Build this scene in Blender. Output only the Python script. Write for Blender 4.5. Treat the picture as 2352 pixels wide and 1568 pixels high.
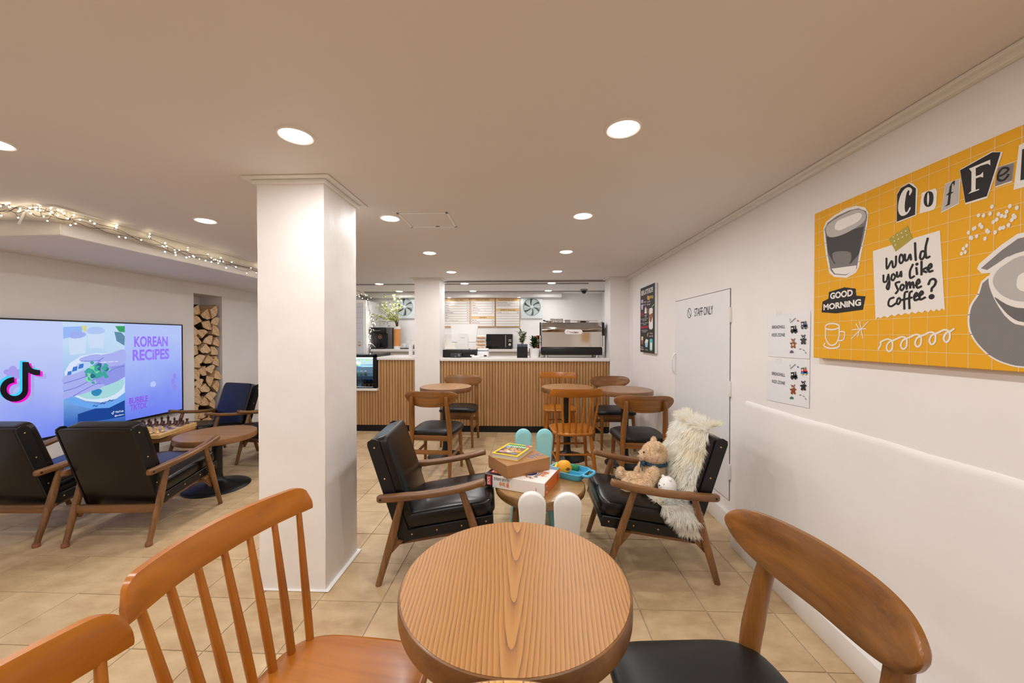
import bpy, bmesh, math, random
from math import sin, cos, pi, radians, sqrt, atan2
from mathutils import Vector, Matrix, Euler, noise as mnoise

for _o in list(bpy.data.objects):
    bpy.data.objects.remove(_o, do_unlink=True)
scene = bpy.context.scene
COL = scene.collection
random.seed(11)

# ------------------------------------------------------------------ camera
F_PX, CAM_H = 850.0, 1.27
YAW = math.atan(33 / F_PX)
PITCH = math.atan(9 / F_PX)
cam_data = bpy.data.cameras.new('camera')
cam_data.sensor_width = 36.0
cam_data.lens = 36.0 * F_PX / 2352.0
cam_data.clip_start = 0.02
cam = bpy.data.objects.new('camera', cam_data)
cam.location = (0, 0, CAM_H)
cam.rotation_euler = (pi / 2 - PITCH, 0, YAW)
COL.objects.link(cam)
scene.camera = cam

# ------------------------------------------------------------------ world, exposure, lamp settings
world = bpy.data.worlds.new('world')
scene.world = world
world.use_nodes = True
world.node_tree.nodes['Background'].inputs[0].default_value = (0.9, 0.95, 1.0, 1)
world.node_tree.nodes['Background'].inputs[1].default_value = 0.0
scene.view_settings.view_transform = 'Standard'
scene.view_settings.look = 'None'
scene.view_settings.gamma = 1.0
scene.view_settings.use_curve_mapping = False
scene.view_settings.exposure = 0.18
LAMP_W = 4.6                       # power of one ceiling downlight
LAMP_COL = (1.0, 0.985, 0.97)
LENS_GLOW = 9.0
cy = scene.cycles
cy.max_bounces = 6; cy.diffuse_bounces = 4; cy.glossy_bounces = 3; cy.transmission_bounces = 6; cy.transparent_max_bounces = 8
cy.caustics_reflective = False; cy.caustics_refractive = False
cy.sample_clamp_indirect = 6.0
cy.use_denoising = True
cy.adaptive_threshold = 0.04

# ------------------------------------------------------------------ room measures (metres)
H_CEIL = 2.06
X_R, X_L, Y_BACK, Y_FRONT = 1.35, -3.95, 6.70, -2.60
Y_BAR = 4.93

# ------------------------------------------------------------------ where a photo point lies on a known plane of the room
_f = Vector((-sin(YAW) * cos(PITCH), cos(YAW) * cos(PITCH), -sin(PITCH)))
_r = Vector((cos(YAW), sin(YAW), 0))
_u = _r.cross(_f)
def _ray(x, y):
    return _f + _r * ((x - 1176) / F_PX) + _u * ((784 - y) / F_PX)
def on_x(x, y, X):
    d = _ray(x, y); return Vector((0, 0, CAM_H)) + d * (X / d.x)
def on_y(x, y, Y):
    d = _ray(x, y); return Vector((0, 0, CAM_H)) + d * (Y / d.y)
def on_z(x, y, Z):
    d = _ray(x, y); return Vector((0, 0, CAM_H)) + d * ((Z - CAM_H) / d.z)

# ------------------------------------------------------------------ materials
def lin(c):
    out = []
    for v in c:
        v = v / 255.0
        out.append(v / 12.92 if v <= 0.04045 else ((v + 0.055) / 1.055) ** 2.4)
    return (out[0], out[1], out[2], 1.0)

MATS = {}
def mat(name, col=(200, 200, 200), rough=0.5, metal=0.0, spec=0.5, emit=None, strength=1.0, coat=0.0,
        var=None, bump=None, trans=0.0, ior=1.45, sheen=0.0, alpha=1.0, sss=0.0):
    if name in MATS:
        return MATS[name]
    m = bpy.data.materials.new(name); m.use_nodes = True
    nt = m.node_tree; b = nt.nodes['Principled BSDF']
    b.inputs['Base Color'].default_value = lin(col)
    b.inputs['Roughness'].default_value = rough
    b.inputs['Metallic'].default_value = metal
    b.inputs['Specular IOR Level'].default_value = spec
    b.inputs['Coat Weight'].default_value = coat
    b.inputs['Coat Roughness'].default_value = 0.12
    b.inputs['Transmission Weight'].default_value = trans
    b.inputs['IOR'].default_value = ior
    b.inputs['Alpha'].default_value = alpha
    b.inputs['Sheen Weight'].default_value = sheen
    if sss:
        b.inputs['Subsurface Weight'].default_value = sss
        b.inputs['Subsurface Radius'].default_value = (0.02, 0.015, 0.01)
    if emit is not None:
        b.inputs['Emission Color'].default_value = lin(emit)
        b.inputs['Emission Strength'].default_value = strength
    if var or bump:
        tc = nt.nodes.new('ShaderNodeTexCoord')
    if var:                                    # (second colour, scale, contrast)
        c2, sc, amt = var
        n = nt.nodes.new('ShaderNodeTexNoise'); n.inputs['Scale'].default_value = sc; n.inputs['Detail'].default_value = 6
        nt.links.new(tc.outputs['Object'], n.inputs['Vector'])
        rp = nt.nodes.new('ShaderNodeValToRGB')
        rp.color_ramp.elements[0].position = 0.5 - amt; rp.color_ramp.elements[1].position = 0.5 + amt
        rp.color_ramp.elements[0].color = lin(c2); rp.color_ramp.elements[1].color = lin(col)
        nt.links.new(n.outputs['Fac'], rp.inputs['Fac'])
        nt.links.new(rp.outputs['Color'], b.inputs['Base Color'])
    if bump:                                   # (scale, strength, distance)
        n2 = nt.nodes.new('ShaderNodeTexNoise'); n2.inputs['Scale'].default_value = bump[0]; n2.inputs['Detail'].default_value = 5
        nt.links.new(tc.outputs['Object'], n2.inputs['Vector'])
        bp = nt.nodes.new('ShaderNodeBump'); bp.inputs['Strength'].default_value = bump[1]; bp.inputs['Distance'].default_value = bump[2]
        nt.links.new(n2.outputs['Fac'], bp.inputs['Height'])
        nt.links.new(bp.outputs['Normal'], b.inputs['Normal'])
    MATS[name] = m
    return m

def wood(name, light, dark, axis='X', rough=0.38, grain=26.0, coat=0.15, pore=0.5, bands=0.0):
    """lengthwise grain along one local axis"""
    key = name + '_' + axis
    if key in MATS:
        return MATS[key]
    m = bpy.data.materials.new(key); m.use_nodes = True
    nt = m.node_tree; L = nt.links; b = nt.nodes['Principled BSDF']
    b.inputs['Roughness'].default_value = rough; b.inputs['Coat Weight'].default_value = coat
    b.inputs['Coat Roughness'].default_value = 0.2
    tc = nt.nodes.new('ShaderNodeTexCoord'); oi = nt.nodes.new('ShaderNodeObjectInfo')
    off = nt.nodes.new('ShaderNodeVectorMath'); off.operation = 'MULTIPLY_ADD'
    cmb = nt.nodes.new('ShaderNodeCombineXYZ')
    for i in range(3):
        L.new(oi.outputs['Random'], cmb.inputs[i])
    L.new(cmb.outputs[0], off.inputs[0]); off.inputs[1].default_value = (7.3, 3.1, 5.7)
    L.new(tc.outputs['Object'], off.inputs[2])
    mp = nt.nodes.new('ShaderNodeMapping')
    s = [1.0, 1.0, 1.0]; s['XYZ'.index(axis)] = 0.04
    mp.inputs['Scale'].default_value = s
    L.new(off.outputs[0], mp.inputs['Vector'])
    n1 = nt.nodes.new('ShaderNodeTexNoise'); n1.inputs['Scale'].default_value = grain; n1.inputs['Detail'].default_value = 7
    n1.inputs['Distortion'].default_value = 0.3
    L.new(mp.outputs[0], n1.inputs['Vector'])
    n2 = nt.nodes.new('ShaderNodeTexNoise'); n2.inputs['Scale'].default_value = grain * 9; n2.inputs['Detail'].default_value = 2
    L.new(mp.outputs[0], n2.inputs['Vector'])
    mx = nt.nodes.new('ShaderNodeMath'); mx.operation = 'MULTIPLY_ADD'
    L.new(n2.outputs['Fac'], mx.inputs[0]); mx.inputs[1].default_value = pore * 0.6
    L.new(n1.outputs['Fac'], mx.inputs[2])
    rp = nt.nodes.new('ShaderNodeValToRGB')
    rp.color_ramp.elements[0].position = 0.30 + pore * 0.2; rp.color_ramp.elements[1].position = 0.68 + pore * 0.3
    rp.color_ramp.elements[0].color = lin(dark); rp.color_ramp.elements[1].color = lin(light)
    L.new(mx.outputs[0], rp.inputs['Fac'])
    L.new(rp.outputs['Color'], b.inputs['Base Color'])
    bp = nt.nodes.new('ShaderNodeBump'); bp.inputs['Strength'].default_value = 0.12; bp.inputs['Distance'].default_value = 0.0012
    L.new(mx.outputs[0], bp.inputs['Height']); L.new(bp.outputs['Normal'], b.inputs['Normal'])
    MATS[key] = m
    return m

def ash_top(name, light, dark, line, contrast=1.0):
    """table top veneer: long parallel ash lines with one cathedral figure down the middle (grain along Y)"""
    m = bpy.data.materials.new(name); m.use_nodes = True
    nt = m.node_tree; L = nt.links; b = nt.nodes['Principled BSDF']
    b.inputs['Roughness'].default_value = 0.42; b.inputs['Coat Weight'].default_value = 0.0; b.inputs['Coat Roughness'].default_value = 0.28
    def node(t, **k):
        n = nt.nodes.new(t)
        for a, v in k.items(): setattr(n, a, v)
        return n
    tc = node('ShaderNodeTexCoord')
    sx = node('ShaderNodeSeparateXYZ'); L.new(tc.outputs['Object'], sx.inputs[0])
    # slow wobble of the lines
    mp = node('ShaderNodeMapping'); mp.inputs['Scale'].default_value = (7, 2.2, 1); L.new(tc.outputs['Object'], mp.inputs['Vector'])
    nz = node('ShaderNodeTexNoise'); nz.inputs['Scale'].default_value = 1.0; nz.inputs['Detail'].default_value = 3; L.new(mp.outputs[0], nz.inputs['Vector'])
    # ring coordinate: |x| + k*y folded near the middle
    def mth(op, a, c=None, v=None, w=None):
        n = node('ShaderNodeMath', operation=op)
        if a is not None: L.new(a, n.inputs[0])
        if c is not None: L.new(c, n.inputs[1])
        if v is not None: n.inputs[1].default_value = v
        if w is not None: n.inputs[2].default_value = w
        return n.outputs[0]
    x2 = mth('MULTIPLY', sx.outputs['X'], sx.outputs['X'])
    x2b = mth('ADD', x2, v=0.0004)
    ax = mth('SQRT', x2b)
    yk = mth('MULTIPLY', sx.outputs['Y'], v=-0.075)
    ring = mth('ADD', ax, yk)
    wob = mth('MULTIPLY', nz.outputs['Fac'], v=0.022)
    ring = mth('ADD', ring, wob)
    fr = mth('MULTIPLY', ring, v=115.0)
    fr = mth('FRACT', fr)
    # fine pores along the grain
    mp2 = node('ShaderNodeMapping'); mp2.inputs['Scale'].default_value = (330, 9, 30); L.new(tc.outputs['Object'], mp2.inputs['Vector'])
    n2 = node('ShaderNodeTexNoise'); n2.inputs['Scale'].default_value = 1.0; n2.inputs['Detail'].default_value = 4; L.new(mp2.outputs[0], n2.inputs['Vector'])
    tot = mth('MULTIPLY', n2.outputs['Fac'], v=0.55)
    tot = mth('ADD', tot, fr)
    rp = node('ShaderNodeValToRGB')
    e = rp.color_ramp.elements
    e[0].position = 0.26; e[0].color = lin(line)
    e[1].position = 1.0; e[1].color = lin(light)
    k = rp.color_ramp.elements.new(0.48); k.color = lin(dark)
    L.new(tot, rp.inputs['Fac']); L.new(rp.outputs['Color'], b.inputs['Base Color'])
    bp = node('ShaderNodeBump'); bp.inputs['Strength'].default_value = 0.1; bp.inputs['Distance'].default_value = 0.001
    L.new(tot, bp.inputs['Height']); L.new(bp.outputs['Normal'], b.inputs['Normal'])
    MATS[name] = m
    return m

def tile_mat():
    m = bpy.data.materials.new('beige_tile'); m.use_nodes = True
    nt = m.node_tree; L = nt.links; b = nt.nodes['Principled BSDF']
    b.inputs['Roughness'].default_value = 0.42; b.inputs['Specular IOR Level'].default_value = 0.4
    ge = nt.nodes.new('ShaderNodeNewGeometry'); oi = nt.nodes.new('ShaderNodeObjectInfo')
    mp = nt.nodes.new('ShaderNodeMapping'); mp.inputs['Scale'].default_value = (1, 1.6, 1)
    L.new(ge.outputs['Position'], mp.inputs['Vector'])
    n = nt.nodes.new('ShaderNodeTexNoise'); n.inputs['Scale'].default_value = 6.5; n.inputs['Detail'].default_value = 9; n.inputs['Roughness'].default_value = 0.62
    L.new(mp.outputs[0], n.inputs['Vector'])
    ad = nt.nodes.new('ShaderNodeMath'); ad.operation = 'MULTIPLY_ADD'
    L.new(oi.outputs['Random'], ad.inputs[0]); ad.inputs[1].default_value = 0.14; L.new(n.outputs['Fac'], ad.inputs[2])
    rp = nt.nodes.new('ShaderNodeValToRGB')
    rp.color_ramp.elements[0].position = 0.36; rp.color_ramp.elements[0].color = lin((182, 152, 116))
    rp.color_ramp.elements[1].position = 0.78; rp.color_ramp.elements[1].color = lin((214, 188, 150))
    k = rp.color_ramp.elements.new(0.56); k.color = lin((200, 172, 134))
    L.new(ad.outputs[0], rp.inputs['Fac']); L.new(rp.outputs['Color'], b.inputs['Base Color'])
    n2 = nt.nodes.new('ShaderNodeTexNoise'); n2.inputs['Scale'].default_value = 60; n2.inputs['Detail'].default_value = 4
    L.new(ge.outputs['Position'], n2.inputs['Vector'])
    bp = nt.nodes.new('ShaderNodeBump'); bp.inputs['Strength'].default_value = 0.15; bp.inputs['Distance'].default_value = 0.002
    L.new(n2.outputs['Fac'], bp.inputs['Height']); L.new(bp.outputs['Normal'], b.inputs['Normal'])
    MATS['beige_tile'] = m
    return m

def log_end():
    m = bpy.data.materials.new('log_wood'); m.use_nodes = True
    nt = m.node_tree; L = nt.links; b = nt.nodes['Principled BSDF']; b.inputs['Roughness'].default_value = 0.8
    tc = nt.nodes.new('ShaderNodeTexCoord'); oi = nt.nodes.new('ShaderNodeObjectInfo')
    w = nt.nodes.new('ShaderNodeTexWave'); w.wave_type = 'RINGS'; w.rings_direction = 'X'
    w.inputs['Scale'].default_value = 13; w.inputs['Distortion'].default_value = 3; w.inputs['Detail'].default_value = 3
    L.new(tc.outputs['Object'], w.inputs['Vector'])
    n = nt.nodes.new('ShaderNodeTexNoise'); n.inputs['Scale'].default_value = 18; n.inputs['Detail'].default_value = 6
    L.new(tc.outputs['Object'], n.inputs['Vector'])
    ad = nt.nodes.new('ShaderNodeMath'); ad.operation = 'MULTIPLY_ADD'; ad.inputs[1].default_value = 0.25
    L.new(w.outputs['Fac'], ad.inputs[0]); L.new(n.outputs['Fac'], ad.inputs[2])
    ad2 = nt.nodes.new('ShaderNodeMath'); ad2.operation = 'MULTIPLY_ADD'; ad2.inputs[1].default_value = 0.25
    L.new(oi.outputs['Random'], ad2.inputs[0]); L.new(ad.outputs[0], ad2.inputs[2])
    rp = nt.nodes.new('ShaderNodeValToRGB')
    rp.color_ramp.elements[0].position = 0.45; rp.color_ramp.elements[0].color = lin((196, 150, 102))
    rp.color_ramp.elements[1].position = 0.95; rp.color_ramp.elements[1].color = lin((240, 208, 168))
    L.new(ad2.outputs[0], rp.inputs['Fac']); L.new(rp.outputs['Color'], b.inputs['Base Color'])
    MATS['log_wood'] = m
    return m

M_WALL = mat('wall_paint', (247, 244, 243), 0.55, var=((241, 237, 235), 2.5, 0.25), bump=(38, 0.22, 0.003))
M_CEIL = mat('ceiling_paint', (229, 223, 219), 0.6, bump=(20, 0.05, 0.002))
M_TRIM = mat('trim_paint', (240, 237, 234), 0.4, bump=(30, 0.08, 0.002))
M_TILE = tile_mat()
M_GROUT = mat('grout', (196, 186, 170), 0.9, var=((150, 140, 126), 9, 0.3))
M_VINYL = mat('black_vinyl', (14, 12, 12), 0.27, spec=0.5, bump=(420, 0.05, 0.0008))
M_VINYL_DULL = mat('black_seat_vinyl', (17, 17, 18), 0.42, spec=0.45, bump=(700, 0.1, 0.0006))
M_BLACK = mat('black_metal', (16, 16, 17), 0.38, spec=0.5)
M_BLKPL = mat('black_plastic', (18, 18, 19), 0.35)
M_KICK = mat('black_kick', (10, 10, 11), 0.5)
M_WHITEPL = mat('white_plastic', (240, 240, 240), 0.35)
M_STONE = mat('white_countertop', (240, 236, 232), 0.3)
M_STEEL = mat('polished_steel', (205, 200, 195), 0.08, metal=1.0)
M_STEEL2 = mat('brushed_steel', (190, 186, 182), 0.3, metal=1.0)
M_BRASS = mat('tack_metal', (190, 165, 110), 0.3, metal=1.0)
M_DARK = mat('dark_gap', (60, 55, 52), 0.9)

# ------------------------------------------------------------------ mesh building
class MB:
    def __init__(self):
        self.v = []; self.f = []
    def add(self, vs, fs, M=None):
        o = len(self.v)
        if M is not None:
            vs = [M @ Vector(p) for p in vs]
        self.v.extend([tuple(p) for p in vs])
        self.f.extend([tuple(i + o for i in f) for f in fs])
        return self
    def box(self, c, s, bevel=0.0, seg=2, M=None):
        bm = bmesh.new(); bmesh.ops.create_cube(bm, size=1.0)
        for v in bm.verts:
            v.co = Vector((v.co.x * s[0], v.co.y * s[1], v.co.z * s[2]))
        if bevel > 0:
            bmesh.ops.bevel(bm, geom=bm.edges[:], offset=bevel, segments=seg, profile=0.5, affect='EDGES')
        bm.verts.index_update()
        vs = [v.co + Vector(c) for v in bm.verts]; fs = [[v.index for v in f.verts] for f in bm.faces]
        bm.free()
        return self.add(vs, fs, M)
    def span(self, a, b, bevel=0.0, seg=2, M=None):
        c = [(a[i] + b[i]) / 2 for i in range(3)]; s = [abs(b[i] - a[i]) for i in range(3)]
        return self.box(c, s, bevel, seg, M)
    def lathe(self, prof, seg=32, c=(0, 0, 0), M=None, caps=True):
        vs = []; fs = []; n = len(prof)
        for i, (r, z) in enumerate(prof):
            for k in range(seg):
                a = 2 * pi * k / seg
                vs.append((c[0] + r * cos(a), c[1] + r * sin(a), c[2] + z))
        for i in range(n - 1):
            for k in range(seg):
                k2 = (k + 1) % seg
                fs.append((i * seg + k, i * seg + k2, (i + 1) * seg + k2, (i + 1) * seg + k))
        if caps and prof[0][0] > 1e-6: fs.append(tuple(reversed(range(seg))))
        if caps and prof[-1][0] > 1e-6: fs.append(tuple((n - 1) * seg + k for k in range(seg)))
        return self.add(vs, fs, M)
    def tube(self, pts, rad, seg=10, caps=True, flat=1.0, up=None, M=None):
        pts = [Vector(p) for p in pts]; n = len(pts)
        if not hasattr(rad, '__len__'): rad = [rad] * n
        vs = []; fs = []; prev = None
        for i, p in enumerate(pts):
            t = (pts[min(i + 1, n - 1)] - pts[max(i - 1, 0)]).normalized()
            if prev is None:
                a = Vector(up) if up else (Vector((0, 0, 1)) if abs(t.z) < 0.9 else Vector((1, 0, 0)))
                nn = (a - t * a.dot(t)).normalized()
            else:
                nn = (prev - t * prev.dot(t)).normalized()
            prev = nn; bb = t.cross(nn)
            for k in range(seg):
                a = 2 * pi * k / seg
                vs.append(p + nn * (cos(a) * rad[i] * flat) + bb * (sin(a) * rad[i]))
        for i in range(n - 1):
            for k in range(seg):
                k2 = (k + 1) % seg
                fs.append((i * seg + k, i * seg + k2, (i + 1) * seg + k2, (i + 1) * seg + k))
        if caps:
            fs.append(tuple(reversed(range(seg)))); fs.append(tuple((n - 1) * seg + k for k in range(seg)))
        return self.add(vs, fs, M)
    def superell(self, c, r, e1=0.3, e2=0.3, nu=20, nv=32, M=None, fn=None):
        def sp(x, e): return math.copysign(abs(x) ** e, x)
        vs = []; fs = []
        for i in range(nu + 1):
            a = -pi / 2 + pi * i / nu
            for j in range(nv):
                b = 2 * pi * j / nv
                p = Vector((r[0] * sp(cos(a), e1) * sp(cos(b), e2), r[1] * sp(cos(a), e1) * sp(sin(b), e2), r[2] * sp(sin(a), e1)))
                if fn: p = fn(p)
                vs.append(p + Vector(c))
        for i in range(nu):
            for j in range(nv):
                j2 = (j + 1) % nv
                fs.append((i * nv + j, i * nv + j2, (i + 1) * nv + j2, (i + 1) * nv + j))
        return self.add(vs, fs, M)
    def prism(self, poly, t0, t1, fn):
        """poly: 2-D outline (convex or not); fn(a, b, t) -> 3-D point"""
        n = len(poly)
        vs = [fn(a, b, t0) for a, b in poly] + [fn(a, b, t1) for a, b in poly]
        fs = [(i, (i + 1) % n, n + (i + 1) % n, n + i) for i in range(n)]
        fs += [tuple(reversed(range(n))), tuple(n + i for i in range(n))]
        return self.add(vs, fs)
    def grid(self, fn, nu, nv, close_v=False):
        vs = [fn(i / nu, j / nv) for i in range(nu + 1) for j in range(nv + (0 if close_v else 1))]
        w = nv if close_v else nv + 1
        fs = []
        for i in range(nu):
            for j in range(nv):
                j2 = (j + 1) % w if close_v else j + 1
                fs.append((i * w + j, i * w + j2, (i + 1) * w + j2, (i + 1) * w + j))
        return self.add(vs, fs)
    def mesh(self, name, mt, smooth=40):
        me = bpy.data.meshes.new(name)
        me.from_pydata(self.v, [], self.f)
        bm = bmesh.new(); bm.from_mesh(me)
        bmesh.ops.recalc_face_normals(bm, faces=bm.faces[:]); bm.to_mesh(me); bm.free()
        if smooth:
            me.polygons.foreach_set('use_smooth', [True] * len(me.polygons))
            me.set_sharp_from_angle(angle=radians(smooth))
        me.materials.append(mt)
        me.update()
        return me
    def build(self, name, mt, parent=None, smooth=40, **tags):
        return place(name, self.mesh(name, mt, smooth), parent, **tags)

WORLD = set()                        # things whose parts are written in room coordinates
def place(name, me, parent=None, loc=None, rot=None, **tags):
    o = bpy.data.objects.new(name, me)
    COL.objects.link(o)
    if parent is not None:
        o.parent = parent
        if parent.name in WORLD: o.matrix_parent_inverse = parent.matrix_basis.inverted()
    if loc is not None: o.location = loc
    if rot is not None: o.rotation_euler = rot
    tag(o, **tags)
    return o
def tag(o, label=None, cat=None, group=None, kind=None):
    if label: o['label'] = label
    if cat: o['category'] = cat
    if group: o['group'] = group
    if kind: o['kind'] = kind
    return o
def thing(name, label, cat, loc=(0, 0, 0), rz=0.0, group=None, room=False):
    o = bpy.data.objects.new(name, None); COL.objects.link(o)
    if room: WORLD.add(o.name)
    o.empty_display_size = 0.05
    o.location = loc; o.rotation_euler = (0, 0, rz)
    return tag(o, label, cat, group)
def copy_tree(o, parent=None):
    c = o.copy(); COL.objects.link(c)
    if parent is not None: c.parent = parent
    for ch in list(o.children):
        copy_tree(ch, c)
    return c
def dup(root, loc, rz, label=None, group=None):
    c = copy_tree(root)
    c.location = loc; c.rotation_euler = (0, 0, rz)
    if label: c['label'] = label
    if group: c['group'] = group
    return c
def struct(name, mb, mt, smooth=30, parent=None):
    return mb.build(name, mt, parent, smooth, kind='structure')
def circ(r, n=32, cx=0, cy=0, a0=0, a1=2 * pi):
    full = abs(a1 - a0 - 2 * pi) < 1e-6
    m = n if full else n + 1
    return [(cx + r * cos(a0 + (a1 - a0) * k / n), cy + r * sin(a0 + (a1 - a0) * k / n)) for k in range(m)]
def smooth_path(pts, n=6, closed=False):
    pts = [Vector(p) for p in pts]; out = []; N = len(pts)
    for i in range(N if closed else N - 1):
        g = (lambda k: pts[k % N]) if closed else (lambda k: pts[max(0, min(N - 1, k))])
        p0, p1, p2, p3 = g(i - 1), g(i), g(i + 1), g(i + 2)
        for k in range(n):
            t = k / n
            out.append(0.5 * ((2 * p1) + (p2 - p0) * t + (2 * p0 - 5 * p1 + 4 * p2 - p3) * t * t + (3 * p1 - p0 - 3 * p2 + p3) * t ** 3))
    if not closed: out.append(pts[-1])
    return out

# ------------------------------------------------------------------ flat print on a plane
_TXT = {}
def glyphs(s, bold=0.0):
    k = (s, bold)
    if k not in _TXT:
        cu = bpy.data.curves.new('t', 'FONT'); cu.body = s; cu.resolution_u = 4; cu.fill_mode = 'FRONT'; cu.offset = bold
        ob = bpy.data.objects.new('t', cu); COL.objects.link(ob)
        dg = bpy.context.evaluated_depsgraph_get(); dg.update()
        me = bpy.data.meshes.new_from_object(ob.evaluated_get(dg))
        vs = [(v.co.x, v.co.y) for v in me.vertices]; fs = [tuple(p.vertices) for p in me.polygons]
        bpy.data.objects.remove(ob, do_unlink=True); bpy.data.curves.remove(cu); bpy.data.meshes.remove(me)
        x0 = min([p[0] for p in vs] or [0]); x1 = max([p[0] for p in vs] or [1])
        _TXT[k] = (vs, fs, x0, x1)
    return _TXT[k]

class Panel:
    """a printed plane: origin o, in-plane unit axes ux, uy, outward normal n"""
    def __init__(s, o, ux, uy):
        s.o = Vector(o); s.ux = Vector(ux).normalized(); s.uy = Vector(uy).normalized(); s.n = s.ux.cross(s.uy).normalized()
        s.ink = {}
    def p3(s, u, v, w): return s.o + s.ux * u + s.uy * v + s.n * w
    def uv(s, p):
        d = Vector(p) - s.o; return (d.dot(s.ux), d.dot(s.uy))
    def mb(s, mt, part='print'):
        return s.ink.setdefault((part, mt.name), (MB(), mt))[0]
    def poly(s, pts, mt, w=0.0006, part='print'):
        s.mb(mt, part).add([s.p3(a, b, w) for a, b in pts], [tuple(range(len(pts)))])
    def rect(s, u0, v0, u1, v1, mt, w=0.0006, part='print'):
        s.poly([(u0, v0), (u1, v0), (u1, v1), (u0, v1)], mt, w, part)
    def ell(s, u, v, a, b, mt, w=0.0006, n=24, rot=0.0, part='print'):
        s.poly([(u + a * cos(t) * cos(rot) - b * sin(t) * sin(rot), v + a * cos(t) * sin(rot) + b * sin(t) * cos(rot)) for t in [2 * pi * k / n for k in range(n)]], mt, w, part)
    def stroke(s, pts, width, mt, w=0.0006, part='print', closed=False):
        P = [Vector((a, b)) for a, b in pts]
        if closed: P.append(P[0].copy())
        vs = []; fs = []; n = len(P)
        for i, p in enumerate(P):
            t = P[min(i + 1, n - 1)] - P[max(i - 1, 0)]
            if t.length < 1e-9: t = Vector((1, 0))
            t.normalize(); nn = Vector((-t.y, t.x)) * (width / 2)
            ww = w + 0.0002 * i / n
            vs += [s.p3(p.x + nn.x, p.y + nn.y, ww), s.p3(p.x - nn.x, p.y - nn.y, ww)]
        for i in range(n - 1): fs.append((2 * i, 2 * i + 1, 2 * i + 3, 2 * i + 2))
        s.mb(mt, part).add(vs, fs)
    def text(s, body, u, v, size, mt, w=0.0008, align='L', rot=0.0, sx=1.0, bold=0.0, shear=0.0, fit=None, part='lettering'):
        vs, fs, x0, x1 = glyphs(body, bold)
        k = size / 0.73                           # capital height -> em
        kx = k * sx
        if fit: kx = fit / max(1e-6, x1 - x0)
        shift = {'L': -x0, 'C': -(x0 + x1) / 2, 'R': -x1}[align]
        out = []
        for a, b in vs:
            a = (a + shift) * kx + shear * b * k; b = b * k
            out.append(s.p3(u + a * cos(rot) - b * sin(rot), v + a * sin(rot) + b * cos(rot), w))
        s.mb(mt, part).add(out, fs)
    def flush(s, parent):
        for (part, mn), (mb, mt) in s.ink.items():
            if mb.f:
                part = part.split('#')[0]
                me = bpy.data.meshes.new(part); me.from_pydata(mb.v, [], mb.f); me.materials.append(mt); me.update()
                place(part, me, parent)
        s.ink = {}

# =================================================================== THE ROOM
# floor: grout bed, 300-odd tiles of their own, the rest joined
fl = struct('floor', MB().span((X_L - 0.3, Y_FRONT, -0.12), (X_R + 0.1, Y_BACK, -0.004)), M_GROUT)
tb = MB().box((0, 0, -0.004), (0.3025, 0.2995, 0.008), 0.0016, 1)
tile_me = tb.mesh('tile', M_TILE, 40)
rest = MB()
TX0, TY0, TPX, TPY = 0.835, 1.74, 0.306, 0.303
rr = random.Random(3)
for j in range(-15, 17):
    for i in range(-16, 2):
        cx = TX0 + (i + 0.5) * TPX; cy = TY0 + (j + 0.5) * TPY
        if cx < X_L - 0.1 or cy > Y_BACK - 0.05 or cy < Y_FRONT + 0.1: continue
        if 0.15 < cy < 4.97 and cx > X_L - 0.1:
            o = place('tile', tile_me, fl, loc=(cx, cy, rr.uniform(-0.0006, 0.0004)), rot=(0, 0, pi * rr.randint(0, 1)))
        else:
            rest.box((cx, cy, -0.004), (0.3025, 0.2995, 0.008), 0.0016, 1)
rest.build('tile', M_TILE, fl, kind='stuff')

# ceiling: main slab with the slot along the duct left open
ce = MB()
ce.span((-2.80, Y_FRONT, H_CEIL), (X_R + 0.1, Y_BACK, H_CEIL + 0.12))
struct('ceiling_left', MB().span((X_L - 0.3, Y_FRONT, H_CEIL), (-2.80, 2.12, H_CEIL + 0.12)), M_CEIL)
struct('ceiling', ce, M_CEIL)
struct('ceiling_slot', MB().span((X_L - 0.3, 2.12, 2.17), (-2.80, Y_BACK, 2.29)), M_CEIL)
struct('trim_1', MB().span((-2.825, 2.10, H_CEIL - 0.012), (-2.80, Y_BACK, H_CEIL + 0.002)).span((X_L, 2.10, H_CEIL - 0.012), (-2.8252, 2.125, H_CEIL + 0.002)), M_TRIM)
struct('soffit', MB().span((X_L, 2.24, 1.92), (-2.95, Y_BACK, 2.17), 0.004, 1), M_WALL)

# walls
struct('wall_right', MB().span((X_R, Y_FRONT, 0), (X_R + 0.12, Y_BACK, H_CEIL)), M_WALL)
# lower dado of the right wall, thicker than the wall above, with a worn rounded ledge
def dado(u, v):
    y = Y_FRONT + 0.05 + (2.32 - Y_FRONT - 0.05) * u
    wob = 0.006 * mnoise.noise(Vector((y * 5, 0, 1.3))) + 0.003 * mnoise.noise(Vector((y * 19, 0, 7)))
    prof = [(1.340, 0.0), (1.340, 0.80), (1.340, 0.848), (1.3405, 0.858 + wob), (1.3425, 0.868 + wob), (1.347, 0.878 + wob), (1.36, 0.892)]
    k = v * (len(prof) - 1); a = min(int(k), len(prof) - 2); t = k - a
    return (prof[a][0] * (1 - t) + prof[a + 1][0] * t + (wob * 0.15 if 0.8 < prof[a][1] else 0), y, prof[a][1] * (1 - t) + prof[a + 1][1] * t)
d = MB(); d.grid(dado, 160, 18); d.span((1.3402, 2.3202, 0), (X_R + 0.01, 2.3212, 0.86))
struct('wall_dado', d, M_WALL, 50)
struct('baseboard_right', MB().span((1.238, Y_FRONT, 0), (1.342, 2.29, 0.105), 0.006, 2), M_TRIM)
struct('baseboard_door', MB().span((1.322, 2.32, 0), (X_R, 4.93, 0.115), 0.004, 2), M_TRIM)
cr = MB()
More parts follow.
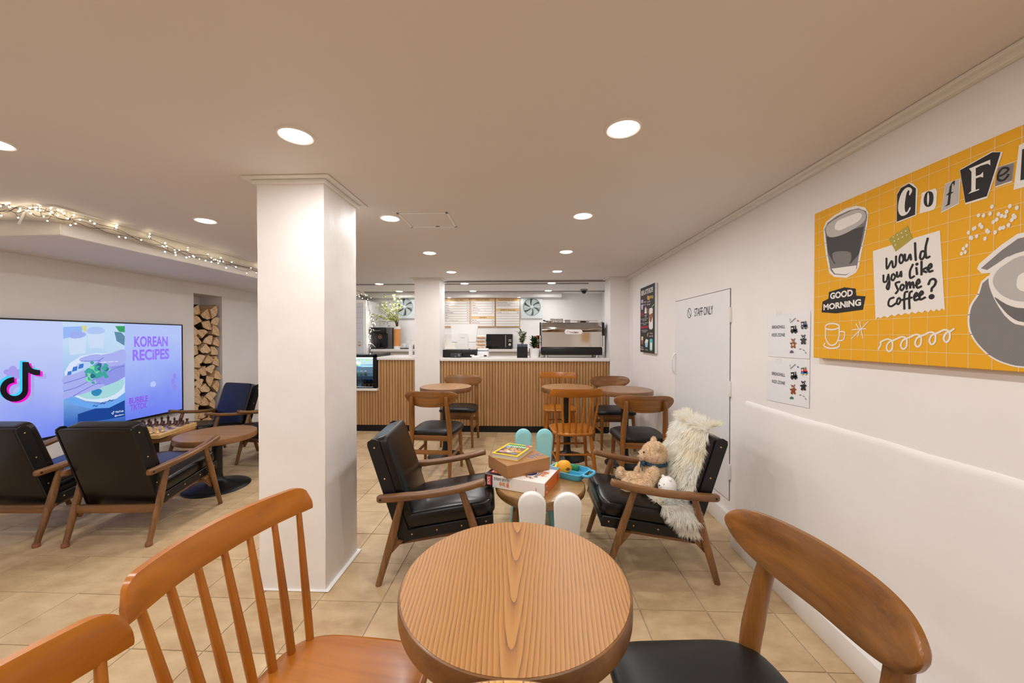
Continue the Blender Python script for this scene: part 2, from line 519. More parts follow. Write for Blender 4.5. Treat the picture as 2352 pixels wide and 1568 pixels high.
for a, b in (((1.325, Y_FRONT, H_CEIL - 0.028), (X_R, Y_BAR, H_CEIL)), ((1.305, Y_FRONT, H_CEIL - 0.012), (1.33, Y_BAR, H_CEIL))):
    cr.span(a, b, 0.003, 1)
struct('trim_2', cr, M_TRIM)

# left wall with the firewood niche
NY0, NY1, NZ1 = 4.25, 4.66, 1.80
lw = MB()
lw.span((X_L - 0.1, Y_FRONT, 0), (X_L, NY0, 2.17)); lw.span((X_L - 0.1, NY1, 0), (X_L, Y_BACK, 2.17)); lw.span((X_L - 0.1, NY0, NZ1), (X_L, NY1, 2.17))
lw.span((X_L - 0.32, NY0 - 0.02, 0), (X_L - 0.30, NY1 + 0.02, NZ1 + 0.02))
lw.span((X_L - 0.30, NY0 - 0.02, 0), (X_L - 0.1, NY0, NZ1)); lw.span((X_L - 0.30, NY1, 0), (X_L - 0.1, NY1 + 0.02, NZ1)); lw.span((X_L - 0.3, NY0, NZ1), (X_L - 0.1, NY1, NZ1 + 0.02))
struct('wall_left', lw, M_WALL)
struct('baseboard_left', MB().span((X_L, Y_FRONT, 0), (X_L + 0.014, NY0, 0.10), 0.004, 2).span((X_L, NY1, 0), (X_L + 0.014, Y_BACK, 0.10), 0.004, 2), M_TRIM)
struct('wall_back', MB().span((X_L, Y_BACK, 0), (X_R, Y_BACK + 0.1, 2.17)), M_WALL)
struct('wall_front', MB().span((X_L, Y_FRONT - 0.1, 0), (X_R, Y_FRONT, 2.17)), M_WALL)

# pillars, with hand-plastered faces, crown plates and caulked feet
def pillar(name, x0, x1, y0, y1, base=True):
    m = MB(); N = 26; NZ = 60
    per = []
    for k in range(N): per.append((x0 + (x1 - x0) * k / N, y0, 0, -1))
    for k in range(N): per.append((x1, y0 + (y1 - y0) * k / N, 1, 0))
    for k in range(N): per.append((x1 - (x1 - x0) * k / N, y1, 0, 1))
    for k in range(N): per.append((x0, y1 - (y1 - y0) * k / N, -1, 0))
    def fn(u, v):
        k = int(round(v * len(per))) % len(per); x, y, nx, ny = per[k]; z = H_CEIL * u
        d = 0.0022 * mnoise.noise(Vector((x * 9, y * 9, z * 7))) + 0.0012 * mnoise.noise(Vector((x * 31, y * 31, z * 24)))
        return (x + nx * d, y + ny * d, z)
    m.grid(fn, NZ, len(per), True)
    p = struct(name, m, M_WALL, 35)
    t = MB()
    for e, z0, z1 in ((0.05, H_CEIL - 0.009, H_CEIL), (0.018, H_CEIL - 0.03, H_CEIL - 0.009)):
        t.span((x0 - e, y0 - e, z0), (x1 + e, y1 + e, z1), 0.003, 1)
    t.build('crown', M_TRIM, p)
    if base:
        MB().span((x0 - 0.016, y0 - 0.012, 0), (x1 + 0.02, y1 + 0.02, 0.006), 0.003, 1).build('caulk', M_TRIM, p)
    return p
pillar('pillar', -1.345, -1.005, 1.805, 2.15)
pillar('pillar', -1.495, -1.158, 4.90, 5.21)
pillar('pier', 1.098, X_R + 0.02, 4.90, 5.25)
# lintel strip and ceiling slots over the bar
ct = MB()
ct.span((-1.158, 5.13, H_CEIL - 0.022), (1.098, 5.15, H_CEIL))
ct.span((-2.9, 5.40, H_CEIL - 0.010), (0.9, 5.45, H_CEIL - 0.0))
ct.span((-2.9, 6.30, H_CEIL - 0.012), (X_R, 6.35, H_CEIL - 0.0))
struct('trim_3', ct, mat('slot_grey', (150, 146, 142), 0.6))
struct('trim_4', MB().span((-2.93, 6.52, 1.985), (0.62, Y_BACK, H_CEIL), 0.004, 1), M_WALL)

# ceiling hatch
h = thing('access_hatch', 'flat white access hatch panel set in the ceiling', 'hatch', (-0.66, 2.47, H_CEIL), room=True)
hx0, hx1, hy0, hy1 = -0.825, -0.495, 2.32, 2.63
fr = MB()
for a, b in (((hx0, hy0), (hx1, hy0 + 0.018)), ((hx0, hy1 - 0.018), (hx1, hy1)), ((hx0, hy0), (hx0 + 0.018, hy1)), ((hx1 - 0.018, hy0), (hx1, hy1))):
    fr.span((a[0], a[1], H_CEIL - 0.005), (b[0], b[1], H_CEIL), 0.0015, 1)
fr.build('frame', M_TRIM, h)
MB().span((hx0 + 0.02, hy0 + 0.02, H_CEIL - 0.003), (hx1 - 0.02, hy1 - 0.02, H_CEIL)).build('panel', M_CEIL, h)
MB().span((-0.64, hy1 - 0.03, H_CEIL - 0.006), (-0.615, hy1 - 0.022, H_CEIL - 0.003)).build('latch', M_DARK, h)

# staff door in the right wall
dr = MB().span((X_R - 0.006, 2.505, 0.19), (X_R, 3.405, 1.592), 0.001, 1)
door = struct('door_1', dr, mat('door_paint', (238, 238, 240), 0.32))
MB().span((X_R - 0.0022, 2.501, 0.186), (X_R - 0.0002, 3.409, 1.5965)).build('door_gap', mat('gap_grey', (96, 90, 88), 0.9), door)
hp = smooth_path([(X_R - 0.006, 3.385, 1.13), (X_R - 0.03, 3.387, 1.10), (X_R - 0.04, 3.388, 1.04), (X_R - 0.03, 3.387, 0.975), (X_R - 0.006, 3.385, 0.945)], 6)
MB().tube(hp, 0.0075, 10).build('handle', M_WHITEPL, door)
for z in (1.42, 0.93, 0.38):
    MB().span((X_R - 0.014, 2.488, z - 0.05), (X_R, 2.512, z + 0.05), 0.002, 1).tube([(X_R - 0.012, 2.499, z - 0.055), (X_R - 0.012, 2.499, z + 0.055)], 0.006, 8).build('hinge', M_TRIM, door)
pn = Panel((X_R - 0.0062, 3.12, 1.40), (0, -1, 0), (0, 0, 1))
INK = mat('ink_black', (24, 22, 22), 0.6)
a = on_x(1596, 722, X_R - 0.006); b = on_x(1625, 718, X_R - 0.006)
pu, pv = pn.uv(a); pu2, _ = pn.uv(b)
pn.text('STAFF ONLY', pu - 0.005, pv - 0.015, 0.066, INK, fit=(pu2 - pu) * 1.42, part='lettering')
_c = pn.uv(on_x(1583.5, 719, X_R - 0.006))
pn.stroke([(_c[0] + 0.034 * cos(t), _c[1] + 0.038 * sin(t)) for t in [2 * pi * k / 28 for k in range(28)]], 0.006, INK, closed=True, part='lettering')
pn.stroke([(_c[0] - 0.022, _c[1] + 0.027), (_c[0] + 0.022, _c[1] - 0.027)], 0.006, INK, part='lettering')
pn.flush(door)

# =================================================================== DOWNLIGHTS
M_LENS = mat('lamp_lens', (255, 255, 255), 0.4, emit=(255, 248, 238), strength=LENS_GLOW)
_ring = MB().lathe([(0.052, -0.004), (0.062, -0.007), (0.067, -0.004), (0.068, 0.0)], 40, caps=False).mesh('trim_ring', M_TRIM)
_lens = MB().lathe([(0.0, -0.012), (0.03, -0.0115), (0.047, -0.009), (0.055, -0.003)], 40, caps=False).mesh('lens', M_LENS)
def downlight(x, y, label, power=LAMP_W, s=1.0):
    t = thing('downlight', label, 'ceiling light', (x, y, H_CEIL), group='round downlights in the ceiling')
    place('trim_ring', _ring, t); place('lens', _lens, t)
    ld = bpy.data.lights.new('downlight_lamp', 'AREA'); ld.shape = 'DISK'; ld.size = 0.10; ld.energy = power; ld.color = LAMP_COL
    lo = bpy.data.objects.new('lamp', ld); COL.objects.link(lo); lo.parent = t; lo.location = (0, 0, -0.016)
    t.scale = (s, s, s)
    return t
DL = 'round white downlight glowing in the ceiling'
for y in (1.42, 2.42, 3.42, 4.42, 5.36, 6.22):
    for x in (-2.16, -0.90, 0.365):
        if x < -2 and y in (3.42, 4.42): pass
        downlight(x, y, DL + (' over the coffee bar' if y > 5 else ' of the seating room'), LAMP_W * (0.7 if y > 5 else 1.0))
for y in (0.43, -0.6, -1.6):
    for x in (-2.16, -0.90, 0.365):
        downlight(x, y, DL + ' of the seating room')
for x in (-1.38, -0.13):
    t = downlight(x, 6.58, 'tiny round spotlight in the bulkhead above the menu boards', 0.15, 0.5)
    t.location.z = 1.985

# =================================================================== DUCT AND STRING LIGHTS
du = MB()
dp = smooth_path([(X_L + 0.05, 2.175, 2.045), (-3.4, 2.172, 2.05), (-3.08, 2.175, 2.052), (-2.93, 2.24, 2.05), (-2.885, 2.40, 2.048), (-2.885, 2.9, 2.03), (-2.88, 3.4, 2.045), (-2.885, 4.2, 2.045), (-2.885, 5.4, 2.045), (-2.885, 6.6, 2.045)], 40)
du.tube(dp, [0.056 + 0.0016 * sin(i * 2.2) + 0.003 * sin(i * 0.07) for i in range(len(dp))], 16)
du.build('air_duct', mat('duct_white', (232, 226, 214), 0.5), None, 60, label='white flexible ribbed air duct lying along the soffit edge', cat='duct')
MB().box((-3.045, 2.13, 2.005), (0.008, 0.008, 0.11), 0.001, 1, Matrix.Translation((-3.045, 2.13, 2.005)) @ Euler((0, 0.5, 0)).to_matrix().to_4x4() @ Matrix.Translation((3.045, -2.13, -2.005))).build('duct_strap', M_WHITEPL, bpy.data.objects['air_duct'])

M_WIRE = mat('fairy_wire', (40, 34, 26), 0.6)
M_BULB = mat('fairy_bulb', (255, 250, 240), 0.4, emit=(255, 238, 205), strength=16.0)
M_BULB.cycles.emission_sampling = 'NONE'
bulb_me = MB().lathe([(0.0, -0.0042), (0.003, -0.003), (0.0043, 0.0), (0.003, 0.003), (0.0, 0.0042)], 8).mesh('bulb', M_BULB)
def garland(name, label, path, nb, spread, seed, nrm, strands=2):
    rg = random.Random(seed)
    t = thing(name, label, 'string lights', path[0], room=True)
    wires = MB(); P = smooth_path(path, 24)
    for s in range(strands):
        ph = rg.uniform(0, 6)
        Q = [p + Vector(nrm) * 0.012 + Vector((0, 0, spread * 0.6 * sin(i * 0.11 + ph + s * 2.4) + spread * 0.25 * sin(i * 0.37 + ph))) for i, p in enumerate(P)]
        wires.tube(Q, 0.0015, 5)
        for b in range(nb // strands):
            i = rg.randrange(1, len(Q) - 1); tw = Vector((rg.uniform(-1, 1) * 0.03 * (1 - abs(nrm[0])), rg.uniform(-0.03, 0.03) * (1 - abs(nrm[1])), rg.uniform(-0.035, 0.04))) + Vector(nrm) * rg.uniform(0.004, 0.02)
            e = Q[i] + tw
            wires.tube([Q[i], (Q[i] + e) / 2 + Vector((0, 0, 0.004)), e], 0.0011, 4)
            o = place('bulb', bulb_me, t, loc=e); k = rg.uniform(0.8, 1.25); o.scale = (k, k, k)
    wires.build('wire', M_WIRE, t)
    return t
garland('string_lights', 'warm fairy lights on dark wire strung along the soffit face',
        [(-3.9, 2.19, 2.0), (-3.45, 2.185, 1.985), (-3.2, 2.11, 2.03), (-3.0, 2.085, 2.03), (-2.87, 2.16, 2.01), (-2.81, 2.36, 2.0), (-2.795, 2.75, 1.965), (-2.80, 3.0, 1.96), (-2.80, 3.35, 1.955), (-2.80, 3.8, 1.96), (-2.80, 4.3, 1.965), (-2.80, 5.0, 1.96), (-2.80, 6.0, 1.975), (-2.80, 6.6, 1.97)],
        150, 0.032, 5, (0.5, -0.3, 0), 3)
garland('string_lights', 'fairy lights hanging down beside the tall white freezer',
        [(-3.05, 6.05, 1.945), (-2.84, 6.04, 1.95), (-2.66, 6.06, 1.94), (-2.655, 6.2, 1.70), (-2.60, 6.25, 1.50), (-2.63, 6.2, 1.40), (-2.66, 6.2, 1.22), (-2.66, 6.2, 1.11)],
        64, 0.02, 9, (0, -1, 0), 2)

# =================================================================== CHAIRS AND TABLES
WALNUT = ((150, 97, 42), (104, 64, 26))
HONEY = ((186, 112, 20), (148, 80, 10))
OAKD = ((140, 98, 58), (84, 52, 28))
def W(n, pal, ax, **k): return wood(n, pal[0], pal[1], ax, **k)

# ---- dining chair with a half-moon walnut back and a black seat; front is +Y
def half_moon_back(mb, w=0.242, zc=0.748, top=0.050, bot=0.092, y0=-0.238, bend=0.062, th=0.024, rake=0.16):
    nu, nv = 40, 10
    def pt(u, v, side):
        s = sin(u * pi / 2)
        c4 = max(0.0, 1 - abs(s) ** 6) ** 0.5; c2 = max(0.0, 1 - abs(s) ** 2.8) ** 0.6
        zt = zc + top * c4; zb = zc - bot * c2
        z = zb + (zt - zb) * v
        edge = min(1.0, 3.0 * min(v, 1 - v) + 0.55) * min(1.0, 2.2 * sqrt(max(0.0, 1 - abs(s))) + 0.6)
        y = y0 + bend * s * s - rake * (z - zc) + side * th / 2 * edge
        return (w * s, y, z)
    for side in (1, -1):
        mb.grid(lambda a, b: pt(2 * a - 1, b, side), nu, nv)
    for v in (0.0, 1.0):
        mb.grid(lambda a, b: tuple(Vector(pt(2 * a - 1, v, 1)) * (1 - b) + Vector(pt(2 * a - 1, v, -1)) * b), nu, 1)
    return mb
def seat_outline(wf, wr, yf, yr, n=40, e=0.42):
    out = []
    for k in range(n):
        a = 2 * pi * k / n
        sx = math.copysign(abs(cos(a)) ** e, cos(a)); sy = math.copysign(abs(sin(a)) ** e, sin(a))
        y = (yf + yr) / 2 + (yf - yr) / 2 * sy
        t = (y - yr) / (yf - yr)
        out.append((sx * (wr + (wf - wr) * t), y))
    return out
def pad(mb, outline, zf, thick, dome=0.012, rings=7):
    """soft seat over an outline; zf(x, y) gives the height of the top"""
    n = len(outline); cx = sum(p[0] for p in outline) / n; cy = sum(p[1] for p in outline) / n
    vs = []; fs = []
    prof = [(0.965, -thick), (1.0, -thick * 0.72), (1.005, -thick * 0.42), (0.985, -thick * 0.16), (0.94, -0.002), (0.86, dome * 0.35), (0.7, dome * 0.7), (0.45, dome * 0.92), (0.2, dome)]
    for s, dz in prof:
        for x, y in outline:
            px, py = cx + (x - cx) * s, cy + (y - cy) * s
            vs.append((px, py, zf(px, py) + dz))
    m = len(prof)
    vs.append((cx, cy, zf(cx, cy) + dome)); c_top = len(vs) - 1
    for i in range(m - 1):
        for k in range(n):
            k2 = (k + 1) % n
            fs.append((i * n + k, i * n + k2, (i + 1) * n + k2, (i + 1) * n + k))
    for k in range(n): fs.append(((m - 1) * n + k, (m - 1) * n + (k + 1) % n, c_top))
    fs.append(tuple(reversed(range(n))))
    return mb.add(vs, fs)

def make_dining_chair():
    t = thing('dining_chair', 'x', 'chair')
    half_moon_back(MB()).build('backrest', W('walnut_satin', WALNUT, 'X', grain=34, rough=0.3, coat=0.3), t, 50)
    zf = lambda x, y: 0.446 - 0.9 * max(0, abs(x) - 0.10) ** 2 * 1.2 + 0.05 * max(0.0, y) * 0.2
    pad(MB(), seat_outline(0.228, 0.20, 0.215, -0.205), zf, 0.04).build('seat', M_VINYL_DULL, t, 60)
    wz = W('walnut_satin', WALNUT, 'Z', grain=30); wx = W('walnut_satin', WALNUT, 'X', grain=34, rough=0.3, coat=0.3); wy = W('walnut_satin', WALNUT, 'Y', grain=30)
    for s in (-1, 1):
        MB().tube([(s * 0.172, 0.165, 0.402), (s * 0.176, 0.172, 0.30), (s * 0.186, 0.19, 0.0)], [0.019, 0.0185, 0.0125], 14).build('leg', wz, t)
        pth = smooth_path([(s * 0.183, -0.235, 0.0), (s * 0.178, -0.205, 0.22), (s * 0.172, -0.192, 0.40), (s * 0.165, -0.21, 0.55), (s * 0.156, -0.240, 0.70), (s * 0.154, -0.247, 0.752)], 5)
        n = len(pth)
        MB().tube(pth, [0.0125 + 0.011 * max(0, 1 - abs(i / n - 0.5) / 0.5) ** 0.8 for i in range(n)], 14, flat=1.25, up=(0, 1, 0)).build('leg', wz, t)
        MB().tube([(s * 0.18, 0.175, 0.215), (s * 0.179, -0.205, 0.195)], [0.0105, 0.0105], 10, flat=1.3).build('stretcher', wy, t)
        MB().box((s * 0.172, -0.01, 0.375), (0.02, 0.36, 0.05), 0.004).build('seat_rail', wy, t)
    MB().box((0, 0.162, 0.378), (0.34, 0.02, 0.048), 0.004).build('seat_rail', wx, t)
    MB().box((0, -0.19, 0.378), (0.34, 0.02, 0.048), 0.004).build('seat_rail', wx, t)
    MB().box((0, -0.206, 0.255), (0.34, 0.016, 0.04), 0.004).build('stretcher', wx, t)
    return t
# ---- honey spindle-back chair; front is +Y
def make_spindle_chair():
    t = thing('spindle_chair', 'x', 'chair')
    hx = W('honey_wood', HONEY, 'X', grain=18, rough=0.32, coat=0.2, pore=0.25); hz = W('honey_wood', HONEY, 'Z', grain=18, rough=0.3, coat=0.3, pore=0.25); hy = W('honey_wood', HONEY, 'Y', grain=18, rough=0.32, coat=0.2, pore=0.25)
    ol = seat_outline(0.212, 0.185, 0.21, -0.205, 44, 0.5)
    zf = lambda x, y: 0.432 - 0.010 * math.exp(-((x * x) / 0.02 + (y * y) / 0.02))
    pad(MB(), ol, zf, 0.03, 0.001).build('seat', hy, t, 50)
    # top rail: curved, rounded ends
    def rail(u, side, v):
        x = 0.232 * u; e = abs(u)
        xo = max(0.0, 0.232 * e - 0.194); zt = 0.828 - (0.038 - sqrt(max(0.0, 0.038 ** 2 - xo * xo))); zb = 0.752 + 0.006 * e
        z = zb + (zt - zb) * v
        y = -0.272 + 0.052 * u * u - 0.22 * (z - 0.785)
        k = (0.6 + 0.4 * min(1, 4 * min(v, 1 - v))) * (0.7 + 0.3 * min(1, (1 - e) * 12))
        return Vector((x, y + side * 0.0125 * k, z))
    m = MB(); nu, nv = 60, 6
    for sd in (1, -1): m.grid(lambda a, b: tuple(rail(2 * a - 1, sd, b)), nu, nv)
    for v in (0.0, 1.0): m.grid(lambda a, b: tuple(rail(2 * a - 1, 1, v) * (1 - b) + rail(2 * a - 1, -1, v) * b), nu, 1)
    for u in (-1, 1): m.grid(lambda a, b: tuple(rail(u, 1, a) * (1 - b) + rail(u, -1, a) * b), nv, 1)
    m.build('top_rail', hx, t, 45)
    for i in range(7):
        q = (i - 3) / 3.0
        a = Vector((0.158 * q, -0.182 + 0.022 * q * q, 0.425)); b = rail(q * 0.86, 0, 0.12)
        MB().tube([a, a.lerp(b, 0.35), b], [0.0105, 0.0108, 0.0075], 12).build('spindle', hz, t)
    for s in (-1, 1):
        MB().tube([(s * 0.145, 0.145, 0.408), (s * 0.160, 0.172, 0.22), (s * 0.178, 0.205, 0.0)], [0.015, 0.0185, 0.011], 14).build('leg', hz, t)
        MB().tube([(s * 0.142, -0.14, 0.408), (s * 0.158, -0.178, 0.22), (s * 0.176, -0.222, 0.0)], [0.015, 0.0185, 0.011], 14).build('leg', hz, t)
        MB().tube([(s * 0.165, 0.18, 0.17), (s * 0.165, -0.185, 0.19)], 0.0095, 10).build('stretcher', hy, t)
    MB().tube([(-0.16, 0.17, 0.235), (0.16, 0.17, 0.235)], 0.0095, 10).build('stretcher', hx, t)
    MB().tube([(-0.158, -0.178, 0.235), (0.158, -0.178, 0.235)], 0.0095, 10).build('stretcher', hx, t)
    return t
# ---- lounge armchair, black vinyl on an oak frame; front is +Y
def make_armchair():
    t = thing('lounge_armchair', 'x', 'armchair')
    wy = W('oak_brown', OAKD, 'Y', grain=30, pore=0.8); wz = W('oak_brown', OAKD, 'Z', grain=30, pore=0.8); wx = W('oak_brown', OAKD, 'X', grain=30, pore=0.8)
    # seat: tilted board with a puffed cushion
    tilt = math.atan2(0.066, 0.46)
    Ms = Matrix.Translation((0, 0.066, 0.288)) @ Euler((tilt, 0, 0)).to_matrix().to_4x4()
    def puff(p):
        if p.z > 0: p.z += 0.018 * (1 - (p.x / 0.22) ** 2) * (1 - (p.y / 0.25) ** 2)
        return p
    MB().superell((0, 0, 0.047), (0.218, 0.256, 0.048), 0.32, 0.22, 16, 48, Ms, puff).build('seat_cushion', M_VINYL, t, 70)
    sb = MB().box((0, -0.008, -0.022), (0.428, 0.49, 0.05), 0.012, 2, Ms).build('seat_board', M_VINYL, t)
    for s in (-1, 1):
        st = MB().box((s * 0.217, -0.008, -0.018), (0.01, 0.49, 0.058), 0.004, 1, Ms).build('seat_side_strip', M_VINYL_DULL, t)
        for k in (-0.19, -0.06, 0.07, 0.2):
            MB().superell((s * 0.2225, k, -0.016), (0.003, 0.005, 0.005), 1, 1, 6, 8, Ms).build('tack', M_BRASS, st)
    # back
    ln = math.atan2(0.17, 0.53)
    Mb = Matrix.Translation((0, -0.225, 0.475)) @ Euler((ln, 0, 0)).to_matrix().to_4x4()
    def puffb(p):
        if p.y > 0: p.y += 0.022 * (1 - (p.x / 0.22) ** 2) * (1 - (p.z / 0.29) ** 2)
        return p
    MB().superell((0, 0.022, 0.0), (0.214, 0.04, 0.282), 0.16, 0.22, 40, 48, Mb, puffb).build('back_cushion', M_VINYL, t, 70)
    MB().box((0, -0.028, -0.002), (0.43, 0.03, 0.562), 0.013, 3, Mb).build('back_board', M_VINYL, t)
    for s in (-1, 1):
        st = MB().prism([(-0.043, -0.28), (0.018, -0.28), (0.018, 0.262), (0.008, 0.278), (-0.012, 0.286), (-0.036, 0.28), (-0.043, 0.262)], s * 0.213, s * 0.2225, lambda a, b, c: Mb @ Vector((c, a, b))).build('back_side_strip', M_VINYL_DULL, t)
        for k in (0.24, 0.07, -0.12):
            MB().superell((s * 0.224, -0.012, k), (0.003, 0.005, 0.005), 1, 1, 6, 8, Mb).build('tack', M_BRASS, st)
    # frame
    for s in (-1, 1):
        ap = smooth_path([(s * 0.250, -0.288, 0.447), (s * 0.252, -0.20, 0.452), (s * 0.256, -0.02, 0.468), (s * 0.258, 0.13, 0.492), (s * 0.256, 0.225, 0.515), (s * 0.254, 0.262, 0.523)], 5)
        n = len(ap)
        wd = [0.015 + 0.010 * min(1.0, i / (n * 0.35)) * min(1.0, (n - 1 - i) / (n * 0.18) + 0.45) for i in range(n)]
        m = MB(); vs = []; fs = []; sg = 16
        for i, p in enumerate(ap):
            tg = (ap[min(i + 1, n - 1)] - ap[max(i - 1, 0)]).normalized(); up = Vector((1, 0, 0)).cross(tg); up.normalize()
            if up.z < 0: up = -up
            hh = 0.019 if i < n * 0.3 else 0.0165
            for k in range(sg):
                a = 2 * pi * k / sg
                cx_ = math.copysign(abs(cos(a)) ** 0.55, cos(a)); sx_ = math.copysign(abs(sin(a)) ** 0.55, sin(a))
                ends = 0.72 if i in (0, n - 1) else 1.0
                vs.append(p + Vector((1, 0, 0)) * (wd[i] * cx_ * ends) + up * (hh * sx_ * ends))
        for i in range(n - 1):
            for k in range(sg): fs.append((i * sg + k, i * sg + (k + 1) % sg, (i + 1) * sg + (k + 1) % sg, (i + 1) * sg + k))
        fs.append(tuple(range(sg))); fs.append(tuple((n - 1) * sg + k for k in range(sg)))
        m.add(vs, fs)
        arm = m.build('armrest', wy, t, 50)
        MB().tube([(s * 0.262, -0.268, 0.448), (s * 0.269, -0.268, 0.448)], 0.0055, 10).build('bolt_hole', M_BLACK, arm)
        MB().tube([(s * 0.254, 0.14, 0.482), (s * 0.252, 0.2, 0.30), (s * 0.248, 0.295, 0.0)], [0.016, 0.0205, 0.0145], 14, flat=0.85).build('leg', wz, t)
        MB().tube([(s * 0.254, -0.165, 0.44), (s * 0.251, -0.21, 0.26), (s * 0.246, -0.285, 0.0)], [0.017, 0.0215, 0.015], 14, flat=0.85).build('leg', wz, t)
        MB().box((s * 0.19, 0.0, 0.222), (0.022, 0.40, 0.03), 0.004, 1, Matrix.Translation((0, 0, 0.222)) @ Euler((tilt, 0, 0)).to_matrix().to_4x4() @ Matrix.Translation((0, 0, -0.222))).build('side_rail', wy, t)
        MB().prism([(-0.232, 0.235), (-0.222, 0.155), (-0.165, 0.215)], s * 0.215, s * 0.237, lambda a, b, c: Vector((c, a, b))).build('gusset', wy, t)
        MB().prism([(0.218, 0.26), (0.226, 0.16), (0.15, 0.25)], s * 0.215, s * 0.237, lambda a, b, c: Vector((c, a, b))).build('gusset', wy, t)
    MB().box((0, -0.222, 0.205), (0.48, 0.022, 0.05), 0.005).build('rear_rail', wx, t)
    MB().box((0, 0.2, 0.232), (0.46, 0.022, 0.05), 0.005).build('front_rail', wx, t)
    return t
# ---- round pedestal table
def make_table(name, r, h, mt_top, mt_edge, base_r=0.195, label='x', cat='table'):
    t = thing(name, label, cat)
    th = 0.048
    top = MB().lathe([(0.0, h - th), (r - 0.006, h - th), (r - 0.001, h - th + 0.004), (r, h - th + 0.01), (r, h - 0.006), (r - 0.002, h - 0.0015), (r - 0.006, h)], 96).build('edge_band', mt_edge, t, 40)
    MB().lathe([(r - 0.0055, h - 0.004), (r - 0.0055, h + 0.0004)], 96).build('tabletop', mt_top, t, 40)
    MB().lathe([(0.037, 0.03), (0.037, h - th - 0.012), (0.09, h - th - 0.010), (0.09, h - th)], 32).build('column', M_BLACK, t, 40)
    MB().lathe([(base_r, 0.0), (base_r + 0.002, 0.006), (base_r - 0.006, 0.014), (base_r * 0.8, 0.022), (base_r * 0.45, 0.038), (0.06, 0.056), (0.042, 0.075), (0.038, 0.11)], 64).build('base', M_BLACK, t, 60)
    return t
M_TOP_A = ash_top('ash_honey_top', (178, 126, 64), (160, 106, 48), (114, 76, 42))
M_TOP_B = ash_top('zebra_ash_top', (214, 168, 98), (196, 150, 78), (96, 72, 42))
E_TAN = W('edge_tan', ((138, 94, 50), (100, 64, 32)), 'X', grain=20)
for _ax in 'X':
    T_TAN = W('top_tan', ((172, 124, 72), (146, 100, 54)), 'Y', grain=24)
    T_BRN = W('top_brown', ((158, 118, 82), (132, 94, 62)), 'X', grain=24)
    E_BRN = W('edge_brown', ((146, 102, 62), (116, 78, 46)), 'X', grain=20)

t = make_table('round_table', 0.258, 0.72, M_TOP_A, E_TAN, label='tan ash cafe table with bold straight grain touching the zebra-grained table')
t.location = (-0.026, 0.844, 0)
t = make_table('round_table', 0.262, 0.735, M_TOP_B, E_TAN, label='cafe table with dark-striped zebra grain top', cat='table')
t.location = (-0.02, 0.315, 0)
t = make_table('round_table', 0.272, 0.75, T_TAN, E_TAN, label='tan cafe table between two black-seated chairs in front of the white bar pillar')
t.location = (-0.857, 3.92, 0)
t = make_table('round_table', 0.272, 0.75, T_TAN, E_TAN, label='tan cafe table between two honey spindle chairs by the bar')
t.location = (0.43, 3.93, 0)
t = make_table('round_table', 0.272, 0.752, T_BRN, E_BRN, label='brown cafe table beside the wall near the black recipe poster')
t.location = (0.99, 3.76, 0)
t = make_table('coffee_table', 0.285, 0.46, T_BRN, E_BRN, 0.235, 'low bare brown pedestal table next to the chess table')
t.location = (-2.63, 3.04, 0)
t = make_table('coffee_table', 0.285, 0.455, T_TAN, E_TAN, 0.235, 'low pedestal table carrying the chess board')
t.location = (-3.235, 3.08, 0)

dc = make_dining_chair()
dc['label'] = 'black-seated walnut chair drawn up to the tan table with bold straight grain'
dc.location = (0.438, 0.832, 0); dc.rotation_euler = (0, 0, radians(97))
GD = 'half-moon back dining chairs'; dc['group'] = GD
dup(dc, (0.40, 0.27, 0), radians(90), 'black-seated walnut chair at the zebra-striped table')
dup(dc, (-0.835, 3.44, 0), radians(-4), 'black-seated walnut chair with its back to the room before the pillar table')
dup(dc, (-0.80, 4.43, 0), radians(178), 'black-seated walnut chair between the pillar table and the slatted counter')
dup(dc, (0.975, 3.27, 0), radians(-2), 'black-seated walnut chair beside the sheepskin armchair, back to the room')
dup(dc, (1.02, 4.36, 0), radians(182), 'black-seated walnut chair against the wall pier under the recipe poster')
sc = make_spindle_chair()
GS = 'honey spindle-back chairs'
sc['label'] = 'honey spindle chair drawn up to the tan table with bold straight grain'; sc['group'] = GS
sc.location = (-0.468, 0.825, 0); sc.rotation_euler = (0, 0, radians(-98))
dup(sc, (-0.445, 0.355, 0), radians(-90), 'honey spindle chair at the zebra-striped table')
dup(sc, (0.425, 3.46, 0), radians(3), 'honey spindle chair with its back to the room before the bar tables')
dup(sc, (0.40, 4.50, 0), radians(180), 'honey spindle chair between its table and the slatted counter')
ac = make_armchair()
GA = 'black vinyl lounge armchairs'
ac['label'] = 'black vinyl armchair with bare seat beside the thick white pillar and the toy table'; ac['group'] = GA
ac.location = (-0.50, 2.13, 0); ac.rotation_euler = (0, 0, radians(-84))
RA = dup(ac, (0.70, 2.18, 0), radians(90), 'black vinyl armchair draped with a cream sheepskin')
LC = dup(ac, (-2.565, 2.42, 0), radians(4), 'black vinyl armchair turned to the low bare brown table')
LD = dup(ac, (-3.225, 2.39, 0), radians(2), 'black vinyl armchair in front of the television, turned to the chess table')
LE = dup(ac, (-3.31, 3.80, 0), radians(180 - 14), 'black vinyl armchair beside the firewood niche across the chess table')
LF = dup(ac, (-2.60, 3.82, 0), radians(180 - 10), 'black vinyl armchair half hidden behind the thick white pillar')
# rubber feet on the two armchairs facing the television wall
for ch in (LC, LD):
    for s in (-1, 1):
        MB().lathe([(0.017, 0.0), (0.0185, 0.004), (0.0178, 0.022), (0.0165, 0.024)], 14, (s * 0.246, -0.2815, 0.0)).build('rubber_foot', mat('rubber_tan', (140, 92, 66), 0.7), ch)

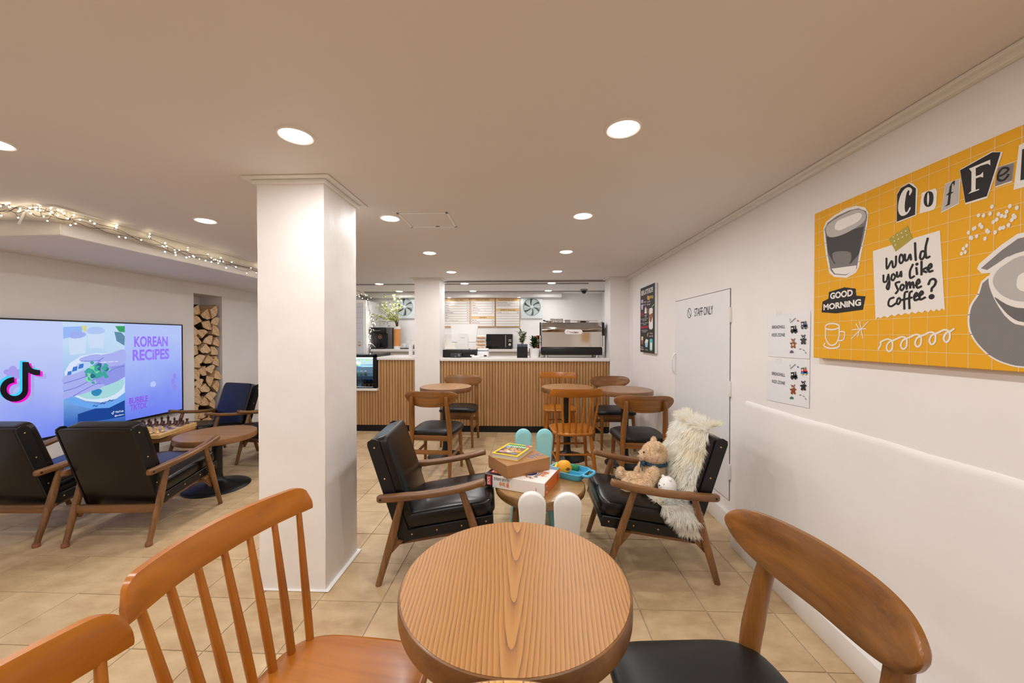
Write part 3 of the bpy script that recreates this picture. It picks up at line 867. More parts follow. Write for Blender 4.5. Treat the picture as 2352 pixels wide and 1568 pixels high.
# =================================================================== COFFEE BAR
M_SLAT = W('slat_oak', ((200, 158, 108), (170, 126, 80)), 'Z', grain=22, rough=0.5, coat=0.0)
def slats(parent, x0, x1, z0, z1, yf):
    n = max(1, int(round((x1 - x0) / 0.0385))); p = (x1 - x0) / n
    h = z1 - z0
    prof = [(-p * 0.5, 0.0), (-p * 0.36, -0.002), (-p * 0.30, -0.016), (p * 0.30, -0.016), (p * 0.36, -0.002), (p * 0.5, 0.0)]
    m = MB().prism([(a, b) for a, b in prof] + [(p * 0.5, 0.008), (-p * 0.5, 0.008)], -h / 2, h / 2, lambda a, b, c: Vector((a, b, c))).mesh('slat', M_SLAT, 20)
    for i in range(n):
        place('slat', m, parent, loc=(x0 + (i + 0.5) * p, yf + 0.016, (z0 + z1) / 2))
# main counter
cn = thing('bar_counter', 'oak slatted bar counter with white top between pillar and pier', 'counter', (-0.03, 5.2, 0), room=True)
MB().span((-1.15, Y_BAR + 0.018, 0.0), (1.095, 5.50, 0.955)).build('body', M_WALL, cn)
MB().span((-1.15, Y_BAR + 0.01, 0.0), (1.095, Y_BAR + 0.03, 0.085)).build('kick_plate', M_KICK, cn)
MB().span((-1.157, Y_BAR - 0.02, 0.955), (1.097, 5.52, 0.995), 0.004, 2).build('countertop', M_STONE, cn)
slats(cn, -1.15, 1.095, 0.087, 0.955, Y_BAR)
# left counter, stepped round the display case
cl = thing('bar_counter', 'oak slatted counter stepped around the glass display case', 'counter', (-2.2, 5.2, 0), room=True)
MB().span((-2.01, Y_BAR + 0.018, 0.0), (-1.50, 5.55, 0.965)).span((-3.0, Y_BAR + 0.018, 0.0), (-2.01, 5.55, 0.548)).build('body', M_WALL, cl)
MB().span((-3.0, Y_BAR + 0.01, 0.0), (-1.50, Y_BAR + 0.03, 0.085)).build('kick_plate', M_KICK, cl)
MB().span((-2.015, Y_BAR - 0.02, 0.968), (-1.498, 5.57, 1.008), 0.004, 2).build('countertop', M_STONE, cl)
MB().span((-3.0, Y_BAR - 0.02, 0.55), (-2.012, 5.55, 0.582), 0.003, 2).build('ledge', M_STONE, cl)
slats(cl, -2.005, -1.50, 0.087, 0.968, Y_BAR)
slats(cl, -3.0, -2.005, 0.087, 0.55, Y_BAR)

# refrigerated display case
M_GLASS = mat('case_glass', (235, 245, 250), 0.02, trans=1.0, ior=1.02, alpha=1.0)
M_CASE_IN = mat('case_interior', (206, 210, 214), 0.4)
M_SHELF = mat('case_shelf', (150, 190, 215), 0.15, alpha=0.55)
dcse = thing('display_case', 'black framed refrigerated display case lit blue-white beside the counter', 'display case', (-2.5, 5.2, 0.583), room=True)
cx0, cx1, cy0, cy1, cz0, cz1 = -2.98, -2.025, 4.935, 5.45, 0.583, 1.035
MB().span((cx0, cy1 - 0.02, cz0), (cx1, cy1, cz1)).span((cx0, cy0 + 0.03, cz0), (cx0 + 0.02, cy1, cz1)).span((cx0, cy0, cz0), (cx1, cy1, cz0 + 0.015)).build('case_back', M_CASE_IN, dcse)
fm = MB()
fm.span((cx1 - 0.055, cy0, cz0), (cx1, cy0 + 0.03, cz1), 0.003, 1).span((cx0, cy0, cz0), (cx0 + 0.05, cy0 + 0.03, cz1), 0.003, 1)
fm.span((cx0, cy0, cz1 - 0.035), (cx1, cy0 + 0.03, cz1), 0.003, 1).span((cx0, cy0, cz0), (cx1, cy0 + 0.03, cz0 + 0.012))
fm.span((cx1 - 0.02, cy0 + 0.03, cz0), (cx1, cy1, cz1 - 0.01)).span((cx1 - 0.03, cy0, cz1 - 0.012), (cx1, cy1, cz1 + 0.012), 0.003, 1)
fm.build('case_frame', M_BLKPL, dcse)
MB().span((cx0 + 0.02, cy0 + 0.03, cz1 - 0.008), (cx1 - 0.03, cy1, cz1 + 0.006)).build('top_glass', mat('smoked_top', (70, 78, 84), 0.08), dcse)
MB().span((cx0 + 0.05, cy0 + 0.012, cz0 + 0.012), (cx1 - 0.055, cy0 + 0.016, cz1 - 0.035)).build('front_glass', M_GLASS, dcse)
for z in (0.735, 0.865):
    MB().span((cx0 + 0.02, cy0 + 0.05, z), (cx1 - 0.025, cy1 - 0.03, z + 0.006)).build('shelf', M_SHELF, dcse)
MB().tube([(cx0 + 0.05, cy0 + 0.045, cz1 - 0.042), (cx1 - 0.06, cy0 + 0.045, cz1 - 0.042)], 0.008, 8).build('light_tube', mat('case_tube', (255, 255, 255), 0.4, emit=(190, 225, 255), strength=14.0), dcse)
ld = bpy.data.lights.new('case_lamp', 'AREA'); ld.shape = 'RECTANGLE'; ld.size = 0.8; ld.size_y = 0.03; ld.energy = 5.0; ld.color = (0.75, 0.9, 1.0)
lo = bpy.data.objects.new('case_lamp', ld); COL.objects.link(lo); lo.parent = dcse; lo.matrix_parent_inverse = dcse.matrix_basis.inverted(); lo.location = ((cx0 + cx1) / 2, cy0 + 0.06, cz1 - 0.055); lo.rotation_euler = (radians(25), 0, 0)
cp = Panel((-2.36, cy0 + 0.011, 0.9), (1, 0, 0), (0, 0, 1)); M_NEON = mat('neon_marker', (214, 240, 90), 0.5, emit=(200, 235, 70), strength=0.25)
cp.text('APPLE', 0.062, 0.052, 0.026, M_NEON, bold=0.012, rot=0.02); cp.text('JUICE', 0.085, 0.012, 0.024, M_NEON, bold=0.012); cp.text('₩5,500', 0.175, 0.05, 0.026, M_NEON, bold=0.012, rot=0.06); cp.text('KRW', 0.205, 0.016, 0.02, M_NEON, bold=0.012)
cp.flush(dcse)
M_CARTON = mat('white_carton', (226, 228, 226), 0.5)
def carton(x, y, z, label, w, h, mt, d=0.055, art=None):
    t = thing('drink_carton', label, 'carton', (x, y, z), room=True, group='drink cartons in the display case')
    MB().box((x, y, z + h / 2), (w, d, h), 0.002, 1).build('box', mt, t)
    p = Panel((x, y - d / 2 - 0.0006, z), (1, 0, 0), (0, 0, 1))
    if art == 'w':
        g = mat('grey_ink', (96, 100, 106), 0.6)
        p.text('milk', 0, h * 0.72, 0.011, g, align='C'); p.text('Pure', 0, h * 0.52, 0.008, g, align='C')
        p.stroke([(0.012 * cos(a), h * 0.25 + 0.014 * sin(a)) for a in [k * pi / 8 for k in range(16)]], 0.002, mat('grey_green', (150, 170, 150), 0.6), closed=True)
    else:
        p.ell(0, h * 0.78, w * 0.36, h * 0.10, mat('lime_ink', (200, 210, 50), 0.5)); p.ell(0, h * 0.36, w * 0.42, h * 0.22, mat('yellow_ink', (226, 190, 40), 0.5)); p.ell(0.003, h * 0.5, w * 0.16, h * 0.16, mat('brown_ink', (110, 60, 30), 0.5), 0.0009); p.rect(-w * 0.42, 0.003, w * 0.42, h * 0.2, mat('red_ink', (170, 70, 30), 0.5), 0.0009)
    p.flush(t)
for i, x in enumerate((-2.47, -2.41, -2.355, -2.293)):
    carton(x, 5.02, 0.598, 'grey-white milk carton on the bottom shelf of the display case', 0.052, 0.105, M_CARTON, art='w')
for i, x in enumerate((-2.205, -2.15, -2.095)):
    carton(x, 5.0, 0.598, 'blue and yellow juice carton on the bottom shelf of the display case', 0.05, 0.10, mat('blue_carton', (30, 50, 140), 0.4))
M_BOTTLE = mat('clear_bottle', (225, 238, 235), 0.08, alpha=0.55); M_JUICE = mat('lemon_drink', (214, 206, 40), 0.25)
for i, x in enumerate((-2.46, -2.40, -2.34, -2.28, -2.22, -2.06)):
    t = thing('juice_cup', 'clear domed cup of yellow lemon drink on the middle shelf', 'drink', (x, 5.03, 0.741), group='lemon drinks in the display case')
    MB().lathe([(0.0, 0.002), (0.02, 0.002), (0.024, 0.03), (0.0, 0.03)], 16).build('drink', M_JUICE, t)
    MB().lathe([(0.022, 0.0), (0.027, 0.045), (0.024, 0.062), (0.012, 0.072), (0.0, 0.074)], 16).build('cup', M_BOTTLE, t)
for i, x in enumerate((-2.43, -2.34)):
    t = thing('sandwich_pack', 'pale wrapped sandwich on the top shelf of the display case', 'food', (x, 5.04, 0.871), group='wrapped sandwiches')
    MB().superell((0, 0, 0.032), (0.045, 0.04, 0.032), 0.7, 0.7, 12, 18).build('wrap', mat('mint_wrap', (206, 232, 222), 0.3), t)
    MB().superell((0.02, -0.032, 0.02), (0.015, 0.01, 0.01), 0.8, 0.8, 8, 10).build('filling', M_JUICE, t)

# back counter
bc = thing('back_counter', 'white work counter along the back wall under the menu boards', 'counter', (-1.2, 6.4, 0), room=True)
MB().span((-2.62, 6.12, 1.035), (1.2, Y_BACK - 0.006, 1.075), 0.003, 1).build('worktop', M_STONE, bc)
MB().span((-2.6, 6.16, 0.0), (1.2, Y_BACK - 0.006, 1.035)).build('cabinet', mat('cream_cabinet', (206, 198, 184), 0.5), bc)
ZB = 1.075
# menu boards
M_KRAFTB = mat('menu_kraft', (196, 150, 100), 0.6); M_KHEAD = mat('menu_head', (232, 196, 142), 0.6); M_ROW = mat('menu_row', (240, 238, 236), 0.5); M_BROWN = mat('menu_ink', (62, 40, 30), 0.6)
def menu(x0, x1, label, rows):
    YM = 6.695
    z1, z0 = on_y(1100, 683, YM).z, on_y(1100, 751.5, YM).z
    t = thing('menu_board', label, 'menu board', ((x0 + x1) / 2, YM, z0), room=True, group='menu boards on the back wall')
    MB().span((x0, YM - 0.014, z0), (x1, YM, z1), 0.002, 1).build('board', M_KRAFTB, t)
    p = Panel((x0, YM - 0.0142, z0), (1, 0, 0), (0, 0, 1)); w = x1 - x0; H = z1 - z0
    n = 11.4; rh = H * 0.955 / n; v = H - 0.024
    for kind, a, b in rows:
        if kind == 'H':
            p.rect(0.006, v - rh, w - 0.006, v, M_KHEAD); p.text(a, w / 2, v - rh * 0.74, rh * 0.5, M_BROWN, align='C', bold=0.012, fit=b)
        else:
            p.rect(0.008, v - rh * 0.93, w - 0.008, v - rh * 0.06, M_ROW)
            if a:
                if '|' in a:
                    a, sm = a.split('|')
                    p.text(sm, 0.03 + len(a) * 0.0165, v - rh * 0.70, rh * 0.17, M_BROWN)
                p.text(a, 0.024, v - rh * 0.70, rh * 0.40, M_BROWN, bold=0.008)
                p.text(b, w - 0.024, v - rh * 0.70, rh * 0.40, M_BROWN, align='R', bold=0.008)
        v -= rh
    p.flush(t)
def mx(px): return on_y(px, 717, 6.695).x
menu(mx(1018), mx(1079.3), 'kraft menu board headed organic tea on the back wall',
     [('H', 'ORGANIC TEA', 0.24), ('R', 'Chamomile', '5.0'), ('R', 'Rooibos|(Plain, Orange, Apple, Cacao)', '5.0'), ('R', 'Hibiscus', '5.0'), ('R', 'Earl Grey', '5.0'), ('R', 'English Breakfast', '5.0'), ('R', 'Green', '5.0'), ('R', 'Jasmine', '5.0'), ('R', 'Fruit|(Mix, Grape, Tropical, Mint, Cranberry)', '5.0'), ('R', '', ''), ('R', '', '')])
menu(mx(1081.5), mx(1137), 'kraft menu board headed italian soda and drinks on the back wall',
     [('H', 'ITALIAN SODA', 0.245), ('R', 'Yuzu', '5.7'), ('R', 'Ginger', '5.7'), ('R', 'Tangerine', '5.7'), ('R', 'Japanese Plum|(Maesil)', '5.7'), ('R', 'Grapefruit', '5.7'), ('R', '', ''), ('H', 'DRINKS', 0.13), ('R', 'Milk Tea', '5.2'), ('R', 'Peach Ice Tea', '5.2'), ('R', 'Hot Choco', '5.2')])
menu(mx(1138.5), mx(1194), 'kraft menu board headed traditional drinks and sweets on the back wall',
     [('H', 'TRADITIONAL DRINKS', 0.35), ('R', 'Sweet Rice Floater', '5.7'), ('R', 'Sweet Cinnamon Punch', '5.7'), ('R', '', ''), ('H', 'SWEETS (Seasonal)', 0.27), ('R', 'Cookies|(Almond, Choco Chip)', '3.8'), ('R', '', ''), ('R', '', ''), ('R', '', ''), ('R', '', ''), ('R', '', '')])
# exhaust fans
M_FAN = mat('fan_plastic', (216, 226, 228), 0.35); M_FAN2 = mat('fan_blade', (196, 206, 208), 0.4); M_FANG = mat('fan_shadow', (96, 104, 104), 0.6)
def exhaust(px0, px1, label):
    a = on_y(px0, 681, 6.69); b = on_y(px1, 731.5, 6.69); cx, cz = (a.x + b.x) / 2, (a.z + b.z) / 2 + 0.01; hw = (b.x - a.x) / 2
    t = thing('exhaust_fan', label, 'fan', (cx, 6.695, cz), group='square exhaust fans on the back wall')
    rot = Matrix.Rotation(pi / 2, 4, 'X')
    R = hw * 0.80
    fr = MB()
    ring = [(R * cos(2 * pi * k / 48), R * sin(2 * pi * k / 48)) for k in range(48)]
    sq = []
    for k in range(48):
        a_ = 2 * pi * k / 48; c, s = cos(a_), sin(a_); m = max(abs(c), abs(s)); sq.append((hw * c / m, hw * s / m + (-0.012 if s < -0.7 else 0)))
    vs = [(x, -0.03, z) for x, z in sq] + [(x, -0.034, z) for x, z in ring] + [(x * 0.98, -0.004, z * 0.98) for x, z in ring] + [(x, 0.0, z) for x, z in sq]
    fs = []
    for k in range(48):
        j = (k + 1) % 48
        fs += [(k, j, 48 + j, 48 + k), (48 + k, 48 + j, 96 + j, 96 + k), (k, j, 144 + j, 144 + k)]
    fr.add(vs, fs); fr.build('housing', M_FAN, t, 30)
    MB().lathe([(R * 0.98, 0.0), (R * 0.98, 0.003)], 40, M=rot).build('backing', M_FANG, t)
    MB().lathe([(R, 0.030), (R + 0.006, 0.036), (R + 0.009, 0.030)], 48, M=rot, caps=False).build('ring', mat('fan_ring', (120, 130, 130), 0.4), t)
    bl = MB()
    for k in range(6):
        a0 = 2 * pi * k / 6
        def f(u, v, a0=a0):
            r = R * (0.16 + 0.80 * u); aa = a0 + 0.75 * v - 0.35 * u
            return (r * cos(aa), -0.010 - 0.014 * v, r * sin(aa))
        bl = MB(); bl.grid(f, 6, 4); bl.build('blade', M_FAN2, t)
    MB().lathe([(R * 0.2, 0.005), (R * 0.2, 0.03), (R * 0.12, 0.036), (0.0, 0.037)], 24, M=rot).build('hub', M_FAN, t)
    MB().box((0, -0.036, -0.004), (R * 2.0, 0.004, 0.009)).build('bar', M_FAN, t)
exhaust(1197, 1246, 'pale square exhaust fan next to the traditional drinks menu')
exhaust(905, 954, 'pale square exhaust fan behind the tall flower vase')
# security camera
t = thing('dome_camera', 'black dome security camera on the bar ceiling', 'camera', (on_z(1333, 671, H_CEIL).x, 6.1, H_CEIL))
MB().lathe([(0.062, 0.0), (0.062, -0.016), (0.05, -0.024)][::-1], 32).build('base', mat('grey_base', (150, 148, 146), 0.4), t)
MB().lathe([(0.0, -0.075), (0.02, -0.07), (0.036, -0.055), (0.045, -0.035), (0.047, -0.022)], 32).build('dome', mat('smoked_dome', (28, 26, 26), 0.12), t)

# tall white freezer
fz = thing('upright_freezer', 'tall white upright freezer wrapped with fairy lights', 'freezer', (-2.98, 6.3, 0), room=True)
MB().span((-3.30, 6.10, 0.0), (-2.685, 6.68, 1.90), 0.008, 2).build('body', M_WHITEPL, fz)
MB().span((-3.27, 6.085, 0.12), (-2.715, 6.10, 1.86), 0.003, 1).build('door', mat('freezer_door', (232, 234, 238), 0.3), fz)
gl = MB()
for z in (1.78, 1.69, 1.60, 1.51, 1.42, 1.33, 1.24, 1.15): gl.span((-3.25, 6.0835, z), (-2.73, 6.0855, z + 0.0035))
gl.build('rail_line', mat('line_grey', (190, 192, 196), 0.5), fz)
fp = Panel((-2.79, 6.0848, 1.12), (1, 0, 0), (0, 0, 1))
fp.ell(0, 0.06, 0.024, 0.024, mat('label_orange', (220, 140, 90), 0.5)); fp.ell(0, 0.055, 0.016, 0.016, M_ROW, 0.0009); fp.rect(-0.022, 0.01, 0.022, 0.024, mat('label_red', (196, 100, 60), 0.5)); fp.flush(fz)
# coffee machine on the back counter
gm = thing('coffee_machine', 'black fully automatic coffee machine with brass emblem on the back counter', 'coffee machine', (-2.52, 6.35, ZB), room=True)
gx0, gx1 = on_y(849, 780, 6.2).x, on_y(898, 780, 6.25).x; gz1 = on_y(870, 752, 6.3).z; gw = gx1 - gx0
MB().span((gx0 + gw * 0.14, 6.30, ZB), (gx1, 6.58, gz1), 0.006, 2).build('body', mat('machine_grey', (92, 88, 86), 0.35, metal=0.3), gm)
MB().span((gx0 + gw * 0.1, 6.285, ZB + 0.03), (gx0 + gw * 0.80, 6.30, gz1 - 0.09), 0.004, 1).build('front_panel', M_BLKPL, gm)
MB().span((gx0, 6.20, gz1 - 0.1), (gx0 + gw * 0.72, 6.34, gz1), 0.006, 2).build('top_housing', M_BLKPL, gm)
MB().span((gx0, 6.19, ZB), (gx0 + gw * 0.70, 6.32, ZB + 0.024), 0.004, 1).build('drip_tray', M_BLKPL, gm)
MB().span((gx0 + gw * 0.30, 6.22, ZB + 0.024), (gx0 + gw * 0.47, 6.29, ZB + 0.095), 0.004, 1).build('cup_stand', M_BLACK, gm)
MB().tube([(gx0 + gw * 0.0, 6.19, ZB + 0.105), (gx0 + gw * 0.14, 6.20, ZB + 0.08), (gx0 + gw * 0.27, 6.21, ZB + 0.03)], 0.008, 8).build('steam_pipe', M_STEEL2, gm)
gp = Panel((gx0 + gw * 0.42, 6.2848, ZB + 0.2), (1, 0, 0), (0, 0, 1)); M_GOLD = mat('gold_print', (196, 150, 80), 0.35, metal=0.6)
gp.stroke([(0.032 * cos(a), 0.01 + 0.032 * sin(a)) for a in [k * pi / 14 for k in range(28)]], 0.007, M_GOLD, closed=True, part='emblem'); gp.ell(0, 0.008, 0.014, 0.012, M_GOLD, part='emblem'); gp.flush(gm)
gp = Panel((gx0 + gw * 0.36, 6.1995, gz1 - 0.06), (1, 0, 0), (0, 0, 1)); gp.text('DOUBLE BLANDER', 0, 0, 0.014, mat('ink_silver', (200, 200, 200), 0.5), align='C', fit=0.12); gp.flush(gm)
for k, x in enumerate((gx0 + gw * 0.46, gx0 + gw * 0.72)):
    t = thing('glass_jar', 'small glass jar with cork lid on the black coffee machine', 'jar', (x, 6.42, gz1), group='jars on the coffee machine')
    hh = 0.062 - 0.034 * k
    MB().lathe([(0.024, 0.0), (0.025, hh * 0.6), (0.02, hh * 0.85), (0.014, hh)], 16).build('jar', mat('jar_white', (226, 226, 224), 0.2), t)
    MB().lathe([(0.013, hh), (0.014, hh + 0.012), (0.0, hh + 0.013)], 12).build('lid', mat('cork', (150, 110, 70), 0.8), t)
# vase with blossom branches
vx = on_y(909.5, 780, 6.3).x; vz1 = on_y(909, 749.5, 6.3).z; vr = 0.0585
vs_ = thing('flower_vase', 'tall white vase with a tan band holding blossom branches', 'vase', (vx, 6.36, ZB))
hh = vz1 - ZB
MB().lathe([(vr, 0.0), (vr, hh), (vr - 0.006, hh), (vr - 0.006, hh - 0.06), (0.0, hh - 0.07)], 36).build('body', M_WHITEPL, vs_, 40)
MB().lathe([(vr + 0.0012, hh * 0.125), (vr + 0.0012, hh * 0.885)], 36, caps=False).build('band', mat('vase_tan', (222, 150, 90), 0.5), vs_, 40)
fb = thing('blossom_branches', 'spray of branches with yellow-green blossoms in the tall vase', 'flowers', (vx, 6.36, ZB + hh))
rg = random.Random(21)
M_TWIG = mat('twig', (92, 78, 50), 0.8); M_BLOS = mat('blossom_green', (206, 214, 120), 0.7, var=((170, 184, 80), 40, 0.3)); M_BLOW = mat('blossom_cream', (240, 240, 214), 0.7)
pet = MB()
for k in range(5):
    a = 2 * pi * k / 5
    pet.add([(0, 0, 0), (0.006 * cos(a - 0.5), 0.006 * sin(a - 0.5), 0.003), (0.013 * cos(a), 0.013 * sin(a), 0.005), (0.006 * cos(a + 0.5), 0.006 * sin(a + 0.5), 0.003)], [(0, 1, 2, 3)])
pet_g = pet.mesh('blossom', M_BLOS, 0); pet_w = pet.mesh('blossom', M_BLOW, 0)
for b in range(18):
    ang = radians(rg.uniform(100, 175)) if b > 3 else radians(rg.uniform(78, 100)); L_ = rg.uniform(0.26, 0.56)
    yy = rg.uniform(-0.16, 0.05)
    pts = [Vector((rg.uniform(-0.02, 0.02), 0, -0.05)), Vector((cos(ang) * 0.10 * L_ + rg.uniform(-.02, .02), 0, 0.10)), Vector((cos(ang) * L_ * 0.6, yy * 0.5, 0.06 + sin(ang) * L_ * 0.66)), Vector((cos(ang) * L_, yy, 0.08 + sin(ang) * L_ * 0.9))]
    P = smooth_path(pts, 8)
    st = MB().tube(P, [0.0035 * (1 - 0.7 * i / len(P)) + 0.0008 for i in range(len(P))], 5).build('branch', M_TWIG, fb)
    for q in range(16):
        i = rg.randrange(9, len(P)); p = P[i] + Vector((rg.uniform(-.03, .03), rg.uniform(-.03, .02), rg.uniform(-.03, .03)))
        o = place('blossom', pet_w if rg.random() < 0.3 else pet_g, st, loc=p, rot=(rg.uniform(0.6, 2.2), rg.uniform(-0.8, 0.8), rg.uniform(0, 6))); k = rg.uniform(1.3, 2.3); o.scale = (k, k, k)
# cups on a dark tray
tr = thing('serving_tray', 'dark tray carrying two white mugs on the back counter', 'tray', (on_y(936, 796, 6.3).x, 6.3, ZB))
MB().span((-0.105, -0.07, 0.0), (0.105, 0.07, 0.012), 0.003, 1).span((-0.11, -0.075, 0.008), (0.11, 0.075, 0.016), 0.003, 1).build('plate', M_BLACK, tr)
for k, x in enumerate((929.5, 941)):
    t = thing('mug', 'white straight mug on the dark tray', 'mug', (on_y(x, 790, 6.3).x, 6.3, ZB + 0.0165), group='white mugs')
    MB().lathe([(0.033, 0.0), (0.036, 0.078), (0.033, 0.078), (0.031, 0.006), (0.0, 0.006)], 24).build('cup', M_WHITEPL, t)
    MB().tube(smooth_path([(-0.034, 0, 0.062), (-0.054, 0, 0.055), (-0.055, 0, 0.03), (-0.034, 0, 0.02)], 5), 0.0045, 8).build('handle', M_WHITEPL, t)
t = thing('pump_bottle', 'slim white bottle on the counter beside the bar pillar', 'bottle', (-1.62, 5.13, 1.0085))
MB().lathe([(0.027, 0.0), (0.028, 0.13), (0.02, 0.155), (0.012, 0.17), (0.012, 0.2), (0.016, 0.2), (0.016, 0.235), (0.0, 0.24)], 24).build('body', M_WHITEPL, t)
t = thing('milk_pitcher', 'small dark jug next to the mug tray', 'jug', (on_y(950, 795, 6.3).x, 6.36, ZB))
MB().lathe([(0.03, 0.0), (0.034, 0.03), (0.026, 0.06), (0.03, 0.072)], 20).build('body', M_STEEL2, t)

# ---- on the bar counter
ZC = 0.996
pos = thing('cash_drawer', 'flat black cash drawer under the white till screen', 'cash drawer', (-0.935, 5.22, ZC))
MB().span((-0.235, -0.13, 0.008), (0.235, 0.18, 0.105), 0.004, 2).build('body', M_BLKPL, pos)
for s in (-1, 1):
    MB().span((s * 0.2 - 0.02, -0.1, 0), (s * 0.2 + 0.02, 0.15, 0.008)).build('foot', M_BLACK, pos)
MB().span((0.16, -0.132, 0.018), (0.215, -0.129, 0.036)).build('sticker', M_ROW, pos)
ts = thing('till_screen', 'white till monitor seen from behind with upright stand', 'monitor', (-0.885, 5.22, ZC + 0.1055))
Mt = Matrix.Translation((0, 0.02, 0.225)) @ Euler((radians(-14), 0, 0)).to_matrix().to_4x4()
MB().prism([(-0.17, -0.125), (0.17, -0.125), (0.195, 0.13), (0.19, 0.14), (-0.19, 0.14), (-0.195, 0.13)], -0.012, 0.014, lambda a, b, c: Mt @ Vector((a, c, b))).build('screen_back', M_WHITEPL, ts)
MB().prism([(-0.085, -0.14), (0.075, -0.14), (0.065, 0.05), (0.055, 0.06), (-0.06, 0.06), (-0.07, 0.05)], -0.05, -0.02, lambda a, b, c: Vector((a - 0.005, c - 0.02, b + 0.165))).build('stand', mat('white_gloss', (246, 246, 246), 0.2), ts)
MB().span((-0.09, -0.08, 0.0), (0.08, 0.08, 0.02), 0.004, 2).build('stand_foot', M_WHITEPL, ts)
sp_ = Panel((-0.005, -0.0706, 0.16), (1, 0, 0), (0, 0, 1)); sp_.text('UNIONPOS', 0, 0, 0.010, mat('ink_grey', (120, 120, 124), 0.5), align='C', fit=0.06); sp_.flush(ts)
t = thing('card_reader', 'small charcoal card reader in front of the cash drawer', 'card reader', (-0.96, 5.03, ZC))
MB().span((-0.075, -0.03, 0), (0.075, 0.03, 0.062), 0.006, 2).build('body', mat('charcoal', (50, 52, 58), 0.4), t)
rp = Panel((0.045, -0.0305, 0.033), (1, 0, 0), (0, 0, 1)); rp.stroke([(0.01 * cos(a), 0.01 * sin(a)) for a in [k * pi / 8 for k in range(16)]], 0.002, M_ROW, closed=True); rp.text('dku', -0.06, -0.02, 0.009, M_ROW); rp.flush(t)
t = thing('receipt_printer', 'white receipt printer with blue edge beside the cash drawer', 'printer', (-0.61, 5.20, ZC))
MB().span((-0.075, -0.08, 0), (0.075, 0.1, 0.085), 0.014, 3).build('body', M_WHITEPL, t)
MB().span((-0.068, -0.07, 0.085), (0.068, 0.095, 0.091)).build('edge', mat('navy', (40, 44, 110), 0.4), t)
MB().span((-0.072, -0.078, 0.091), (0.072, 0.1, 0.122), 0.012, 3).build('lid', M_WHITEPL, t)
MB().span((0.02, -0.0815, 0.012), (0.06, -0.079, 0.03)).build('port', M_BLKPL, t)
t = thing('card_terminal', 'small white card terminal lying before the receipt printer', 'card reader', (-0.685, 5.02, ZC))
MB().span((-0.055, -0.03, 0), (0.055, 0.04, 0.028), 0.008, 3).build('body', M_WHITEPL, t)
# boxes of napkins / filters between screen and microwave
M_ORPR = mat('orange_print', (236, 150, 50), 0.5); M_PACK = mat('pack_white', (240, 236, 228), 0.5)
bx = on_y(1104, 785, 6.25).x
for k in range(4):
    t = thing('snack_pack', 'white snack pack with orange print stacked beside the microwave', 'snack pack', (bx + (k % 2) * 0.008, 6.28, ZB + k * 0.058), group='stacked snack packs')
    MB().superell((0, 0, 0.029), (0.09, 0.075, 0.029), 0.5, 0.3, 10, 24).build('bag', M_PACK, t)
    p = Panel((0, -0.0752, 0.006), (1, 0, 0), (0, 0, 1)); p.text('vanilla', -0.075, 0.008, 0.026, M_ORPR, bold=0.02, fit=0.15); p.rect(-0.07, 0.0, 0.07, 0.004, M_ORPR); p.flush(t)
bx = on_y(1010, 785, 6.25).x
t = thing('paper_bag_stack', 'white paper bag printed with orange drawings behind the till', 'paper bag', (bx + 0.12, 6.4, ZB))
MB().span((-0.12, -0.05, 0), (0.12, 0.05, 0.26), 0.004, 1).build('bag', M_PACK, t)
p = Panel((-0.1, -0.0508, 0.03), (1, 0, 0), (0, 0, 1))
for k in range(4):
    p.stroke([(0.05 + 0.02 * cos(a), 0.03 + k * 0.055 + 0.02 * sin(a)) for a in [q * pi / 6 for q in range(12)]], 0.004, mat('peach_ink', (240, 190, 150), 0.5), closed=True)
p.flush(t)
# microwave
a, b = on_y(1117, 767, 6.25), on_y(1177, 803, 6.25)
mw = thing('microwave', 'black microwave oven with chrome handle on the back counter', 'microwave', ((a.x + b.x) / 2, 6.25, ZB))
w2, hm = (b.x - a.x) / 2, a.z - ZB
MB().span((-w2, 0.012, 0.01), (w2, 0.34, hm), 0.004, 1).build('body', M_BLKPL, mw)
MB().span((-w2, 0, 0.012), (w2 * 0.42, 0.014, hm), 0.003, 1).build('door', mat('black_gloss', (12, 12, 13), 0.08), mw)
MB().span((w2 * 0.42, 0.0, 0.012), (w2, 0.014, hm), 0.003, 1).build('control_panel', mat('black_gloss2', (16, 16, 17), 0.15), mw)
MB().tube([(w2 * 0.48, -0.02, 0.03), (w2 * 0.48, -0.02, hm - 0.02)], 0.01, 10).build('handle', M_STEEL, mw)
MB().lathe([(0.022, 0.0), (0.022, 0.014), (0.016, 0.016)], 20, M=Matrix.Translation((w2 * 0.8, 0.0, 0.075)) @ Matrix.Rotation(pi / 2, 4, 'X')).build('dial', M_STEEL2, mw)
for k in range(3): MB().span((w2 * 0.7, -0.003, 0.125 + 0.016 * k), (w2 * 0.92, 0.001, 0.132 + 0.016 * k)).build('button', M_STEEL2, mw)
for s in (-1, 1): MB().span((s * w2 * 0.8 - 0.02, 0.04, 0), (s * w2 * 0.8 + 0.02, 0.3, 0.01)).build('foot', M_BLACK, mw)
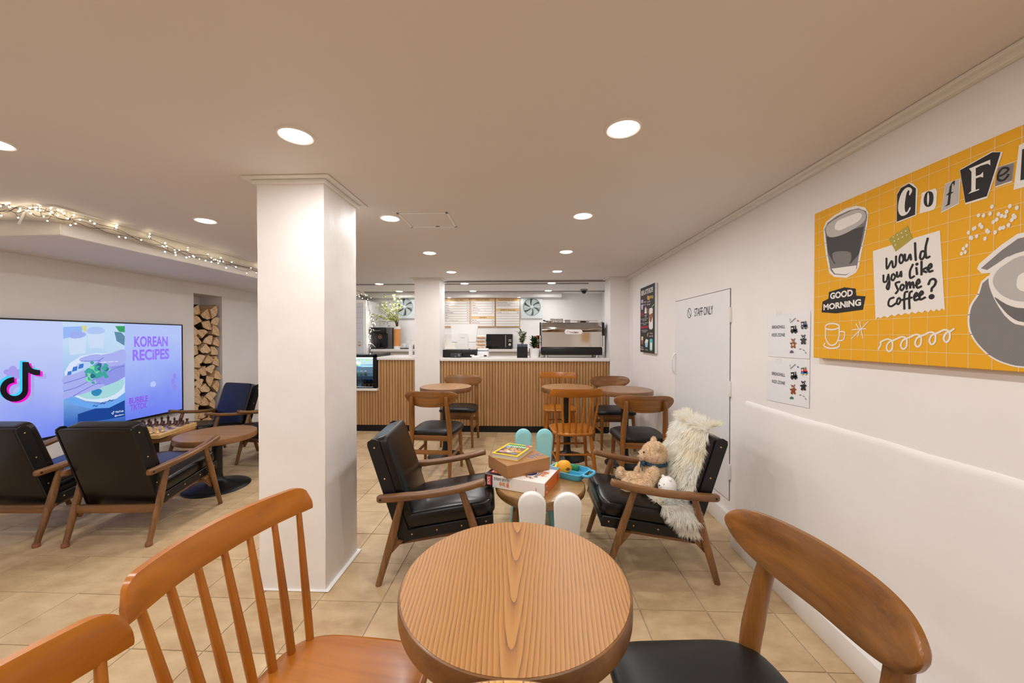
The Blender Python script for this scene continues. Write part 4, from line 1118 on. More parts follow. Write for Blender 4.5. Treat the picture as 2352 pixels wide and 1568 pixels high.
# potted plants
M_LEAF = mat('leaf_green', (58, 92, 40), 0.45, var=((36, 66, 26), 30, 0.3)); M_LEAF2 = mat('leaf_sage', (112, 128, 78), 0.5, var=((84, 104, 56), 30, 0.3)); M_SOIL = mat('soil', (60, 44, 34), 0.95)
def leaf_mesh(name, mt, L_, w):
    m = MB(); n = 5; vs = []; fs = []
    for i in range(n + 1):
        u = i / n; ww = w * sin(pi * min(0.98, u * 0.92 + 0.06)); z = -0.25 * L_ * u * u
        vs += [(-ww, L_ * u, z + 0.1 * ww), (0, L_ * u, z - 0.15 * ww), (ww, L_ * u, z + 0.1 * ww)]
    for i in range(n): fs += [(3 * i, 3 * i + 1, 3 * i + 4, 3 * i + 3), (3 * i + 1, 3 * i + 2, 3 * i + 5, 3 * i + 4)]
    return m.add(vs, fs).mesh(name, mt, 60)
def plant(x, y, label, plabel, pot_fn, h0, n, mt, L_, w, hgt, seed):
    t = thing('plant_pot', plabel, 'pot', (x, y, ZC)); pot_fn(t)
    p = thing('potted_plant', label, 'plant', (x, y, ZC + h0))
    rg = random.Random(seed); lm = leaf_mesh('leaf', mt, L_, w)
    for s in range(7):
        a = rg.uniform(0, 6.28); e = Vector((cos(a) * rg.uniform(0.015, 0.06), sin(a) * rg.uniform(0.01, 0.05), hgt * rg.uniform(0.5, 1.0)))
        st = MB().tube([(e.x * 0.3, e.y * 0.3, -0.012), (e.x * 0.6, e.y * 0.6, e.z * 0.5), e], [0.003, 0.0025, 0.0015], 6).build('stem', mat('stem_green', (96, 104, 56), 0.6), p)
        for k in range(n):
            f = rg.uniform(0.12, 1.0); aa = rg.uniform(0, 6.28); q = Vector((e.x * (0.3 + 0.7 * f), e.y * (0.3 + 0.7 * f), e.z * f))
            o = place('leaf', lm, st, loc=q, rot=(rg.uniform(0.0, 1.2), rg.uniform(-0.3, 0.3), aa)); kk = rg.uniform(0.45, 0.95); o.scale = (kk, kk, kk)
def pot_black(t):
    MB().span((-0.072, -0.072, 0), (0.072, 0.072, 0.148), 0.003, 1).build('planter', M_BLKPL, t)
    MB().span((-0.07, -0.07, 0.148), (0.07, 0.07, 0.184), 0.003, 1).build('stone_collar', mat('slate', (96, 104, 120), 0.7, var=((60, 66, 80), 60, 0.2)), t)
def pot_white(t):
    MB().lathe([(0.062, 0.0), (0.074, 0.128), (0.066, 0.128), (0.064, 0.112), (0.0, 0.112)], 32).build('planter', M_WHITEPL, t)
    MB().lathe([(0.064, 0.1125), (0.064, 0.1135)], 24).build('soil', M_SOIL, t)
plant(-0.055, 5.08, 'sage green bushy plant growing in the square black planter', 'square black planter with grey collar on the bar', pot_black, 0.185, 19, M_LEAF2, 0.075, 0.012, 0.18, 4)
plant(0.107, 5.07, 'dark green leafy plant growing in the round white pot', 'round white pot on the bar beside the espresso machine', pot_white, 0.114, 20, M_LEAF, 0.09, 0.018, 0.18, 8)
t = thing('red_tin', 'small red tin behind the leafy plant on the bar', 'tin', (0.165, 5.32, ZC))
MB().lathe([(0.026, 0.0), (0.026, 0.3), (0.02, 0.305)], 20).build('body', mat('red_tin', (168, 40, 30), 0.4), t)
MB().span((-0.012, -0.0275, 0.17), (0.012, -0.0255, 0.25)).build('sticker', M_ROW, t)

# ---- espresso machine
es = thing('espresso_machine', 'polished steel espresso machine with red maker name on the bar', 'espresso machine', (0.62, 5.2, ZC))
hw = 0.415
MB().span((-hw, -0.13, 0.035), (hw, 0.24, 0.145), 0.018, 3).build('base', M_BLKPL, es)
def face(u, v):
    z = 0.145 + 0.335 * u; x = -hw + 0.01 + (2 * hw - 0.02) * v
    y = -0.125 + (0.0 if u < 0.62 else -0.012 * sin((u - 0.62) / 0.1 * pi / 2) if u < 0.72 else -0.012 + 0.06 * ((u - 0.72) / 0.28) ** 1.6)
    y += 0.006 * sin(v * 9 + u * 3) * (u > 0.72) + 0.002 * sin(v * 5)
    return (x, y, z)
MB().grid(face, 40, 40).build('steel_panel', M_STEEL, es, 60)
MB().span((-hw + 0.012, -0.075, 0.145), (hw - 0.012, 0.235, 0.478), 0.006, 2).build('body', M_STEEL2, es)
for s in (-1, 1):
    MB().prism([(-0.15, 0.30), (-0.02, 0.30), (0.0, 0.46), (-0.04, 0.49), (-0.135, 0.475)], s * hw, s * (hw + 0.022), lambda a, b, c: Vector((c, a, b))).build('side_cap', M_BLKPL, es)
    MB().tube([(s * (hw + 0.006), -0.11, 0.15), (s * (hw + 0.006), -0.11, 0.30)], 0.009, 8).build('side_post', M_STEEL, es)
    for y in (-0.09, 0.19):
        MB().lathe([(0.026, 0.0), (0.022, 0.035)], 16, (s * (hw - 0.07), y, 0)).build('foot', M_STEEL2, es)
rl = MB().tube([(-hw + 0.05, -0.06, 0.505), (hw - 0.05, -0.06, 0.505)], 0.004, 6)
rl.build('cup_rail', M_STEEL, es)
bd = [(-0.088 + 0.032 * cos(a), 0.032 * sin(a)) for a in [pi / 2 + pi * k / 10 for k in range(11)]] + [(0.088 + 0.032 * cos(a), 0.032 * sin(a)) for a in [-pi / 2 + pi * k / 10 for k in range(11)]]
MB().prism(bd, -0.148, -0.136, lambda a, b, c: Vector((a + 0.02, c, b + 0.352))).build('badge', M_WHITEPL, es)
ep = Panel((0.02, -0.1485, 0.352), (1, 0, 0), (0, 0, 1)); M_RED = mat('badge_red', (150, 30, 30), 0.4)
ep.text('FAEMA', -0.048, -0.020, 0.024, M_RED, bold=0.012, fit=0.118)
ep.stroke([(-0.092, -0.004), (-0.075, 0.014), (-0.058, -0.004)], 0.004, M_RED, part='emblem'); ep.stroke([(-0.089, -0.002), (-0.089, -0.019), (-0.06, -0.019)], 0.002, M_RED, part='emblem'); ep.flush(es)
for k, (x, r, hh, mt) in enumerate(((-0.262, 0.022, 0.062, M_STEEL), (-0.215, 0.02, 0.06, M_STEEL2), (-0.17, 0.02, 0.06, M_STEEL), (-0.125, 0.02, 0.062, M_STEEL2))):
    t = thing('steel_cup', 'small shiny steel cup standing on the espresso machine', 'cup', (0.62 + x, 5.24, ZC + 0.4785), group='steel cups on the espresso machine')
    MB().lathe([(r, 0.0), (r * 1.05, hh), (r * 0.95, hh), (r * 0.9, 0.004), (0.0, 0.004)], 20).build('body', mt, t)
    MB().lathe([(r * 1.06, hh - 0.004), (r * 1.08, hh - 0.001), (r * 1.06, hh)], 20, caps=False).build('rim', M_STEEL, t)
t = thing('portafilter', 'portafilter with black handle lying on the espresso machine', 'portafilter', (0.62 - 0.31, 5.2, ZC + 0.4785))
MB().lathe([(0.028, 0.0), (0.032, 0.03), (0.026, 0.03), (0.0, 0.01)], 20).build('basket', M_STEEL, t)
MB().tube([(-0.025, -0.01, 0.02), (-0.06, -0.03, 0.03), (-0.075, -0.04, 0.032)], [0.008, 0.011, 0.009], 8).build('grip', M_BLKPL, t)
t = thing('knock_box', 'grey open tin on top of the espresso machine', 'tin', (0.62 - 0.04, 5.24, ZC + 0.4785))
MB().lathe([(0.036, 0.0), (0.038, 0.045), (0.035, 0.045), (0.033, 0.005), (0.0, 0.005)], 24).build('body', M_STEEL2, t)
MB().lathe([(0.0382, 0.03), (0.0392, 0.034), (0.0382, 0.038)], 24, caps=False).build('rim', M_BLKPL, t)
t = thing('tamper_stand', 'steel tamping stand on top of the espresso machine', 'stand', (0.62 + 0.17, 5.24, ZC + 0.4785))
MB().span((-0.08, -0.04, 0), (0.08, 0.04, 0.034), 0.004, 1).build('body', M_STEEL2, t)
MB().span((-0.04, -0.0415, 0.006), (0.04, -0.039, 0.03)).build('opening', M_BLKPL, t)

# =================================================================== TELEVISION WALL
XT = X_L + 0.055                                  # plane of the screen
def tvp(zx, zy):                                  # a point of the photographed screen -> the screen plane
    p = on_x(zx / 5.6, 740 + zy / 5.6, XT); return (p.y - TVY0, p.z - TVZ0)
TVY0, TVY1, TVZ0, TVZ1 = 2.36, 4.035, 0.462, 1.405
tv = thing('television', 'large wall-mounted television showing a korean recipe video', 'television', (X_L, (TVY0 + TVY1) / 2, TVZ0), room=True)
MB().span((X_L + 0.002, TVY0 + 0.3, TVZ0 + 0.2), (X_L + 0.02, TVY1 - 0.3, TVZ1 - 0.2)).build('wall_mount', M_BLACK, tv)
MB().span((X_L + 0.02, TVY0 - 0.012, TVZ0 - 0.016), (XT - 0.001, TVY1 + 0.012, TVZ1 + 0.012), 0.005, 2).build('casing', M_BLKPL, tv)
bz = MB()
for a, b in (((TVY0 - 0.012, TVZ0 - 0.018), (TVY1 + 0.012, TVZ0)), ((TVY0 - 0.012, TVZ1), (TVY1 + 0.012, TVZ1 + 0.012)), ((TVY0 - 0.012, TVZ0), (TVY0, TVZ1)), ((TVY1, TVZ0), (TVY1 + 0.012, TVZ1))):
    bz.span((XT - 0.002, a[0], a[1]), (XT + 0.006, b[0], b[1]), 0.002, 1)
bz.build('bezel', M_BLKPL, tv)
def scr(name, c, s=0.82): return mat('screen_' + name, (4, 4, 6), 0.25, emit=c, strength=s)
def scr_grad(name, c1, c2, c3):
    m = mat('screen_' + name, (4, 4, 6), 0.25, emit=c1, strength=0.82); nt = m.node_tree; b = nt.nodes['Principled BSDF']
    ge = nt.nodes.new('ShaderNodeNewGeometry'); sx = nt.nodes.new('ShaderNodeSeparateXYZ'); nt.links.new(ge.outputs['Position'], sx.inputs[0])
    mr = nt.nodes.new('ShaderNodeMapRange'); mr.inputs['From Min'].default_value = TVZ0; mr.inputs['From Max'].default_value = TVZ1
    nt.links.new(sx.outputs['Z'], mr.inputs['Value'])
    nz = nt.nodes.new('ShaderNodeTexNoise'); nz.inputs['Scale'].default_value = 3.0; nt.links.new(ge.outputs['Position'], nz.inputs['Vector'])
    ad = nt.nodes.new('ShaderNodeMath'); ad.operation = 'MULTIPLY_ADD'; ad.inputs[1].default_value = 0.35; nt.links.new(nz.outputs['Fac'], ad.inputs[0]); nt.links.new(mr.outputs[0], ad.inputs[2])
    rp = nt.nodes.new('ShaderNodeValToRGB'); e = rp.color_ramp.elements
    e[0].color = lin(c1); e[0].position = 0.18; e[1].color = lin(c3); e[1].position = 1.1; k = e.new(0.55); k.color = lin(c2)
    nt.links.new(ad.outputs[0], rp.inputs['Fac']); nt.links.new(rp.outputs['Color'], b.inputs['Emission Color'])
    return m
S_BG = scr_grad('lilac', (122, 142, 246), (176, 190, 252), (198, 209, 252)); S_BG2 = scr_grad('lilac_right', (104, 126, 246), (150, 168, 250), (180, 198, 252))
S_MID = scr_grad('video', (40, 92, 190), (140, 190, 244), (196, 222, 250))
TP = Panel((XT, TVY0, TVZ0), (0, 1, 0), (0, 0, 1))
TW, THh = TVY1 - TVY0, TVZ1 - TVZ0
m0, m1 = tvp(812, 600)[0], tvp(1607, 600)[0]
TP.rect(0, 0, m0, THh, S_BG, 0.0, 'screen'); TP.rect(m1, 0, TW, THh, S_BG2, 0.0, 'screen'); TP.rect(m0, 0, m1, THh, S_MID, 0.0, 'screen')
def tpoly(pts, mt, w, part='screen_picture', sm=0):
    P = [tvp(a, b) for a, b in pts]
    if sm: P = [(v.x, v.y) for v in smooth_path([(a, b, 0) for a, b in P], sm, True)]
    TP.poly(P, mt, w, part)
S_BLK = scr('black', (10, 12, 24)); S_CY = scr('cyan', (60, 214, 255)); S_MG = scr('magenta', (250, 20, 214)); S_SH = scr('shade', (170, 176, 240))
note = [(285, 510), (368, 510), (374, 540), (388, 568), (410, 590), (440, 604), (475, 611), (515, 613), (515, 681), (470, 680), (430, 674), (394, 662), (362, 645)]
note += [(180 + 182 * cos(t), 862 + 158 * sin(t)) for t in [1.5 * pi * k / 36 for k in range(37)]]
note += [(184 + 101 * cos(t), 862 + 85 * sin(t)) for t in [1.5 * pi * (1 - k / 30) for k in range(31)]]
def shift(ps, dx, dy): return [(a + dx, b + dy) for a, b in ps]
tpoly(shift(note, 80, 48), S_SH, 0.0004, 'logo'); tpoly(shift(note, 33, 16), S_MG, 0.0008, 'logo'); tpoly(shift(note, -33, -18), S_CY, 0.0012, 'logo'); tpoly(note, S_BLK, 0.0016, 'logo')
S_FL = scr('flower', (170, 160, 240))
for k in range(5):
    a = 2 * pi * k / 5; c = tvp(165 + 55 * sin(a), 655 - 45 * cos(a)); TP.ell(c[0], c[1], 0.022, 0.03, S_FL, 0.0003, rot=-a, part='screen_picture')
c = tvp(1970, 795); TP.ell(c[0], c[1], 0.03, 0.03, scr('dot', (190, 206, 252)), 0.0004, part='screen_picture')
for a in ((2245, 690), (2225, 760), (2245, 830)):
    c = tvp(*a); TP.ell(min(c[0], TW - 0.02), c[1], 0.018, 0.03, scr('petal', (150, 140, 240)), 0.0004, part='screen_picture')
# the recipe video: bowl, towel, open hand with greens
S_WHT = scr('pale', (206, 226, 252)); S_BOWL = scr('bowl', (176, 206, 250)); S_SOUP = scr('soup', (168, 220, 226)); S_RIM = scr('rim', (220, 234, 254)); S_HAND = scr('hand', (172, 178, 244)); S_HAND2 = scr('hand_shade', (146, 152, 236)); S_G1 = scr('greens', (60, 170, 160)); S_G2 = scr('greens_light', (130, 226, 170)); S_G3 = scr('greens_dark', (34, 112, 140)); S_NAVY = scr('navy', (26, 70, 150)); S_CLOTH = scr('cloth', (110, 170, 244)); S_SPOT = scr('spot', (56, 120, 214))
tpoly([(812, 60), (1060, 50), (1050, 150), (812, 215)], scr('lid1', (150, 186, 250)), 0.0003)
tpoly([(1120, 95), (1180, 60), (1280, 60), (1345, 95), (1340, 130), (1270, 150), (1180, 150), (1120, 130)], scr('lid2', (176, 200, 250)), 0.0004, sm=3)
tpoly([(870, 160), (960, 120), (1080, 130), (1105, 165), (1030, 200), (930, 205)], scr('lid3', (160, 176, 244)), 0.0004, sm=3)
tpoly([(880, 210), (1110, 190), (1100, 400), (900, 420)], S_WHT, 0.0003); tpoly([(1130, 150), (1340, 130), (1330, 330), (1150, 330)], S_WHT, 0.0003)
tpoly([(1040, 45), (1120, 45), (1110, 110), (1075, 120)], scr('yellow', (214, 214, 150)), 0.0005)
tpoly([(1480, 48), (1605, 48), (1605, 130), (1530, 120)], scr('leaf', (40, 160, 96)), 0.0005); tpoly([(1470, 120), (1560, 130), (1605, 180), (1600, 300), (1500, 240)], scr('vase', (90, 140, 170)), 0.0004)
bowl = [(830, 640), (900, 520), (1050, 430), (1250, 395), (1450, 410), (1605, 470), (1605, 900), (1500, 980), (1300, 1030), (1100, 1010), (930, 940), (850, 820)]
tpoly(shift(bowl, 0, 22), S_BOWL, 0.0004, sm=3) if False else None
def clampu(pts): return [(min(1605, max(815, a)), b) for a, b in pts]
tpoly([(815, 990), (900, 950), (1100, 1030), (1300, 1060), (1500, 1000), (1605, 900), (1605, 1000), (1400, 1100), (1150, 1110), (950, 1060)], S_CLOTH, 0.0005)
tpoly([(1000, 1180), (1250, 1100), (1605, 980), (1605, 1210), (1000, 1310)], S_NAVY, 0.0004)
tpoly(clampu(bowl), S_RIM, 0.0006); tpoly([(880, 660), (1000, 530), (1250, 460), (1500, 490), (1600, 560), (1595, 800), (1480, 930), (1250, 985), (1020, 940), (900, 830)], scr('bowl_in', (190, 214, 252)), 0.0008)
tpoly([(960, 880), (1100, 800), (1400, 760), (1590, 740), (1560, 860), (1400, 960), (1180, 990), (1020, 950)], S_SOUP, 0.001, sm=3)
for a, b, r in ((890, 655, 30), (960, 600, 36), (1040, 565, 36)): tpoly([(a - r, b + r), (a - r * 0.6, b - r * 0.7), (a + r, b - r), (a + r * 0.8, b + r * 0.5)], S_SPOT, 0.001)
tpoly([(1180, 880), (1230, 855), (1290, 860), (1310, 890), (1270, 940), (1210, 945), (1175, 915)], scr('soupleaf', (50, 140, 190)), 0.0013, sm=3)
for pts in ([(815, 700), (960, 660), (1100, 610), (1150, 650), (1120, 690), (960, 740), (815, 785)], [(815, 790), (980, 740), (1130, 690), (1180, 730), (1080, 800), (900, 860), (815, 870)], [(815, 900), (960, 850), (1110, 780), (1220, 740), (1230, 800), (1080, 870), (900, 960), (815, 985)], [(935, 930), (1080, 850), (1230, 790), (1340, 800), (1300, 840), (1150, 890), (960, 950)],
            [(1020, 470), (1120, 430), (1260, 410), (1320, 440), (1270, 490), (1120, 500), (1040, 500)]):
    tpoly(pts, S_HAND, 0.0016, sm=4)
tpoly([(1100, 640), (1180, 560), (1270, 490), (1280, 420), (1420, 410), (1560, 430), (1605, 440), (1605, 700), (1500, 760), (1400, 800), (1300, 830), (1200, 800), (1130, 720)], S_HAND2, 0.0015)
tpoly([(1290, 430), (1420, 400), (1600, 350), (1605, 520), (1480, 560), (1330, 560)], S_HAND, 0.0018, sm=3)
for pts in ([(815, 787), (980, 738), (1130, 688), (1180, 670)], [(815, 885), (960, 845), (1110, 775), (1215, 735)], [(935, 950), (1080, 868), (1230, 795), (1300, 790)], [(1040, 500), (1150, 500), (1270, 488), (1330, 450)], [(1400, 640), (1480, 590), (1600, 560)]):
    P = [tvp(a, b) for a, b in pts]; P = [(q.x, q.y) for q in smooth_path([(a, b, 0) for a, b in P], 5)]
    TP.stroke(P, 0.006, scr('crease', (112, 120, 214)), 0.0019, 'screen_picture')
rg = random.Random(2)
for k in range(52):
    a, b = 1240 + rg.gauss(0, 70), 640 + rg.gauss(0, 55); r = rg.uniform(24, 50); an = rg.uniform(0, 6)
    tpoly([(a + r * cos(an + q) * (1 if i % 2 else 0.6), b + r * sin(an + q) * 0.7) for i, q in enumerate([0, 0.9, 1.8, 2.7, 3.6, 4.5, 5.4])], rg.choice((S_G1, S_G2, S_G3, S_G1)), 0.002 + k * 0.00003)
for a in (1190, 1290, 1390):
    P = [tvp(a + 22 * q, 1075 - 0.35 * (a - 1190) + 9 * (-1) ** q) for q in range(4)]; TP.stroke(P, 0.007, S_NAVY, 0.0012, 'screen_picture')
S_PUR = scr('purple', (150, 112, 252)); S_PUR2 = scr('violet', (140, 92, 236)); S_W = scr('white', (236, 244, 255))
def ttext(s, x0, y0, x1, size_px, mt, bold=0.02, w=0.0024):
    a = tvp(x0, y0); b = tvp(x1, y0); h = tvp(x0, y0 - size_px)[1] - a[1]
    TP.text(s, a[0], a[1], h, mt, w, fit=b[0] - a[0], bold=bold)
ttext('KOREAN', 1724, 312, 2156, 135, S_PUR, 0.03); ttext('RECiPES', 1704, 490, 2174, 140, S_PUR, 0.03)
ttext('BUBBLE', 1658, 1050, 1900, 78, S_PUR2, 0.03); ttext('TiKTOK', 1672, 1135, 1890, 76, S_PUR2, 0.03)
ttext('TikTok', 1480, 1168, 1590, 24, S_W, 0.02); ttext('@cookerru', 1472, 1212, 1590, 18, S_W); ttext('squeeze water out', 1275, 522, 1512, 18, S_W)
mini = [(1430 + (a + 30) * 0.075, 1140 + (b - 510) * 0.085) for a, b in note]
tpoly(mini, S_W, 0.0026, 'logo')
TP.flush(tv)

# =================================================================== FIREWOOD
M_LOG = log_end(); M_BARK = mat('bark', (72, 54, 40), 0.95, var=((44, 34, 26), 25, 0.3), bump=(60, 0.6, 0.006))
LOGS = [  # (photo position in the niche, half size, direction of the wedge's pointed side, opening)
 (165, 262, 58, -30, 95), (275, 300, 72, 75, 75), (362, 270, 62, 160, 110), (160, 370, 70, 250, 85), (285, 420, 68, 60, 95), (385, 385, 58, 300, 95), (378, 490, 66, 215, 100),
 (130, 500, 60, 0, 80), (235, 515, 62, 270, 95), (170, 595, 66, 80, 95), (305, 595, 64, 300, 90), (390, 620, 58, 200, 80), (262, 690, 66, 85, 95), (155, 720, 62, 330, 95), (375, 720, 60, 225, 95),
 (208, 805, 62, 280, 90), (305, 810, 64, 100, 85), (390, 835, 60, 200, 85), (150, 865, 60, 215, 80), (240, 935, 66, 60, 75), (335, 920, 62, 285, 90), (160, 985, 62, 200, 100), (395, 990, 58, 210, 95),
 (315, 1040, 64, 20, 80), (190, 1085, 62, 290, 95), (275, 1130, 66, 75, 90), (385, 1110, 60, 180, 95), (155, 1185, 60, 350, 90), (330, 1225, 66, 270, 95), (180, 1255, 62, 70, 80), (255, 1285, 64, 80, 85),
 (355, 1310, 54, 190, 90), (150, 1340, 56, 10, 85), (160, 1420, 62, 330, 95), (245, 1425, 60, 100, 85), (325, 1410, 58, 260, 95), (390, 1430, 52, 180, 90), (180, 1500, 62, 80, 90), (290, 1510, 60, 270, 90), (380, 1520, 54, 90, 90)]
GL = 'split firewood logs in the wall niche'
rg = random.Random(6)
def log_obj(y, z, r, ang, opn, dx):
    a0 = radians(ang) + pi - radians(opn) / 2
    tip = (cos(radians(ang)) * r * 0.75, sin(radians(ang)) * r * 0.75)
    arc = [tip] + [(tip[0] + 1.42 * r * cos(a0 + radians(opn) * k / 6) * rg.uniform(0.94, 1.04), tip[1] + 1.42 * r * sin(a0 + radians(opn) * k / 6) * rg.uniform(0.94, 1.04)) for k in range(7)]
    t = thing('firewood_log', 'split firewood log stacked in the wall niche, pale cut end outward', 'firewood', (X_L - 0.02 + dx, y, z), group=GL)
    MB().prism(arc, -0.24, 0.0, lambda a, b, c: Vector((c, a, b))).build('wood', M_LOG, t, 20)
    m = MB(); n = 7; vs = []
    for c in (-0.24, -0.003):
        for a, b in arc[1:]: vs.append((c, tip[0] + (a - tip[0]) * 1.045, tip[1] + (b - tip[1]) * 1.045))
        for a, b in arc[1:]: vs.append((c, tip[0] + (a - tip[0]) * 1.002, tip[1] + (b - tip[1]) * 1.002))
    fs = [(k, k + 1, 14 + k + 1, 14 + k) for k in range(6)] + [(14 + k, 14 + k + 1, 21 + k + 1, 21 + k) for k in range(6)]
    m.add(vs, fs).build('bark', M_BARK, t, 40)
for zx, zy, r, ang, opn in LOGS:
    p = on_x(420 + zx / 4.9, 660 + zy / 4.9, X_L - 0.01)
    rm = r * 0.00128
    y = min(max(p.y, NY0 + 0.05), NY1 - 0.05)
    log_obj(y, p.z, rm, ang, opn, rg.uniform(-0.02, 0.005))
zz = 0.22
for k in range(6):
    log_obj(NY0 + 0.07 + 0.13 * (k % 3), 0.055 + 0.085 * (k // 3), 0.042, rg.choice((80, 260, 20, 200)), 90, rg.uniform(-0.02, 0.0))

# =================================================================== CHESS
CB = (-3.215, 3.03); CBZ = 0.4555; CBR = radians(12); SQ = 0.05
bd = thing('chess_board', 'folding wooden chess board set up on the low table', 'chess board', (CB[0], CB[1], CBZ), CBR)
M_CBW = W('board_wood', ((226, 186, 122), (200, 156, 96)), 'X', grain=20); M_SQD = mat('square_dark', (92, 62, 60), 0.3); M_SQL = mat('square_light', (214, 180, 140), 0.3)
MB().span((-0.225, -0.225, 0.0), (0.225, 0.225, 0.034), 0.003, 1).build('case', M_CBW, bd)
MB().span((-0.2255, -0.2255, 0.0162), (0.2255, 0.2255, 0.0178)).build('case_seam', M_DARK, bd)
sqm = [MB().span((-SQ / 2, -SQ / 2, 0), (SQ / 2, SQ / 2, 0.0012)).mesh('square', m, 0) for m in (M_SQD, M_SQL)]
for i in range(8):
    for j in range(8): place('square', sqm[(i + j) % 2], bd, loc=((i - 3.5) * SQ, (j - 3.5) * SQ, 0.0335))
for s in (-0.1, 0.1): MB().span((s - 0.012, -0.2275, 0.01), (s + 0.012, -0.225, 0.024), 0.001, 1).build('clasp', M_BRASS, bd)
M_PB = mat('chess_dark', (78, 42, 28), 0.35); M_PW = mat('chess_light', (226, 190, 122), 0.4)
def prof(kind):
    base = [(0.0145, 0.0), (0.0155, 0.004), (0.013, 0.008)]
    return base + {'pawn': [(0.007, 0.013), (0.0055, 0.024), (0.009, 0.027), (0.006, 0.029), (0.0085, 0.035), (0.006, 0.041), (0.0, 0.043)],
      'rook': [(0.009, 0.013), (0.0075, 0.03), (0.011, 0.034), (0.011, 0.044), (0.007, 0.044), (0.006, 0.04), (0.0, 0.04)],
      'bishop': [(0.008, 0.013), (0.006, 0.034), (0.010, 0.037), (0.0065, 0.039), (0.009, 0.047), (0.006, 0.055), (0.002, 0.058), (0.003, 0.061), (0.0, 0.063)],
      'queen': [(0.009, 0.013), (0.0065, 0.042), (0.011, 0.046), (0.007, 0.048), (0.0105, 0.062), (0.006, 0.064), (0.004, 0.068), (0.0, 0.070)],
      'king': [(0.009, 0.013), (0.007, 0.046), (0.0115, 0.05), (0.008, 0.052), (0.0105, 0.068), (0.006, 0.071), (0.0, 0.072)],
      'knight': [(0.009, 0.013), (0.008, 0.02), (0.0, 0.022)]}[kind]
PM = {}
def piece(kind, side, i, j):
    key = (kind, side); mt = (M_PW, M_PB)[side]
    c, s = cos(CBR), sin(CBR); lx, ly = (i - 3.5) * SQ, (j - 3.5) * SQ
    t = thing('chess_' + kind, ('light wooden ' if side == 0 else 'dark wooden ') + kind + ' standing on the chess board', 'chess piece', (CB[0] + c * lx - s * ly, CB[1] + s * lx + c * ly, CBZ + 0.035), CBR + (0 if side == 0 else pi), ('light' if side == 0 else 'dark') + ' chess pieces')
    t['label'] = t['label'].replace('knight standing', 'knight with horse head standing')
    if key not in PM:
        P = [MB().lathe(prof(kind), 14).mesh('body', mt)]
        if kind == 'knight':
            P.append(MB().prism([(-0.008, 0.018), (0.009, 0.018), (0.008, 0.03), (0.013, 0.037), (0.012, 0.043), (0.004, 0.046), (0.001, 0.054), (-0.004, 0.05), (-0.009, 0.038)], -0.005, 0.005, lambda a, b, c: Vector((c, a, b))).mesh('head', mt))
        elif kind == 'king':
            P.append(MB().box((0, 0, 0.077), (0.0035, 0.0035, 0.013)).box((0, 0, 0.078), (0.0095, 0.0035, 0.0035)).mesh('cross', mt))
        else:
            P.append(MB().lathe([(0.0148, 0.0), (0.0148, 0.0012)], 14).mesh('felt', mat('felt_green', (50, 80, 50), 0.9)))
        PM[key] = P
    for me in PM[key]: place(me.name.split('.')[0], me, t)
order = ['rook', 'knight', 'bishop', 'queen', 'king', 'bishop', 'knight', 'rook']
for i in range(8):
    piece(order[i], 0, i, 0); piece('pawn', 0, i, 1); piece('pawn', 1, i, 6); piece(order[i], 1, i, 7)

# =================================================================== POSTERS ON THE RIGHT WALL
def on_wall(X, pan):
    return lambda x, y: pan.uv(on_x(x, y, X))
# ---- big yellow coffee canvas
XP = X_R - 0.036
PY0, PY1, PZ0, PZ1 = 1.748, 0.42, 1.178, 1.834
pt = thing('coffee_canvas', 'big yellow canvas with cut-out coffee pictures and lettering', 'wall art', (X_R, (PY0 + PY1) / 2, PZ0), room=True)
M_YEL = mat('canvas_yellow', (236, 172, 22), 0.7); M_OFF = mat('print_white', (238, 234, 228), 0.65); M_GRID = mat('print_grid', (240, 214, 160), 0.65)
MB().span((XP, PY1, PZ0), (X_R - 0.004, PY0, PZ1), 0.002, 1).build('canvas', M_YEL, pt)
CP = Panel((XP - 0.0003, PY0, PZ0), (0, -1, 0), (0, 0, 1)); PW, PH = PY0 - PY1, PZ1 - PZ0
gstep = 0.0565
u = 0.03
while u < PW: CP.rect(u, 0, u + 0.0016, PH, M_GRID, 0.0002, 'grid_print'); u += gstep
v = 0.043
while v < PH: CP.rect(0, v, PW, v + 0.0016, M_GRID, 0.0004, 'grid_print'); v += 0.058
_w = on_wall(XP, CP)
def pz(zx, zy): return _w(1840 + zx / 2.613, 280 + zy / 2.613)
_uid = [0]
def zp(pts, mt, w, part='cutout_print', sm=0):
    _uid[0] += 1; part = part + '#%d' % _uid[0]
    P = [pz(a if a < 1338 else 1338 + (a - 1338) * 2.05, b) for a, b in pts]
    if sm: P = [(q.x, q.y) for q in smooth_path([(a, b, 0) for a, b in P], sm, True)]
    CP.poly(P, mt, w, part)
G1 = mat('halftone_dark', (72, 68, 68), 0.65); G2 = mat('halftone_mid', (128, 124, 122), 0.65); G3 = mat('halftone_light', (190, 186, 182), 0.65); G0 = mat('halftone_black', (32, 30, 30), 0.65)
